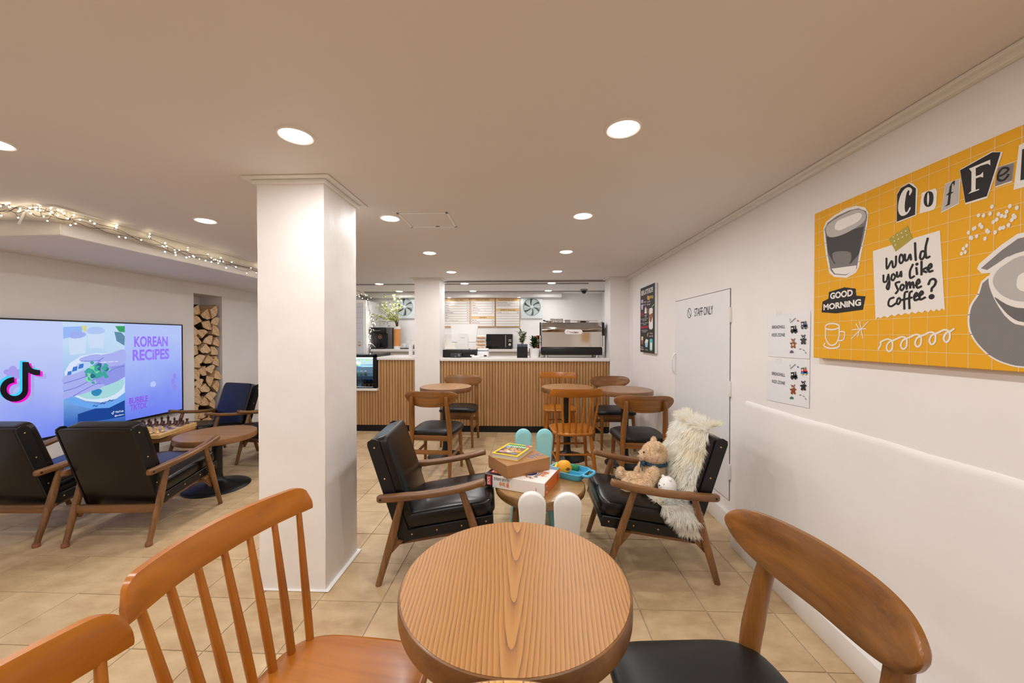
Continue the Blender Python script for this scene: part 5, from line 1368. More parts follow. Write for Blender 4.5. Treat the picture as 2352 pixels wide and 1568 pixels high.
def halftone(name, c1, c2, k=1500.0):
    m = mat(name, c1, 0.65); nt = m.node_tree; b = nt.nodes['Principled BSDF']
    tc = nt.nodes.new('ShaderNodeTexCoord'); sx = nt.nodes.new('ShaderNodeSeparateXYZ'); nt.links.new(tc.outputs['Object'], sx.inputs[0])
    def M(op, a, v): n = nt.nodes.new('ShaderNodeMath'); n.operation = op; nt.links.new(a, n.inputs[0]); (nt.links.new(v, n.inputs[1]) if hasattr(v, 'links') else setattr(n.inputs[1], 'default_value', v)); return n.outputs[0]
    sy = M('SINE', M('MULTIPLY', sx.outputs['Y'], k), 0.0); sz = M('SINE', M('MULTIPLY', sx.outputs['Z'], k), 0.0)
    rp = nt.nodes.new('ShaderNodeValToRGB'); rp.color_ramp.elements[0].position = 0.35; rp.color_ramp.elements[1].position = 0.65
    rp.color_ramp.elements[0].color = lin(c1); rp.color_ramp.elements[1].color = lin(c2)
    nt.links.new(M('ADD', M('MULTIPLY', sy, sz), 0.5), rp.inputs['Fac']); nt.links.new(rp.outputs['Color'], b.inputs['Base Color'])
    return m
H_MID = halftone('halftone_saucer', (150, 146, 144), (110, 106, 105)); H_DARK = halftone('halftone_cup', (132, 128, 127), (84, 80, 80)); H_LIGHT = halftone('halftone_latte', (206, 202, 198), (168, 164, 161))
# latte glass
zp([(135, 640), (150, 600), (200, 560), (270, 520), (330, 502), (385, 512), (405, 545), (398, 620), (372, 740), (348, 870), (330, 905), (275, 935), (200, 930), (170, 905), (150, 800), (138, 700)], M_OFF, 0.0004)
zp([(143, 640), (160, 605), (215, 565), (290, 530), (345, 518), (392, 535), (398, 570), (375, 700), (350, 790), (335, 880), (270, 920), (200, 915), (178, 890), (158, 780)], G2, 0.0006)
zp([(152, 690), (380, 625), (362, 720), (350, 790), (300, 850), (200, 850), (165, 790)], G1, 0.0008)
zp([(150, 640), (175, 605), (230, 570), (300, 535), (350, 525), (388, 545), (385, 590), (330, 635), (240, 680), (170, 690)], G3, 0.0010, sm=3)
zp([(205, 640), (215, 600), (260, 575), (300, 560), (350, 545), (368, 565), (340, 600), (280, 630), (235, 650)], M_OFF, 0.0012, sm=3)
zp([(185, 880), (335, 860), (330, 890), (270, 915), (205, 910)], M_OFF, 0.0010); zp([(190, 790), (240, 775), (300, 785), (290, 850), (210, 850)], G2, 0.0010, sm=3)
# ransom-note title
def card(pts, mt, letter, c, size, lm, sx=1.0, rot=0.0, bold=0.02, border=None):
    if border: zp(border, M_OFF, 0.0004)
    zp(pts, mt, 0.0006)
    q = pz(*c); CP.text(letter, q[0], q[1], size, lm, 0.0009, 'C', rot, sx, bold, part='letter#' + str(c))
def tt_(x, y): return _w(2040 + x / 4.308, 320 + y / 4.308)
def tz(pts, mt, w, part, sm=0):
    _uid[0] += 1; P = [tt_(a, b) for a, b in pts]
    if sm: P = [(q.x, q.y) for q in smooth_path([(a, b, 0) for a, b in P], sm, True)]
    CP.poly(P, mt, w, part + '#%d' % _uid[0])
tz([(84, 828), (90, 540), (128, 474), (212, 430), (252, 438), (296, 490), (282, 752)], M_OFF, 0.0006, 'letter_card'); tz([(92, 545), (130, 480), (210, 437), (278, 485), (270, 745), (88, 815)], G0, 0.0009, 'letter_card')
tz([(240, 515), (238, 490), (215, 473), (185, 478), (150, 510), (120, 570), (103, 650), (105, 710), (125, 750), (155, 756), (195, 735), (222, 695), (227, 670), (214, 675), (200, 705), (182, 722), (170, 700), (168, 650), (175, 590), (187, 530), (205, 502), (216, 512), (211, 540), (218, 555)], M_OFF, 0.0012, 'letter', 2)
tz([(335, 530), (470, 483), (488, 515), (478, 655), (455, 695), (312, 735)], M_OFF, 0.0006, 'letter_card'); tz([(404, 512), (440, 525), (452, 570), (444, 630), (418, 662), (382, 666), (358, 635), (356, 585), (372, 535)], G0, 0.0009, 'letter', 3); tz([(400, 525), (410, 560), (408, 615), (398, 652), (390, 620), (391, 560)], M_OFF, 0.0012, 'letter', 3)
tz([(568, 438), (718, 384), (706, 636), (526, 728)], M_OFF, 0.0006, 'letter_card'); tz([(570, 442), (708, 390), (702, 628), (532, 715)], G3, 0.0009, 'letter_card')
tz([(665, 405), (640, 420), (612, 470), (605, 525), (575, 555), (602, 550), (590, 640), (560, 668), (615, 645), (625, 542), (652, 518), (628, 520), (635, 450), (650, 432), (655, 462), (663, 440)], G0, 0.0012, 'letter')
tz([(710, 300), (1028, 120), (1138, 124), (985, 580), (768, 646)], M_OFF, 0.0006, 'letter_card'); tz([(715, 305), (1035, 127), (1117, 127), (980, 562), (768, 628)], G0, 0.0009, 'letter_card')
tz([(805, 290), (1015, 200), (1017, 256), (990, 240), (920, 260), (872, 285), (872, 365), (920, 347), (945, 320), (945, 376), (915, 370), (872, 386), (870, 500), (905, 488), (905, 500), (795, 540), (828, 510), (830, 320)], M_OFF, 0.0012, 'letter')
tz([(1092, 272), (1250, 226), (1232, 420), (1062, 478)], M_OFF, 0.0006, 'letter_card'); tz([(1094, 275), (1248, 230), (1230, 408), (1062, 465)], G2, 0.0009, 'letter_card')
P = [tt_(a, b) for a, b in ((1088, 365), (1140, 350), (1192, 305), (1180, 282), (1132, 290), (1096, 340), (1092, 390), (1120, 408), (1160, 394), (1200, 342))]; CP.stroke([(q.x, q.y) for q in smooth_path([(a, b, 0) for a, b in P], 5)], 0.0055, G0, 0.0012, 'letter#e')
tz([(1298, 60), (1420, -10), (1460, 440), (1244, 500)], M_OFF, 0.0006, 'letter_card'); tz([(1330, 100), (1450, 50), (1450, 110), (1372, 140), (1370, 210), (1440, 190), (1440, 240), (1370, 262), (1368, 345), (1450, 320), (1450, 375), (1312, 405)], G0, 0.0009, 'letter')
# note
zp([(432, 775), (540, 740), (700, 690), (835, 650), (842, 760), (850, 900), (858, 1030), (865, 1130), (845, 1118), (832, 1135), (815, 1122), (800, 1138), (780, 1125), (765, 1142), (745, 1130), (728, 1146), (705, 1136), (690, 1150), (665, 1140), (650, 1155), (625, 1146), (605, 1160), (585, 1150), (565, 1166), (545, 1156), (520, 1174), (500, 1164), (480, 1178), (462, 1170), (448, 1186), (440, 1000)], M_OFF, 0.0005)
zp([(528, 700), (640, 622), (672, 700), (570, 778)], mat('washi_olive', (176, 158, 60), 0.6), 0.0009)
for k in range(9): q = pz(556 + 13 * (k % 4) * 1.9 + 6 * (k // 4), 690 + (k // 4) * 24 - 12 * (k % 4)); CP.ell(q[0], q[1], 0.0022, 0.0022, M_OFF, 0.0011, 8, part='tape_dot_print')
def zt(s, x, y, size, mt, x1, bold=0.035, rot=0.05, shear=0.12, w=0.0009):
    a = pz(x, y); b = pz(x1, y); CP.text(s, a[0], a[1], size, mt, w, 'L', rot, 1, bold, shear, fit=b[0] - a[0], part='lettering#' + s)
def nt_(x, y): return _w(2000 + x / 4.072, 520 + y / 4.072)
def brush(pts, wd=0.0074, closed=False):
    P = [nt_(a, b) for a, b in pts]; P = [(q.x, q.y) for q in smooth_path([(a, b, 0) for a, b in P], 6, closed)]
    _uid[0] += 1
    CP.stroke(P, wd, G0, 0.0010, 'handwriting#%d' % _uid[0], closed)
    for q in ((P[0], P[-1]) if not closed else ()): CP.ell(q[0], q[1], wd / 2, wd / 2, G0, 0.0016, 12, part='handwriting#%d' % _uid[0])
for st in ([(150, 300), (155, 396), (198, 322), (212, 380), (236, 360), (240, 280)], [(322, 262), (327, 316), (350, 308), (370, 262), (380, 308)], [(418, 156), (420, 240), (425, 312)], [(536, 114), (516, 200), (522, 288), (552, 282)], [(122, 458), (124, 515), (150, 512), (162, 468)], [(168, 450), (178, 530), (168, 586), (152, 566), (172, 515)], [(248, 428), (252, 470), (274, 456), (286, 420), (290, 466)],
           [(396, 358), (370, 420), (374, 480), (408, 466)], [(430, 388), (436, 444)], [(478, 330), (478, 448)], [(522, 386), (486, 410), (522, 426)], [(536, 402), (570, 378), (563, 350), (540, 382), (550, 422), (580, 414)], [(272, 518), (236, 530), (246, 566), (258, 596), (238, 624)], [(335, 518), (340, 582)], [(341, 560), (365, 520), (373, 572)], [(373, 560), (395, 520), (406, 570)],
           [(425, 548), (460, 522), (450, 494), (430, 530), (440, 572), (474, 560)], [(218, 664), (180, 680), (168, 730), (195, 746), (236, 720)], [(346, 608), (322, 622), (316, 700), (318, 768)], [(298, 686), (386, 664)], [(388, 606), (367, 624), (363, 700), (366, 764)], [(410, 662), (440, 642), (430, 620), (410, 650), (416, 688), (446, 680)], [(455, 652), (490, 626), (480, 606), (460, 632), (466, 682), (510, 664)], [(545, 538), (560, 502), (592, 490), (612, 512), (600, 550), (576, 576), (572, 602)]):
    brush(st)
for st in ([(280, 264), (270, 318), (286, 344), (308, 314), (302, 276)], [(508, 236), (476, 236), (465, 290), (485, 306), (508, 268)], [(208, 444), (195, 488), (214, 502), (232, 464)], [(292, 544), (278, 580), (296, 596), (316, 558)], [(262, 668), (246, 708), (262, 726), (282, 688)]): brush(st, 0.0072, True)
for q in ((435, 352, 0.0055), (572, 656, 0.0092)): p_ = nt_(q[0], q[1]); CP.ell(p_[0], p_[1], q[2], q[2] * 0.95, G0, 0.0010, 16, part='handwriting#d%d' % q[0])
# good morning
zp([(130, 1078), (165, 1060), (168, 1020), (262, 992), (328, 1000), (332, 1042), (388, 1046), (372, 1126), (210, 1148), (124, 1142)], G0, 0.0005)
zt('GOOD', 176, 1062, 0.026, M_OFF, 312, 0.04, 0.02, 0.0); zt('MORNiNG', 136, 1128, 0.025, M_OFF, 362, 0.04, 0.03, 0.0)
# doodles
def zs(pts, wd, sm=5, closed=False, mt=M_OFF):
    P = [pz(a, b) for a, b in pts]; P = [(q.x, q.y) for q in smooth_path([(a, b, 0) for a, b in P], sm, closed)]
    _uid[0] += 1; CP.stroke(P, wd, mt, 0.0006, 'doodle_print#%d' % _uid[0], closed)
zs([(148, 1225), (165, 1212), (200, 1210), (228, 1220), (222, 1238), (185, 1246), (152, 1240)], 0.006, 4, True); zs([(148, 1235), (150, 1300), (175, 1338), (210, 1330), (228, 1290), (230, 1230)], 0.006); zs([(232, 1258), (262, 1262), (255, 1305), (226, 1312)], 0.005); zs([(145, 1325), (140, 1345), (180, 1358), (225, 1350), (232, 1332)], 0.006)
for a, b in (((352, 1195), (372, 1298)), ((302, 1302), (405, 1197)), ((308, 1246), (392, 1240)), ((330, 1210), (352, 1245)), ((340, 1290), (352, 1245))): zs([a, ((a[0] + b[0]) / 2, (a[1] + b[1]) / 2), b], 0.0035, 2)
sq = []
for k in range(5):
    x = 520 + k * 86; y = 1325 - k * 14
    sq += [(x - 40, y - 5), (x, y - 22), (x + 28, y - 8), (x + 28, y + 34), (x + 8, y + 52), (x - 6, y + 30), (x + 8, y - 2)]
zs([(464, 1366), (480, 1335)] + sq + [(900, 1255), (922, 1238)], 0.006)
rg = random.Random(14)
for k in range(34):
    x = 965 + 340 * ((k * 0.618) % 1); y = 800 - (x - 965) * 0.62 - rg.uniform(0, 190) * (1 if x < 1150 else 0.7) + 10
    q = pz(x, y); CP.ell(q[0], q[1], 0.0042, 0.006, M_OFF, 0.0006 + k * 0.00002, 12, part='dot_print#%d' % k)
# big cup on its saucer, a hand above it
def inset(pts, k):
    cx = sum(p[0] for p in pts) / len(pts); cy = sum(p[1] for p in pts) / len(pts)
    return [(cx + (a - cx) * k, cy + (b - cy) * k) for a, b in pts]
sauc = [(1120, 925), (1060, 1030), (1015, 1100), (1000, 1180), (1008, 1250), (1040, 1315), (1090, 1372), (1150, 1420), (1230, 1455), (1338, 1476), (1480, 1478), (1640, 1440), (1760, 1350), (1800, 1220), (1760, 1040), (1640, 900), (1400, 860)]
zp(sauc, M_OFF, 0.0004, 'saucer_print', 3); zp(inset(sauc, 0.962), H_MID, 0.0007, 'saucer_print', 3)
hand = [(1058, 880), (1072, 850), (1200, 740), (1300, 672), (1400, 632), (1560, 590), (1640, 640), (1600, 760), (1400, 800), (1250, 830), (1135, 905), (1085, 908)]
zp(hand, M_OFF, 0.0009, 'hand_print'); zp([(1082, 878), (1205, 772), (1305, 700), (1400, 662), (1550, 622), (1610, 660), (1570, 740), (1390, 780), (1240, 808), (1120, 888)], H_MID, 0.0012, 'hand_print')
cup = [(1128, 950), (1145, 895), (1205, 840), (1290, 790), (1400, 752), (1550, 725), (1700, 770), (1725, 900), (1660, 1060), (1600, 1180), (1500, 1225), (1338, 1222), (1250, 1185), (1190, 1110), (1145, 1020)]
zp(cup, M_OFF, 0.0014, 'cup_print', 3)
zp([(1165, 1050), (1240, 1095), (1345, 1118), (1500, 1092), (1640, 1040), (1590, 1170), (1495, 1205), (1345, 1203), (1262, 1168), (1205, 1110)], H_DARK, 0.0017, 'cup_print', 3)
zp([(1155, 955), (1180, 895), (1240, 848), (1320, 806), (1420, 775), (1560, 755), (1670, 790), (1690, 890), (1620, 990), (1500, 1050), (1345, 1078), (1240, 1055), (1180, 1010)], H_LIGHT, 0.0020, 'cup_print', 3)
zp([(1300, 955), (1335, 905), (1420, 872), (1520, 880), (1560, 930), (1500, 990), (1400, 1030), (1320, 1010)], M_OFF, 0.0023, 'cup_print', 3)
CP.flush(pt)

# ---- black recipe poster
XQ = X_R - 0.03
q0, q1 = on_x(1471, 735, XQ), on_x(1504, 735, XQ)
za, zb = on_x(1504, 812, XQ).z, on_x(1504, 649, XQ).z
rp_ = thing('recipe_poster', 'black latte recipe poster on a white frame near the bar', 'poster', (X_R, (q0.y + q1.y) / 2, za), room=True)
MB().span((XQ, q1.y, za), (X_R - 0.003, q0.y, zb), 0.002, 1).build('frame', M_WHITEPL, rp_)
RP = Panel((XQ - 0.0004, q0.y, za), (0, -1, 0), (0, 0, 1)); RW, RH = q0.y - q1.y, zb - za
B_ = mat('poster_black', (34, 32, 34), 0.6); RP.rect(0, 0, RW, RH, B_, 0.0, 'print')
def rz(zx, zy): return ((zx - 140) / 282 * RW, RH * (1 - (zy - (190 - (zx - 140) * 0.39)) / ((1465 + (zx - 140) * 0.135) - (190 - (zx - 140) * 0.39))))
def rt(s, x, y, size, fit, mt=M_OFF, bold=0.0): q = rz(x, y); RP.text(s, q[0], q[1], size, mt, 0.0008, 'C', fit=fit, bold=bold)
rt('BEER LATTE RECIPE', 275, 292, 0.052, RW * 0.82, bold=0.03)
PK = mat('ink_pink', (216, 180, 220), 0.6); ORG = mat('ink_orange', (226, 160, 60), 0.6); YL = mat('ink_yellow', (230, 210, 80), 0.6); RD = mat('ink_crimson', (200, 40, 90), 0.6); MG = mat('ink_red', (226, 40, 80), 0.6); BRN = mat('ink_brown', (150, 90, 50), 0.6); AQ = mat('ink_aqua', (90, 200, 200), 0.6); SKY = mat('ink_sky', (160, 205, 236), 0.6)
def rp(pts, mt, w=0.0006): RP.poly([rz(a, b) for a, b in pts], mt, w)
rp([(155, 420), (200, 410), (190, 480), (160, 480)], PK); rp([(155, 520), (200, 500), (192, 610), (165, 615)], PK); rp([(280, 330), (330, 345), (325, 425), (285, 415)], ORG)
for x in (340, 362, 385): rp([(x, 325), (x + 10, 340), (x + 6, 400), (x - 4, 380)], YL)
for x in (150, 175, 195): rp([(x, 660), (x + 8, 665), (x + 2, 750), (x - 6, 745)], RD)
rp([(228, 690), (235, 600), (250, 545), (268, 600), (275, 690)], M_OFF); rp([(285, 600), (295, 590), (310, 680), (300, 690)], ORG)
rp([(322, 600), (345, 580), (385, 590), (390, 980), (370, 1018), (330, 1010), (314, 960)], M_OFF); rp([(318, 720), (388, 680), (388, 760), (350, 880), (330, 840)], BRN, 0.0008)
RP.stroke([rz(365, 580), rz(380, 545), rz(410, 515)], 0.006, M_OFF)
rt('1 scoop', 228, 470, 0.02, 0.09); rt('of cold', 228, 525, 0.018, 0.08); rt('3 ice cubes', 308, 468, 0.02, 0.11); rt('cold sugar', 308, 520, 0.018, 0.12); rt('Crushed', 252, 740, 0.018, 0.09); rt('ice', 252, 770, 0.018, 0.04)
rt('Put all ingredients in a shaker filled', 226, 808, 0.012, RW * 0.5); rt('with crushed ice', 226, 838, 0.012, RW * 0.3); rt('Pour the mixture over a tall glass of ice', 226, 892, 0.012, RW * 0.56); rt('and cold milk', 226, 922, 0.012, RW * 0.2)
rt('SERVE, DRINK AND SMILE', 226, 985, 0.022, RW * 0.52, MG, 0.03); rt('Top with a little foam and syrup', 226, 1040, 0.012, RW * 0.46); rt('and cinnamon', 226, 1068, 0.012, RW * 0.3)
rp([(158, 1150), (205, 1150), (200, 1320), (165, 1310)], BRN); rp([(160, 1160), (200, 1155), (198, 1230), (165, 1230)], mat('ink_cream', (230, 214, 180), 0.6), 0.0008); rp([(280, 1130), (300, 1075), (310, 1085), (290, 1165)], ORG)
rp([(235, 1270), (262, 1205), (305, 1225), (290, 1370), (250, 1370)], SKY); rp([(238, 1265), (260, 1205), (302, 1225), (296, 1280), (246, 1285)], M_OFF, 0.0008); rp([(332, 1215), (360, 1200), (386, 1215), (384, 1430), (358, 1450), (334, 1430)], AQ); rp([(340, 1280), (376, 1280), (374, 1420), (342, 1420)], M_OFF, 0.0008)
rt('1/4 cup', 357, 1110, 0.022, 0.09); rt('cream milk', 357, 1165, 0.022, 0.13); rt('2 shots', 178, 1385, 0.018, 0.08); rt('espresso', 182, 1425, 0.022, 0.11); rt('1 cup ice', 270, 1435, 0.018, 0.09)
RP.flush(rp_)

# ---- two laminated kids-zone sheets
M_SHEET = mat('laminate', (240, 241, 245), 0.25); NAVY2 = mat('train_navy', (52, 62, 104), 0.5); TBR = mat('bear_brown', (146, 92, 56), 0.5); TBL = mat('bear_black', (36, 34, 34), 0.5); BEIGE = mat('bear_belly', (236, 200, 160), 0.5)
def sheet(cor, label, colours, sy):
    P = [on_x(a, b, X_R - 0.004) for a, b in cor]
    t = thing('kids_zone_sheet', label, 'notice', tuple(P[3]), room=True, group='kids zone sheets taped to the wall')
    y0 = max(p.y for p in P); y1 = min(p.y for p in P)
    N = 12
    def fn(u, v):
        a = P[0].lerp(P[1], u); b = P[3].lerp(P[2], u); q = b.lerp(a, v)
        return (X_R - 0.002 - 0.0016 * sin(u * pi) * (1 - v) - 0.003 * max(0, u - 0.88) * 4 * (1 - v), q.y, q.z)
    m = MB(); m.grid(fn, N, 8); m.grid(lambda u, v: (fn(u, v)[0] + 0.0006, fn(u, v)[1], fn(u, v)[2]), N, 8); m.build('sheet', M_SHEET, t, 60)
    pa = Panel((X_R - 0.0045, y0, P[3].z), (0, -1, 0), (0, 0, 1))
    wq = on_wall(X_R - 0.0045, pa)
    def Z(zx, zy): return wq(1440 + zx / 4.611, 620 + (zy + sy) / 4.611)
    def txt(s, x, y, x1):
        a = Z(x, y); b = Z(x1, y - 8); pa.text(s, a[0], a[1], 0.0175, INK, 0.0006, fit=b[0] - a[0], part='lettering#' + s)
    txt('BREADHILL', 1536, 620, 1674); txt('KIDS ZONE', 1536, 702, 1672)
    def P2(pts, mt, w=0.0006): pa.poly([Z(a, b) for a, b in pts], mt, w)
    def E2(x, y, r, mt, w=0.0008, k=1.25): q = Z(x, y); pa.ell(q[0], q[1], r * k, r, mt, w, 14)
    pa.stroke([Z(1727, 512), Z(1732, 556), Z(1786, 508)], 0.003, colours['v']); E2(1810, 537, 0.0042, colours['dot'])
    def train(ox, oy, cab, body, wheel, base):
        P2([(ox, oy - 60), (ox + 38, oy - 64), (ox + 38, oy - 52), (ox, oy - 48)], cab); P2([(ox + 4, oy - 50), (ox + 34, oy - 52), (ox + 34, oy - 20), (ox + 4, oy - 18)], body); P2([(ox + 10, oy - 45), (ox + 26, oy - 46), (ox + 26, oy - 30), (ox + 10, oy - 29)], M_SHEET, 0.0008)
        P2([(ox + 30, oy - 34), (ox + 66, oy - 36), (ox + 66, oy - 8), (ox + 30, oy - 6)], body); P2([(ox + 46, oy - 58), (ox + 56, oy - 60), (ox + 56, oy - 34), (ox + 46, oy - 34)], body); E2(ox + 51, oy - 64, 0.0028, cab)
        P2([(ox, oy - 20), (ox + 66, oy - 22), (ox + 72, oy + 4), (ox, oy + 4)], base); E2(ox + 16, oy + 8, 0.0042, wheel, 0.001); E2(ox + 50, oy + 8, 0.0042, wheel, 0.001)
    train(1734, 655, TBL, TBL, TBL, TBL); train(1842, 608, colours['cab'], colours['body'], colours['wheel'], colours['base'])
    def bear(ox, oy, mt, belly):
        E2(ox, oy, 0.0075, mt, 0.0008, 1.25); E2(ox - 16, oy - 16, 0.0034, mt); E2(ox + 16, oy - 18, 0.0034, mt)
        P2([(ox - 20, oy + 18), (ox + 20, oy + 16), (ox + 20, oy + 62), (ox - 20, oy + 64)], mt); E2(ox - 24, oy + 28, 0.0045, mt); E2(ox + 24, oy + 26, 0.0045, mt); E2(ox - 14, oy + 66, 0.0058, mt); E2(ox + 15, oy + 66, 0.0058, mt)
        if belly: E2(ox, oy + 44, 0.006, belly, 0.001, 1.2)
        E2(ox, oy + 6, 0.003, belly or M_SHEET, 0.001)
    bear(1760, 748, TBR if colours['bel'] else mat('bear_russet', (150, 76, 36), 0.5), BEIGE if colours['bel'] else None); bear(1868, 708, mat('bear_grey', (62, 62, 64), 0.5) if colours['bel'] else TBL, None)
    P2([(1724, 878), (1727, 862), (1738, 850), (1752, 850), (1763, 862), (1766, 877)], colours['hill'])
    for a, b in (((1826, 836), (1846, 834)), ((1864, 842), (1880, 854)), ((1888, 866), (1898, 886))): pa.stroke([Z(*a), Z(*b)], 0.0028, colours['v'])
    pa.flush(t)
    for k, (a, b) in enumerate(((P[0], P[1]),)):
        q = a.lerp(b, 0.3); MB().span((X_R - 0.0055, q.y - 0.02, q.z - 0.012), (X_R - 0.001, q.y + 0.02, q.z + 0.012)).build('tape', mat('clear_tape', (240, 240, 240), 0.15, alpha=0.12), t)
sheet([(1763, 722), (1861, 714), (1859, 824), (1763, 818)], 'upper laminated kids zone sheet with navy train', dict(v=mat('ink_olive', (70, 76, 64), 0.5), dot=mat('dot_orange', (200, 100, 40), 0.5), cab=mat('train_maroon', (96, 60, 56), 0.5), body=NAVY2, wheel=TBL, base=mat('train_grey', (130, 132, 140), 0.5), bel=True, hill=mat('hill_purple', (110, 90, 130), 0.5)), 0)
sheet([(1762, 828), (1859, 826), (1858, 937), (1757, 917)], 'lower laminated kids zone sheet with red train', dict(v=mat('ink_plum', (96, 60, 96), 0.5), dot=mat('dot_blue', (60, 130, 190), 0.5), cab=mat('train_green', (50, 140, 80), 0.5), body=mat('train_red', (226, 50, 40), 0.5), wheel=mat('train_yellow', (230, 210, 60), 0.5), base=mat('train_blue', (40, 130, 210), 0.5), bel=False, hill=mat('hill_green', (60, 130, 110), 0.5)), 488)

# =================================================================== TOY TABLE AND WHAT IS ON IT
M_OLIVE = W('olive_wood', ((176, 136, 78), (128, 92, 46)), 'X', grain=12, rough=0.28, coat=0.3); M_OLIVE_E = W('olive_edge', ((140, 100, 50), (70, 48, 22)), 'X', grain=7, rough=0.3)
KX, KY, KZ = 0.08, 2.165, 0.42
kt = thing('toy_table', 'low round olive wood children table with thick rounded edge', 'table', (KX, KY, 0))
MB().lathe([(0.0, KZ - 0.062), (0.215, KZ - 0.062), (0.245, KZ - 0.055), (0.258, KZ - 0.04), (0.262, KZ - 0.022), (0.26, KZ - 0.006), (0.254, KZ - 0.001)], 80, caps=False).build('edge_band', M_OLIVE_E, kt, 50)
MB().lathe([(0.2545, KZ - 0.006), (0.2545, KZ)], 80).build('tabletop', M_OLIVE, kt, 40)
for k in range(3):
    a = radians(90 + 120 * k); MB().tube([(0.15 * cos(a), 0.15 * sin(a), KZ - 0.06), (0.19 * cos(a), 0.19 * sin(a), 0.0)], [0.022, 0.014], 14).build('leg', M_OLIVE_E, kt)
# bunny chairs
def bunny_chair(mt, label, loc, rz, inner):
    t = thing('bunny_chair', label, 'child chair', loc, rz, 'rabbit-ear children chairs')
    for s in (-1, 1):
        ear = MB(); cx = s * 0.079
        def outline(k, sh):
            w = 0.0625 - sh; out = []
            for q in range(17):
                a = pi * q / 16; out.append((cx + w * cos(a), 0.525 + (w) * sin(a)))
            out += [(cx - w * (0.80 if s > 0 else 0.62), 0.24 + sh), (cx + w * (0.62 if s > 0 else 0.80), 0.24 + sh)]
            return out
        O = [(outline(0, 0.008), -0.019), (outline(0, 0.001), -0.013), (outline(0, 0.0), 0.0), (outline(0, 0.001), 0.013), (outline(0, 0.008), 0.019)]
        n = len(O[0][0]); vs = []; fs = []
        for pts, d in O:
            for a, b in pts: vs.append((a, -0.135 - 0.10 * (b - 0.26) + d, b))
        for i in range(4):
            for k in range(n): fs.append((i * n + k, i * n + (k + 1) % n, (i + 1) * n + (k + 1) % n, (i + 1) * n + k))
        fs.append(tuple(reversed(range(n)))); fs.append(tuple(4 * n + k for k in range(n)))
        e = ear.add(vs, fs).build('ear', mt, t, 50)
        if inner:
            pts = [(cx + (a - cx) * 0.80, 0.39 + (b - 0.39) * 0.86) for a, b in outline(0, 0.0)]
            MB().prism(pts, 0.0, 0.0015, lambda a, b, c: Vector((a, -0.135 - 0.10 * (b - 0.26) + 0.019 + c, b))).build('ear_inset', inner, e)
    MB().superell((0, 0.0, 0.255), (0.158, 0.155, 0.026), 0.5, 0.35, 12, 40).build('seat', mt, t, 60)
    for sx in (-1, 1):
        for sy in (-1, 1):
            MB().tube([(sx * 0.100, sy * 0.098, 0.25), (sx * 0.118, sy * 0.116, 0.12), (sx * 0.138, sy * 0.134, 0.0)], [0.048, 0.045, 0.036], 20).build('leg', mt, t, 50)
    MB().superell((0, 0, 0.205), (0.118, 0.115, 0.04), 0.4, 0.4, 10, 32).build('apron', mt, t, 60)
    return t
bunny_chair(mat('bunny_white', (238, 238, 236), 0.35, sss=0.1), 'white rabbit-ear child chair in front of the toy table', (0.107, 1.80, 0), radians(-1), None)
bunny_chair(mat('bunny_teal', (146, 216, 224), 0.38), 'teal rabbit-ear child chair behind the toy table', (0.06, 2.60, 0), radians(181), mat('bunny_teal_inset', (158, 212, 210), 0.45))

def box_on(name, label, cat, A, B, depth_dir, h, z):
    """upright box from its front edge A-B (floor plan) and its depth vector"""
    A, B, D = Vector(A), Vector(B), Vector(depth_dir)
    return A, B, D
# board-game box: near edge from left corner to front corner, going back to the right corner
bxA, bxB, bxD = Vector((-0.238, 2.105)), Vector((0.098, 1.968)), Vector((0.092, 0.265))
ux = (bxB - bxA).normalized(); uy = Vector((-ux.y, ux.x)); bw = (bxB - bxA).length; bdp = 0.27; bh = 0.072
org = bxA
g = thing('anatomy_game_box', 'white, black and orange korean board game box on the toy table', 'game box', (org.x, org.y, KZ), atan2(ux.y, ux.x))
M_BXW = mat('box_white', (240, 234, 228), 0.45); M_BXK = mat('box_black', (30, 28, 30), 0.4); M_BXO = mat('box_orange', (224, 118, 44), 0.45); M_BXR = mat('box_red', (206, 44, 50), 0.45); M_BXB = mat('box_blue', (96, 140, 176), 0.45)
MB().span((0, 0, 0.0005), (bw, bdp, bh), 0.002, 1).build('box', M_BXW, g)
fp = Panel((0, -0.0004, 0), (1, 0, 0), (0, 0, 1)); tp = Panel((0, 0, bh + 0.0004), (1, 0, 0), (0, 1, 0)); sp = Panel((bw + 0.0004, 0, 0), (0, 1, 0), (0, 0, 1))
fp.rect(0.001, 0.001, 0.05, bh - 0.001, M_BXK, 0); fp.rect(0.014, 0.012, 0.044, bh - 0.006, M_BXR, 0.0003); fp.text('EXS', 0.034, 0.016, 0.018, M_BXW, 0.0006, rot=pi / 2, fit=0.042, bold=0.02)
fp.text('만져보며 알아가는', 0.058, 0.045, 0.0145, M_BXK, 0.0004, bold=0.015, fit=0.098); fp.text('우리 몸', 0.092, 0.017, 0.02, M_BXO, 0.0004, bold=0.03, fit=0.062); fp.text('God', 0.318, 0.012, 0.012, M_BXO, 0.0004, rot=pi / 2)
tp.rect(0.001, 0.001, 0.105, bdp - 0.002, M_BXK, 0); tp.rect(0.11, 0.001, 0.115, 0.12, M_BXW, 0); tp.rect(0.02, 0.03, 0.075, 0.07, M_BXR, 0.0003); tp.text('EXS', 0.025, 0.04, 0.02, M_BXW, 0.0006, fit=0.045, bold=0.02)
tp.ell(0.225, 0.115, 0.05, 0.045, mat('print_navy', (40, 50, 110), 0.45), 0.0003); tp.ell(0.225, 0.12, 0.03, 0.026, mat('print_pink', (220, 70, 110), 0.45), 0.0006)
for k in range(12): tp.ell(0.17 + 0.11 * ((k * 0.618) % 1), 0.03 + 0.05 * ((k * 0.41) % 1), 0.006, 0.005, (M_BXO, mat('print_brown', (120, 60, 40), 0.45))[k % 2], 0.0005)
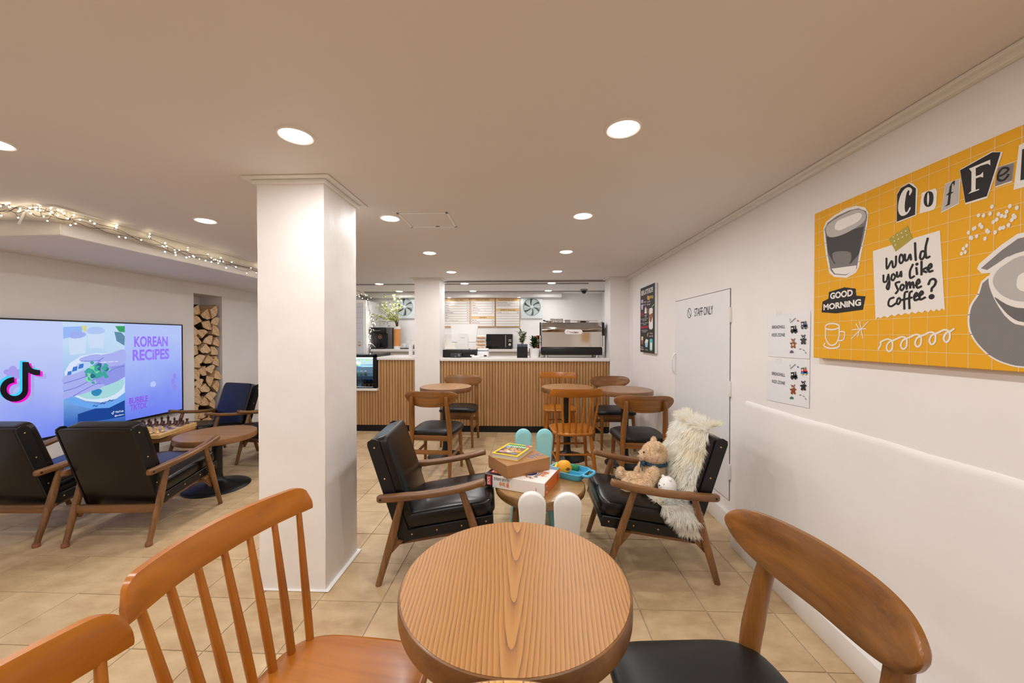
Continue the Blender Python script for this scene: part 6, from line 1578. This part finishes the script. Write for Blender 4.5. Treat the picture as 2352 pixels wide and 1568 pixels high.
tp.text('우리몸', 0.33, 0.09, 0.034, M_BXO, 0.0005, rot=pi / 2, bold=0.03, fit=0.075); tp.text('알아가는만져보며', 0.295, 0.06, 0.018, M_BXK, 0.0005, rot=pi / 2, bold=0.01, fit=0.13); tp.rect(0.20, bdp - 0.05, bw - 0.002, bdp - 0.002, M_BXB, 0.0003)
sp.rect(0.001, 0.001, bdp - 0.001, bh - 0.001, M_BXO, 0); sp.rect(0.02, 0.012, 0.045, 0.05, M_BXW, 0.0003)
for k in range(7): sp.rect(0.023 + k * 0.003, 0.018, 0.0245 + k * 0.003, 0.046, M_BXK, 0.0006)
sp.rect(bdp - 0.06, 0.014, bdp - 0.03, 0.05, M_BXR, 0.0003)
for p in (fp, tp, sp): p.flush(g)
# kraft box
kA, kB, kL = Vector((-0.105, 2.018)), Vector((0.14, 2.178)), Vector((-0.235, 2.222))
ux = (kB - kA).normalized(); kw = (kB - kA).length; kd = 0.225
KB0 = KZ + bh + 0.0008; kh = 0.074
kb = thing('kraft_box', 'brown kraft cardboard box stacked on the game box', 'box', (kA.x, kA.y, KB0), atan2(ux.y, ux.x))
M_KR = mat('kraft', (176, 128, 82), 0.7, var=((166, 118, 74), 12, 0.3))
MB().span((0.002, 0.002, 0), (kw - 0.002, kd - 0.002, 0.02)).build('tray', M_KR, kb); MB().span((0, 0, 0.008), (kw, kd, kh), 0.0015, 1).build('lid', M_KR, kb)
p = Panel((0, 0, kh + 0.0004), (1, 0, 0), (0, 1, 0)); MK = mat('marker_blue', (60, 120, 200), 0.6)
p.text('STC', kw - 0.11, 0.035, 0.045, MK, 0.0003, fit=0.10, rot=0.15); p.flush(kb)
# almanac
mA, mB_, mC = Vector((-0.052, 2.095)), Vector((0.046, 2.298)), Vector((-0.202, 2.159))
ux = (mA - mC).normalized(); mw_ = 0.165; md = 0.225; MZ = KB0 + kh + 0.0008; mh = 0.026
al = thing('almanac_book', 'yellow-bordered almanac with animal cover on the kraft box', 'book', (mC.x, mC.y, MZ), atan2(ux.y, ux.x))
M_PAGE = mat('pages', (214, 208, 200), 0.8); M_YB = mat('cover_yellow', (250, 214, 20), 0.3)
MB().span((0.002, 0.003, 0.0015), (mw_ - 0.002, md - 0.003, mh - 0.0015)).build('pages', M_PAGE, al); MB().span((0, 0, 0), (mw_, md, 0.0015)).span((0, 0, mh - 0.0015), (mw_, md, mh)).build('cover', M_YB, al)
p = Panel((0, 0, mh + 0.0003), (1, 0, 0), (0, 1, 0)); i0, i1, j0, j1 = 0.014, mw_ - 0.014, 0.014, md - 0.014
p.rect(i0, j0, i1, j1, mat('cover_mix', (150, 120, 96), 0.35, var=((90, 74, 62), 60, 0.12)), 0, 'cover_print'); p.rect(i0, j1 - 0.055, i1, j1, mat('cover_green', (60, 150, 80), 0.35), 0.0002, 'cover_print')
p.text('ALMANAC', i0 + 0.004, j1 - 0.048, 0.024, M_OFF, 0.0005, fit=i1 - i0 - 0.008, bold=0.03); p.text('2023', i0 + 0.045, j1 - 0.066, 0.012, M_OFF, 0.0005, bold=0.02)
CT = mat('cat_tan', (206, 160, 104), 0.4); CWh = mat('cat_white', (226, 218, 206), 0.4)
p.ell(0.082, 0.092, 0.042, 0.046, CT, 0.0003, part='cover_print'); p.ell(0.05, 0.13, 0.013, 0.013, CT, 0.0003, part='cover_print'); p.ell(0.114, 0.13, 0.013, 0.013, CT, 0.0003, part='cover_print'); p.ell(0.082, 0.07, 0.022, 0.018, CWh, 0.0005, part='cover_print'); p.ell(0.082, 0.077, 0.006, 0.004, G0, 0.0007, part='cover_print')
for s in (-1, 1): p.ell(0.082 + s * 0.018, 0.1, 0.006, 0.005, G0, 0.0006, part='cover_print')
for k in range(18): p.ell(0.05 + 0.064 * ((k * 0.618) % 1), 0.06 + 0.075 * ((k * 0.37) % 1), 0.0028, 0.0024, mat('spot_brown', (96, 62, 40), 0.4), 0.0006, 8, part='cover_print')
p.ell(0.035, 0.145, 0.017, 0.012, mat('butterfly_blue', (130, 160, 230), 0.4), 0.0004, part='cover_print'); p.ell(0.135, 0.085, 0.014, 0.02, mat('cover_orange', (240, 160, 40), 0.4), 0.0004, part='cover_print'); p.ell(0.04, 0.055, 0.02, 0.014, mat('cover_pink', (226, 160, 160), 0.4), 0.0004, part='cover_print'); p.ell(0.125, 0.04, 0.02, 0.012, mat('cover_slate', (110, 140, 150), 0.4), 0.0004, part='cover_print'); p.rect(i0, j0, i0 + 0.03, j0 + 0.02, mat('cover_dark', (60, 44, 36), 0.4), 0.0004, 'cover_print')
p.poly([(mw_ - 0.05, md), (mw_, md - 0.05), (mw_, md - 0.025), (mw_ - 0.025, md)], mat('cover_magenta', (214, 60, 130), 0.4), 0.0005, 'cover_print')
p.flush(al)
# toy picnic tray
tt = thing('toy_picnic_tray', 'light blue plastic toy tray with handle on the toy table', 'toy tray', (0.262, 2.292, KZ + 0.0005), radians(-33))
M_TB = mat('toy_blue', (84, 178, 214), 0.3)
m = MB()
outer = [(0.115 * math.copysign(abs(cos(a)) ** 0.35, cos(a)), 0.085 * math.copysign(abs(sin(a)) ** 0.35, sin(a))) for a in [2 * pi * k / 44 for k in range(44)]]
vs = []; fs = []
for s, z in ((0.86, 0.0), (0.96, 0.012), (1.0, 0.034), (1.04, 0.036), (1.04, 0.041), (0.95, 0.041), (0.93, 0.03), (0.90, 0.012)): vs += [(a * s, b * s, z) for a, b in outer]
for i in range(7):
    for k in range(44): fs.append((i * 44 + k, i * 44 + (k + 1) % 44, (i + 1) * 44 + (k + 1) % 44, (i + 1) * 44 + k))
fs += [tuple(range(44)), tuple(7 * 44 + k for k in range(44))]
m.add(vs, fs).build('tray', M_TB, tt, 40)
MB().box((0, -0.01, 0.022), (0.2, 0.006, 0.03), 0.002, 1).build('divider', M_TB, tt)
MB().tube(smooth_path([(0.118, -0.055, 0.037), (0.15, -0.05, 0.037), (0.158, 0.0, 0.037), (0.15, 0.045, 0.037), (0.118, 0.05, 0.037)], 5), 0.009, 10).build('handle', M_TB, tt)
t = thing('toy_bun', 'orange toy bun with a smiling mouth in the toy tray', 'toy food', (0.235, 2.30, KZ + 0.014), radians(15))
def bunf(p):
    p.x *= 1 - 0.25 * max(0, p.z / 0.04); p.y *= 1 - 0.25 * max(0, p.z / 0.04); return p
MB().superell((0, 0, 0.036), (0.046, 0.04, 0.036), 0.55, 0.8, 14, 28, None, bunf).build('bun', mat('toy_orange', (246, 172, 40), 0.45), t, 60)
MB().superell((0.008, -0.034, 0.032), (0.017, 0.008, 0.011), 0.9, 0.8, 8, 14).build('filling', mat('toy_brown', (140, 70, 30), 0.5), t)
for k, (dx, dy) in enumerate(((-0.058, 0.03), (-0.066, 0.008), (-0.045, 0.055))):
    t = thing('toy_chip', 'yellow plastic toy chip lying in the toy tray', 'toy food', (0.235 + dx, 2.30 + dy, KZ + 0.016), radians(40 * k), 'yellow toy chips')
    MB().superell((0, 0, 0.012), (0.036, 0.01, 0.011), 0.4, 0.5, 8, 16).build('chip', mat('toy_yellow', (250, 220, 60), 0.4), t); MB().superell((0.03, 0, 0.02), (0.01, 0.009, 0.009), 0.9, 0.9, 8, 12).build('tip', mat('toy_yellow', (250, 220, 60), 0.4), t)
t = thing('toy_lettuce', 'green plastic toy lettuce leaf in the toy tray', 'toy food', (0.30, 2.315, KZ + 0.014), 0.3)
MB().superell((0, 0, 0.022), (0.03, 0.022, 0.02), 0.8, 0.8, 16, 32, None, lambda p: p * (1 + 0.16 * sin(p.x * 420) * sin(p.y * 380))).build('leaf', mat('toy_green', (36, 130, 80), 0.5), t, 60)

# =================================================================== SHEEPSKIN, BEAR AND LAMP ON THE ARMCHAIR
def fur_mesh(name, mt, roots, rng, length, width, curl, grav=0.5, segs=3, lock=26.0):
    vs = []; fs = []
    for p, n in roots:
        L_ = length * rng.uniform(0.65, 1.2)
        nv = mnoise.noise_vector(p * lock)
        d = (n + nv * 0.75 + Vector((rng.gauss(0, 1), rng.gauss(0, 1), rng.gauss(0, 1))) * curl).normalized()
        side = d.cross(Vector((rng.gauss(0, 1), rng.gauss(0, 1), rng.gauss(0, 1)))).normalized()
        q = p.copy(); base = len(vs)
        for s in range(segs + 1):
            w = width * (1 - s / segs) ** 0.7
            if s < segs: vs += [tuple(q - side * w), tuple(q + side * w)]
            else: vs.append(tuple(q))
            d = (d + Vector((0, 0, -grav / segs)) + Vector((rng.gauss(0, 1), rng.gauss(0, 1), rng.gauss(0, 1))) * curl * 0.35).normalized()
            q = q + d * (L_ / segs)
        for s in range(segs - 1): fs.append((base + 2 * s, base + 2 * s + 1, base + 2 * s + 3, base + 2 * s + 2))
        fs.append((base + 2 * segs - 2, base + 2 * segs - 1, base + 2 * segs))
    me = bpy.data.meshes.new(name); me.from_pydata(vs, [], fs); me.polygons.foreach_set('use_smooth', [True] * len(fs)); me.materials.append(mt); me.update()
    return me
sk = thing('sheepskin', 'long-haired cream sheepskin draped over the armchair', 'sheepskin', (0.70, 2.18, 0), radians(90))
ln_y = lambda z: -0.135 - 0.32 * (z - 0.36)             # front face of the chair back (local)
def hide_back(u, v):                                   # u down the back, v from the near side across
    z = 0.768 - 0.385 * u; hwid = 0.205 + 0.02 * sin(u * pi * 0.9)
    x = 0.012 + hwid * (2 * v - 1); e = 1 - abs(2 * v - 1) ** 3
    return Vector((x, ln_y(z) + 0.004 + 0.042 * e * (0.35 + 0.65 * sin(min(1, u + 0.12) * pi * 0.86)), z))
def hide_top(u, v):
    a = pi * 0.6 * u; p = hide_back(0, v)
    return Vector((p.x * (1 - 0.06 * u), p.y - 0.05 + 0.05 * cos(a), p.z + 0.03 * sin(a)))
def hide_seat(u, v):
    p = Vector((0.16 - 0.05 * u, -0.10 + 0.22 * u, 0.40)).lerp(Vector((-0.232, -0.17 + 0.15 * u, 0.385)), v)
    p.z = 0.388 + 0.06 * max(0, p.y) + 0.022 * sin(u * pi) * sin(v * pi) - 0.012 * max(0, v - 0.85) / 0.15 + 0.02 * (1 - u)
    return p
def hide_flap(u, v):
    w = 1 - 0.66 * u
    return Vector((-0.232 - 0.030 * sin(min(1, u * 1.2 + 0.1) * pi * 0.8) * (1 - 0.6 * abs(2 * v - 1) ** 2), -0.095 + 0.088 * (2 * v - 1) * w - 0.062 * u, 0.396 - 0.125 * u))
PATCH = (hide_back, hide_top, hide_seat, hide_flap)
hm_ = MB()
for fn in PATCH: hm_.grid(lambda u, v: tuple(fn(u, v)), 14, 14)
def fur_mat(name, c1, c2, sc, tr):
    m = bpy.data.materials.new(name); m.use_nodes = True; nt = m.node_tree; nt.nodes.remove(nt.nodes['Principled BSDF'])
    tc = nt.nodes.new('ShaderNodeTexCoord'); n = nt.nodes.new('ShaderNodeTexNoise'); n.inputs['Scale'].default_value = sc; nt.links.new(tc.outputs['Object'], n.inputs['Vector'])
    rp = nt.nodes.new('ShaderNodeValToRGB'); rp.color_ramp.elements[0].position = 0.3; rp.color_ramp.elements[1].position = 0.6
    rp.color_ramp.elements[0].color = lin(c2); rp.color_ramp.elements[1].color = lin(c1); nt.links.new(n.outputs['Fac'], rp.inputs['Fac'])
    d = nt.nodes.new('ShaderNodeBsdfDiffuse'); t_ = nt.nodes.new('ShaderNodeBsdfTranslucent'); mx = nt.nodes.new('ShaderNodeMixShader'); mx.inputs[0].default_value = tr
    for b in (d, t_): nt.links.new(rp.outputs['Color'], b.inputs['Color'])
    nt.links.new(d.outputs[0], mx.inputs[1]); nt.links.new(t_.outputs[0], mx.inputs[2]); nt.links.new(mx.outputs[0], nt.nodes['Material Output'].inputs['Surface'])
    MATS[name] = m
    return m
M_FUR = fur_mat('sheep_fur', (255, 254, 248), (255, 247, 226), 7, 0.42)
hm_.build('hide', M_FUR, sk, 60)
rng = random.Random(4); roots = []
def patch_fur(fn, n, flow, lift, L_, W_, edge):
    out = []
    for k in range(n):
        u, v = rng.random(), rng.random()
        if rng.random() < edge: v = rng.choice((rng.uniform(0, 0.05), rng.uniform(0.95, 1)))
        p = fn(u, v); e = 0.01
        du = fn(min(1, u + e), v) - fn(max(0, u - e), v); dv = fn(u, min(1, v + e)) - fn(u, max(0, v - e))
        nn = dv.cross(du)
        if nn.length < 1e-9: continue
        nn.normalize()
        side = dv.normalized() * (2 * v - 1) ** 3
        if fn is hide_back and nn.y < 0 or fn is hide_seat and nn.z < 0 or fn is hide_flap and nn.x > 0 or fn is hide_top and nn.z < -0.3: nn = -nn
        if fn is hide_seat and p.y > -0.03 and p.x > -0.15 and rng.random() < 0.92: continue
        out.append((p, (nn * lift + flow(u, v) + side * 0.75).normalized()))
    return fur_mesh('fur', M_FUR, out, rng, L_, W_, 0.12, 0.22, 3, 22.0)
D_ = Vector((-0.12, 0.30, -0.95))
place('fur', patch_fur(hide_back, 8000, lambda u, v: D_, 0.5, 0.052, 0.0018, 0.3), sk, kind='stuff')
place('fur', patch_fur(hide_top, 2000, lambda u, v: Vector((0.15, 0.45 - 0.4 * u, 0.1)), 0.6, 0.042, 0.0019, 0.1), sk, kind='stuff')
place('fur', patch_fur(hide_seat, 2500, lambda u, v: Vector((-0.75, 0.4 * u, 0.0)), 0.5, 0.042, 0.0019, 0.15), sk, kind='stuff')
place('fur', patch_fur(hide_flap, 2400, lambda u, v: Vector((0, -0.1, -0.95)), 0.45, 0.05, 0.0019, 0.3), sk, kind='stuff')

# ---- teddy bear
def blob(parts, voxel, name, mt, parent):
    m = MB()
    for c, r, e in parts:
        Mx = Matrix.Translation(c) @ (Euler(e).to_matrix().to_4x4() if e else Matrix())
        m.superell((0, 0, 0), r, 1, 1, 14, 20, Mx)
    me = m.mesh('raw', mt, 0); o = bpy.data.objects.new('raw', me); COL.objects.link(o)
    md = o.modifiers.new('r', 'REMESH'); md.mode = 'VOXEL'; md.voxel_size = voxel
    sm = o.modifiers.new('s', 'SMOOTH'); sm.iterations = 6; sm.factor = 0.6
    dg = bpy.context.evaluated_depsgraph_get(); dg.update()
    out = bpy.data.meshes.new_from_object(o.evaluated_get(dg)); out.name = name
    bpy.data.objects.remove(o, do_unlink=True); bpy.data.meshes.remove(me)
    out.polygons.foreach_set('use_smooth', [True] * len(out.polygons))
    if not out.materials: out.materials.append(mt)
    return place(name, out, parent)
M_BEAR = mat('bear_plush', (244, 222, 194), 0.95, sheen=0.3, var=((230, 202, 170), 60, 0.2), bump=(140, 0.7, 0.004))
M_PLUSH = fur_mat('bear_curls', (250, 232, 206), (238, 214, 182), 60, 0.45)
tb = thing('teddy_bear', 'curly tan teddy bear with dark blue bow leaning on the sheepskin', 'teddy bear', (0.722, 2.20, 0.386), radians(84))
tb.scale = (1.1, 1.1, 1.1)
body = blob([(Vector((0, -0.02, 0.065)), (0.07, 0.06, 0.075), None), (Vector((0, -0.03, 0.11)), (0.055, 0.05, 0.06), None), (Vector((0, -0.028, 0.185)), (0.068, 0.062, 0.06), None), (Vector((0, 0.028, 0.172)), (0.032, 0.028, 0.026), None),
             (Vector((-0.052, -0.035, 0.238)), (0.022, 0.012, 0.022), None), (Vector((0.052, -0.035, 0.238)), (0.022, 0.012, 0.022), None),
             (Vector((-0.082, 0.005, 0.09)), (0.028, 0.03, 0.058), (0.5, 0.5, 0)), (Vector((0.082, 0.005, 0.09)), (0.028, 0.03, 0.058), (0.5, -0.5, 0)), (Vector((-0.10, 0.03, 0.045)), (0.026, 0.028, 0.03), None), (Vector((0.10, 0.03, 0.045)), (0.026, 0.028, 0.03), None),
             (Vector((-0.058, 0.07, 0.022)), (0.036, 0.075, 0.033), (0, 0, 0.35)), (Vector((0.058, 0.07, 0.022)), (0.036, 0.075, 0.033), (0, 0, -0.35)), (Vector((-0.085, 0.135, 0.032)), (0.034, 0.025, 0.042), None), (Vector((0.085, 0.135, 0.032)), (0.034, 0.025, 0.042), None)], 0.006, 'body', M_BEAR, tb)
rng = random.Random(8); me = body.data; roots = []
polys = list(me.polygons)
for k in range(20000):
    pl = rng.choice(polys); roots.append((pl.center.copy(), pl.normal.copy()))
place('plush', fur_mesh('plush', M_PLUSH, roots, rng, 0.0095, 0.0019, 0.5, 0.0, 2, 120.0), tb, kind='stuff')
for s in (-1, 1): MB().superell((s * 0.026, 0.032, 0.198), (0.0055, 0.005, 0.0055), 1, 1, 8, 10).build('eye', M_BLKPL, tb)
MB().superell((0, 0.056, 0.180), (0.010, 0.006, 0.007), 1, 1, 8, 10).build('nose', mat('bear_nose', (70, 46, 36), 0.5), tb)
MB().tube(smooth_path([(-0.012, 0.054, 0.162), (0, 0.058, 0.166), (0.012, 0.054, 0.162)], 4), 0.0015, 6).build('mouth', mat('bear_nose', (70, 46, 36), 0.5), tb)
M_BOW = mat('bow_blue', (22, 62, 86), 0.45)
bw_ = MB(); bw_.tube([(0.058 * cos(a), -0.03 + 0.054 * sin(a), 0.138) for a in [2 * pi * k / 24 for k in range(25)]], 0.009, 8, False); bow = bw_.build('ribbon', M_BOW, tb)
for s in (-1, 1):
    MB().superell((s * 0.024, 0.034, 0.138), (0.022, 0.008, 0.014), 0.8, 0.8, 8, 14).build('bow_loop', M_BOW, bow)
    MB().box((s * 0.018, 0.04, 0.115), (0.012, 0.003, 0.04), 0.001, 1, Matrix.Translation((s * 0.018, 0.04, 0.115)) @ Euler((0, s * -0.5, 0)).to_matrix().to_4x4() @ Matrix.Translation((-s * 0.018, -0.04, -0.115))).build('bow_tail', M_BOW, bow)
# ---- white bear night lamp
nl = thing('bear_night_lamp', 'small white bear-shaped lamp beside the teddy bear', 'lamp', (0.775, 2.055, 0.408), radians(110))
M_LAMPB = mat('lamp_white', (246, 246, 244), 0.4, sss=0.15)
def egg(p):
    k = 1 - 0.22 * max(0, p.z / 0.05); p.x *= k; p.y *= k; return p
bo = MB().superell((0, 0, 0.05), (0.05, 0.05, 0.05), 0.85, 1, 18, 30, None, egg).build('body', M_LAMPB, nl, 70)
MB().superell((0, 0.04, 0.054), (0.018, 0.014, 0.013), 1, 1, 10, 14).build('snout', M_LAMPB, nl, 70)
MB().superell((0, 0.0535, 0.058), (0.005, 0.003, 0.0035), 1, 1, 8, 10).build('nose', M_BLKPL, nl)
for s in (-1, 1):
    MB().superell((s * 0.026, 0.008, 0.092), (0.011, 0.007, 0.010), 1, 1, 8, 12).build('ear', M_LAMPB, nl, 70)
    MB().superell((s * 0.018, 0.0395, 0.068), (0.0028, 0.002, 0.0028), 1, 1, 6, 8).build('eye', M_BLKPL, nl)
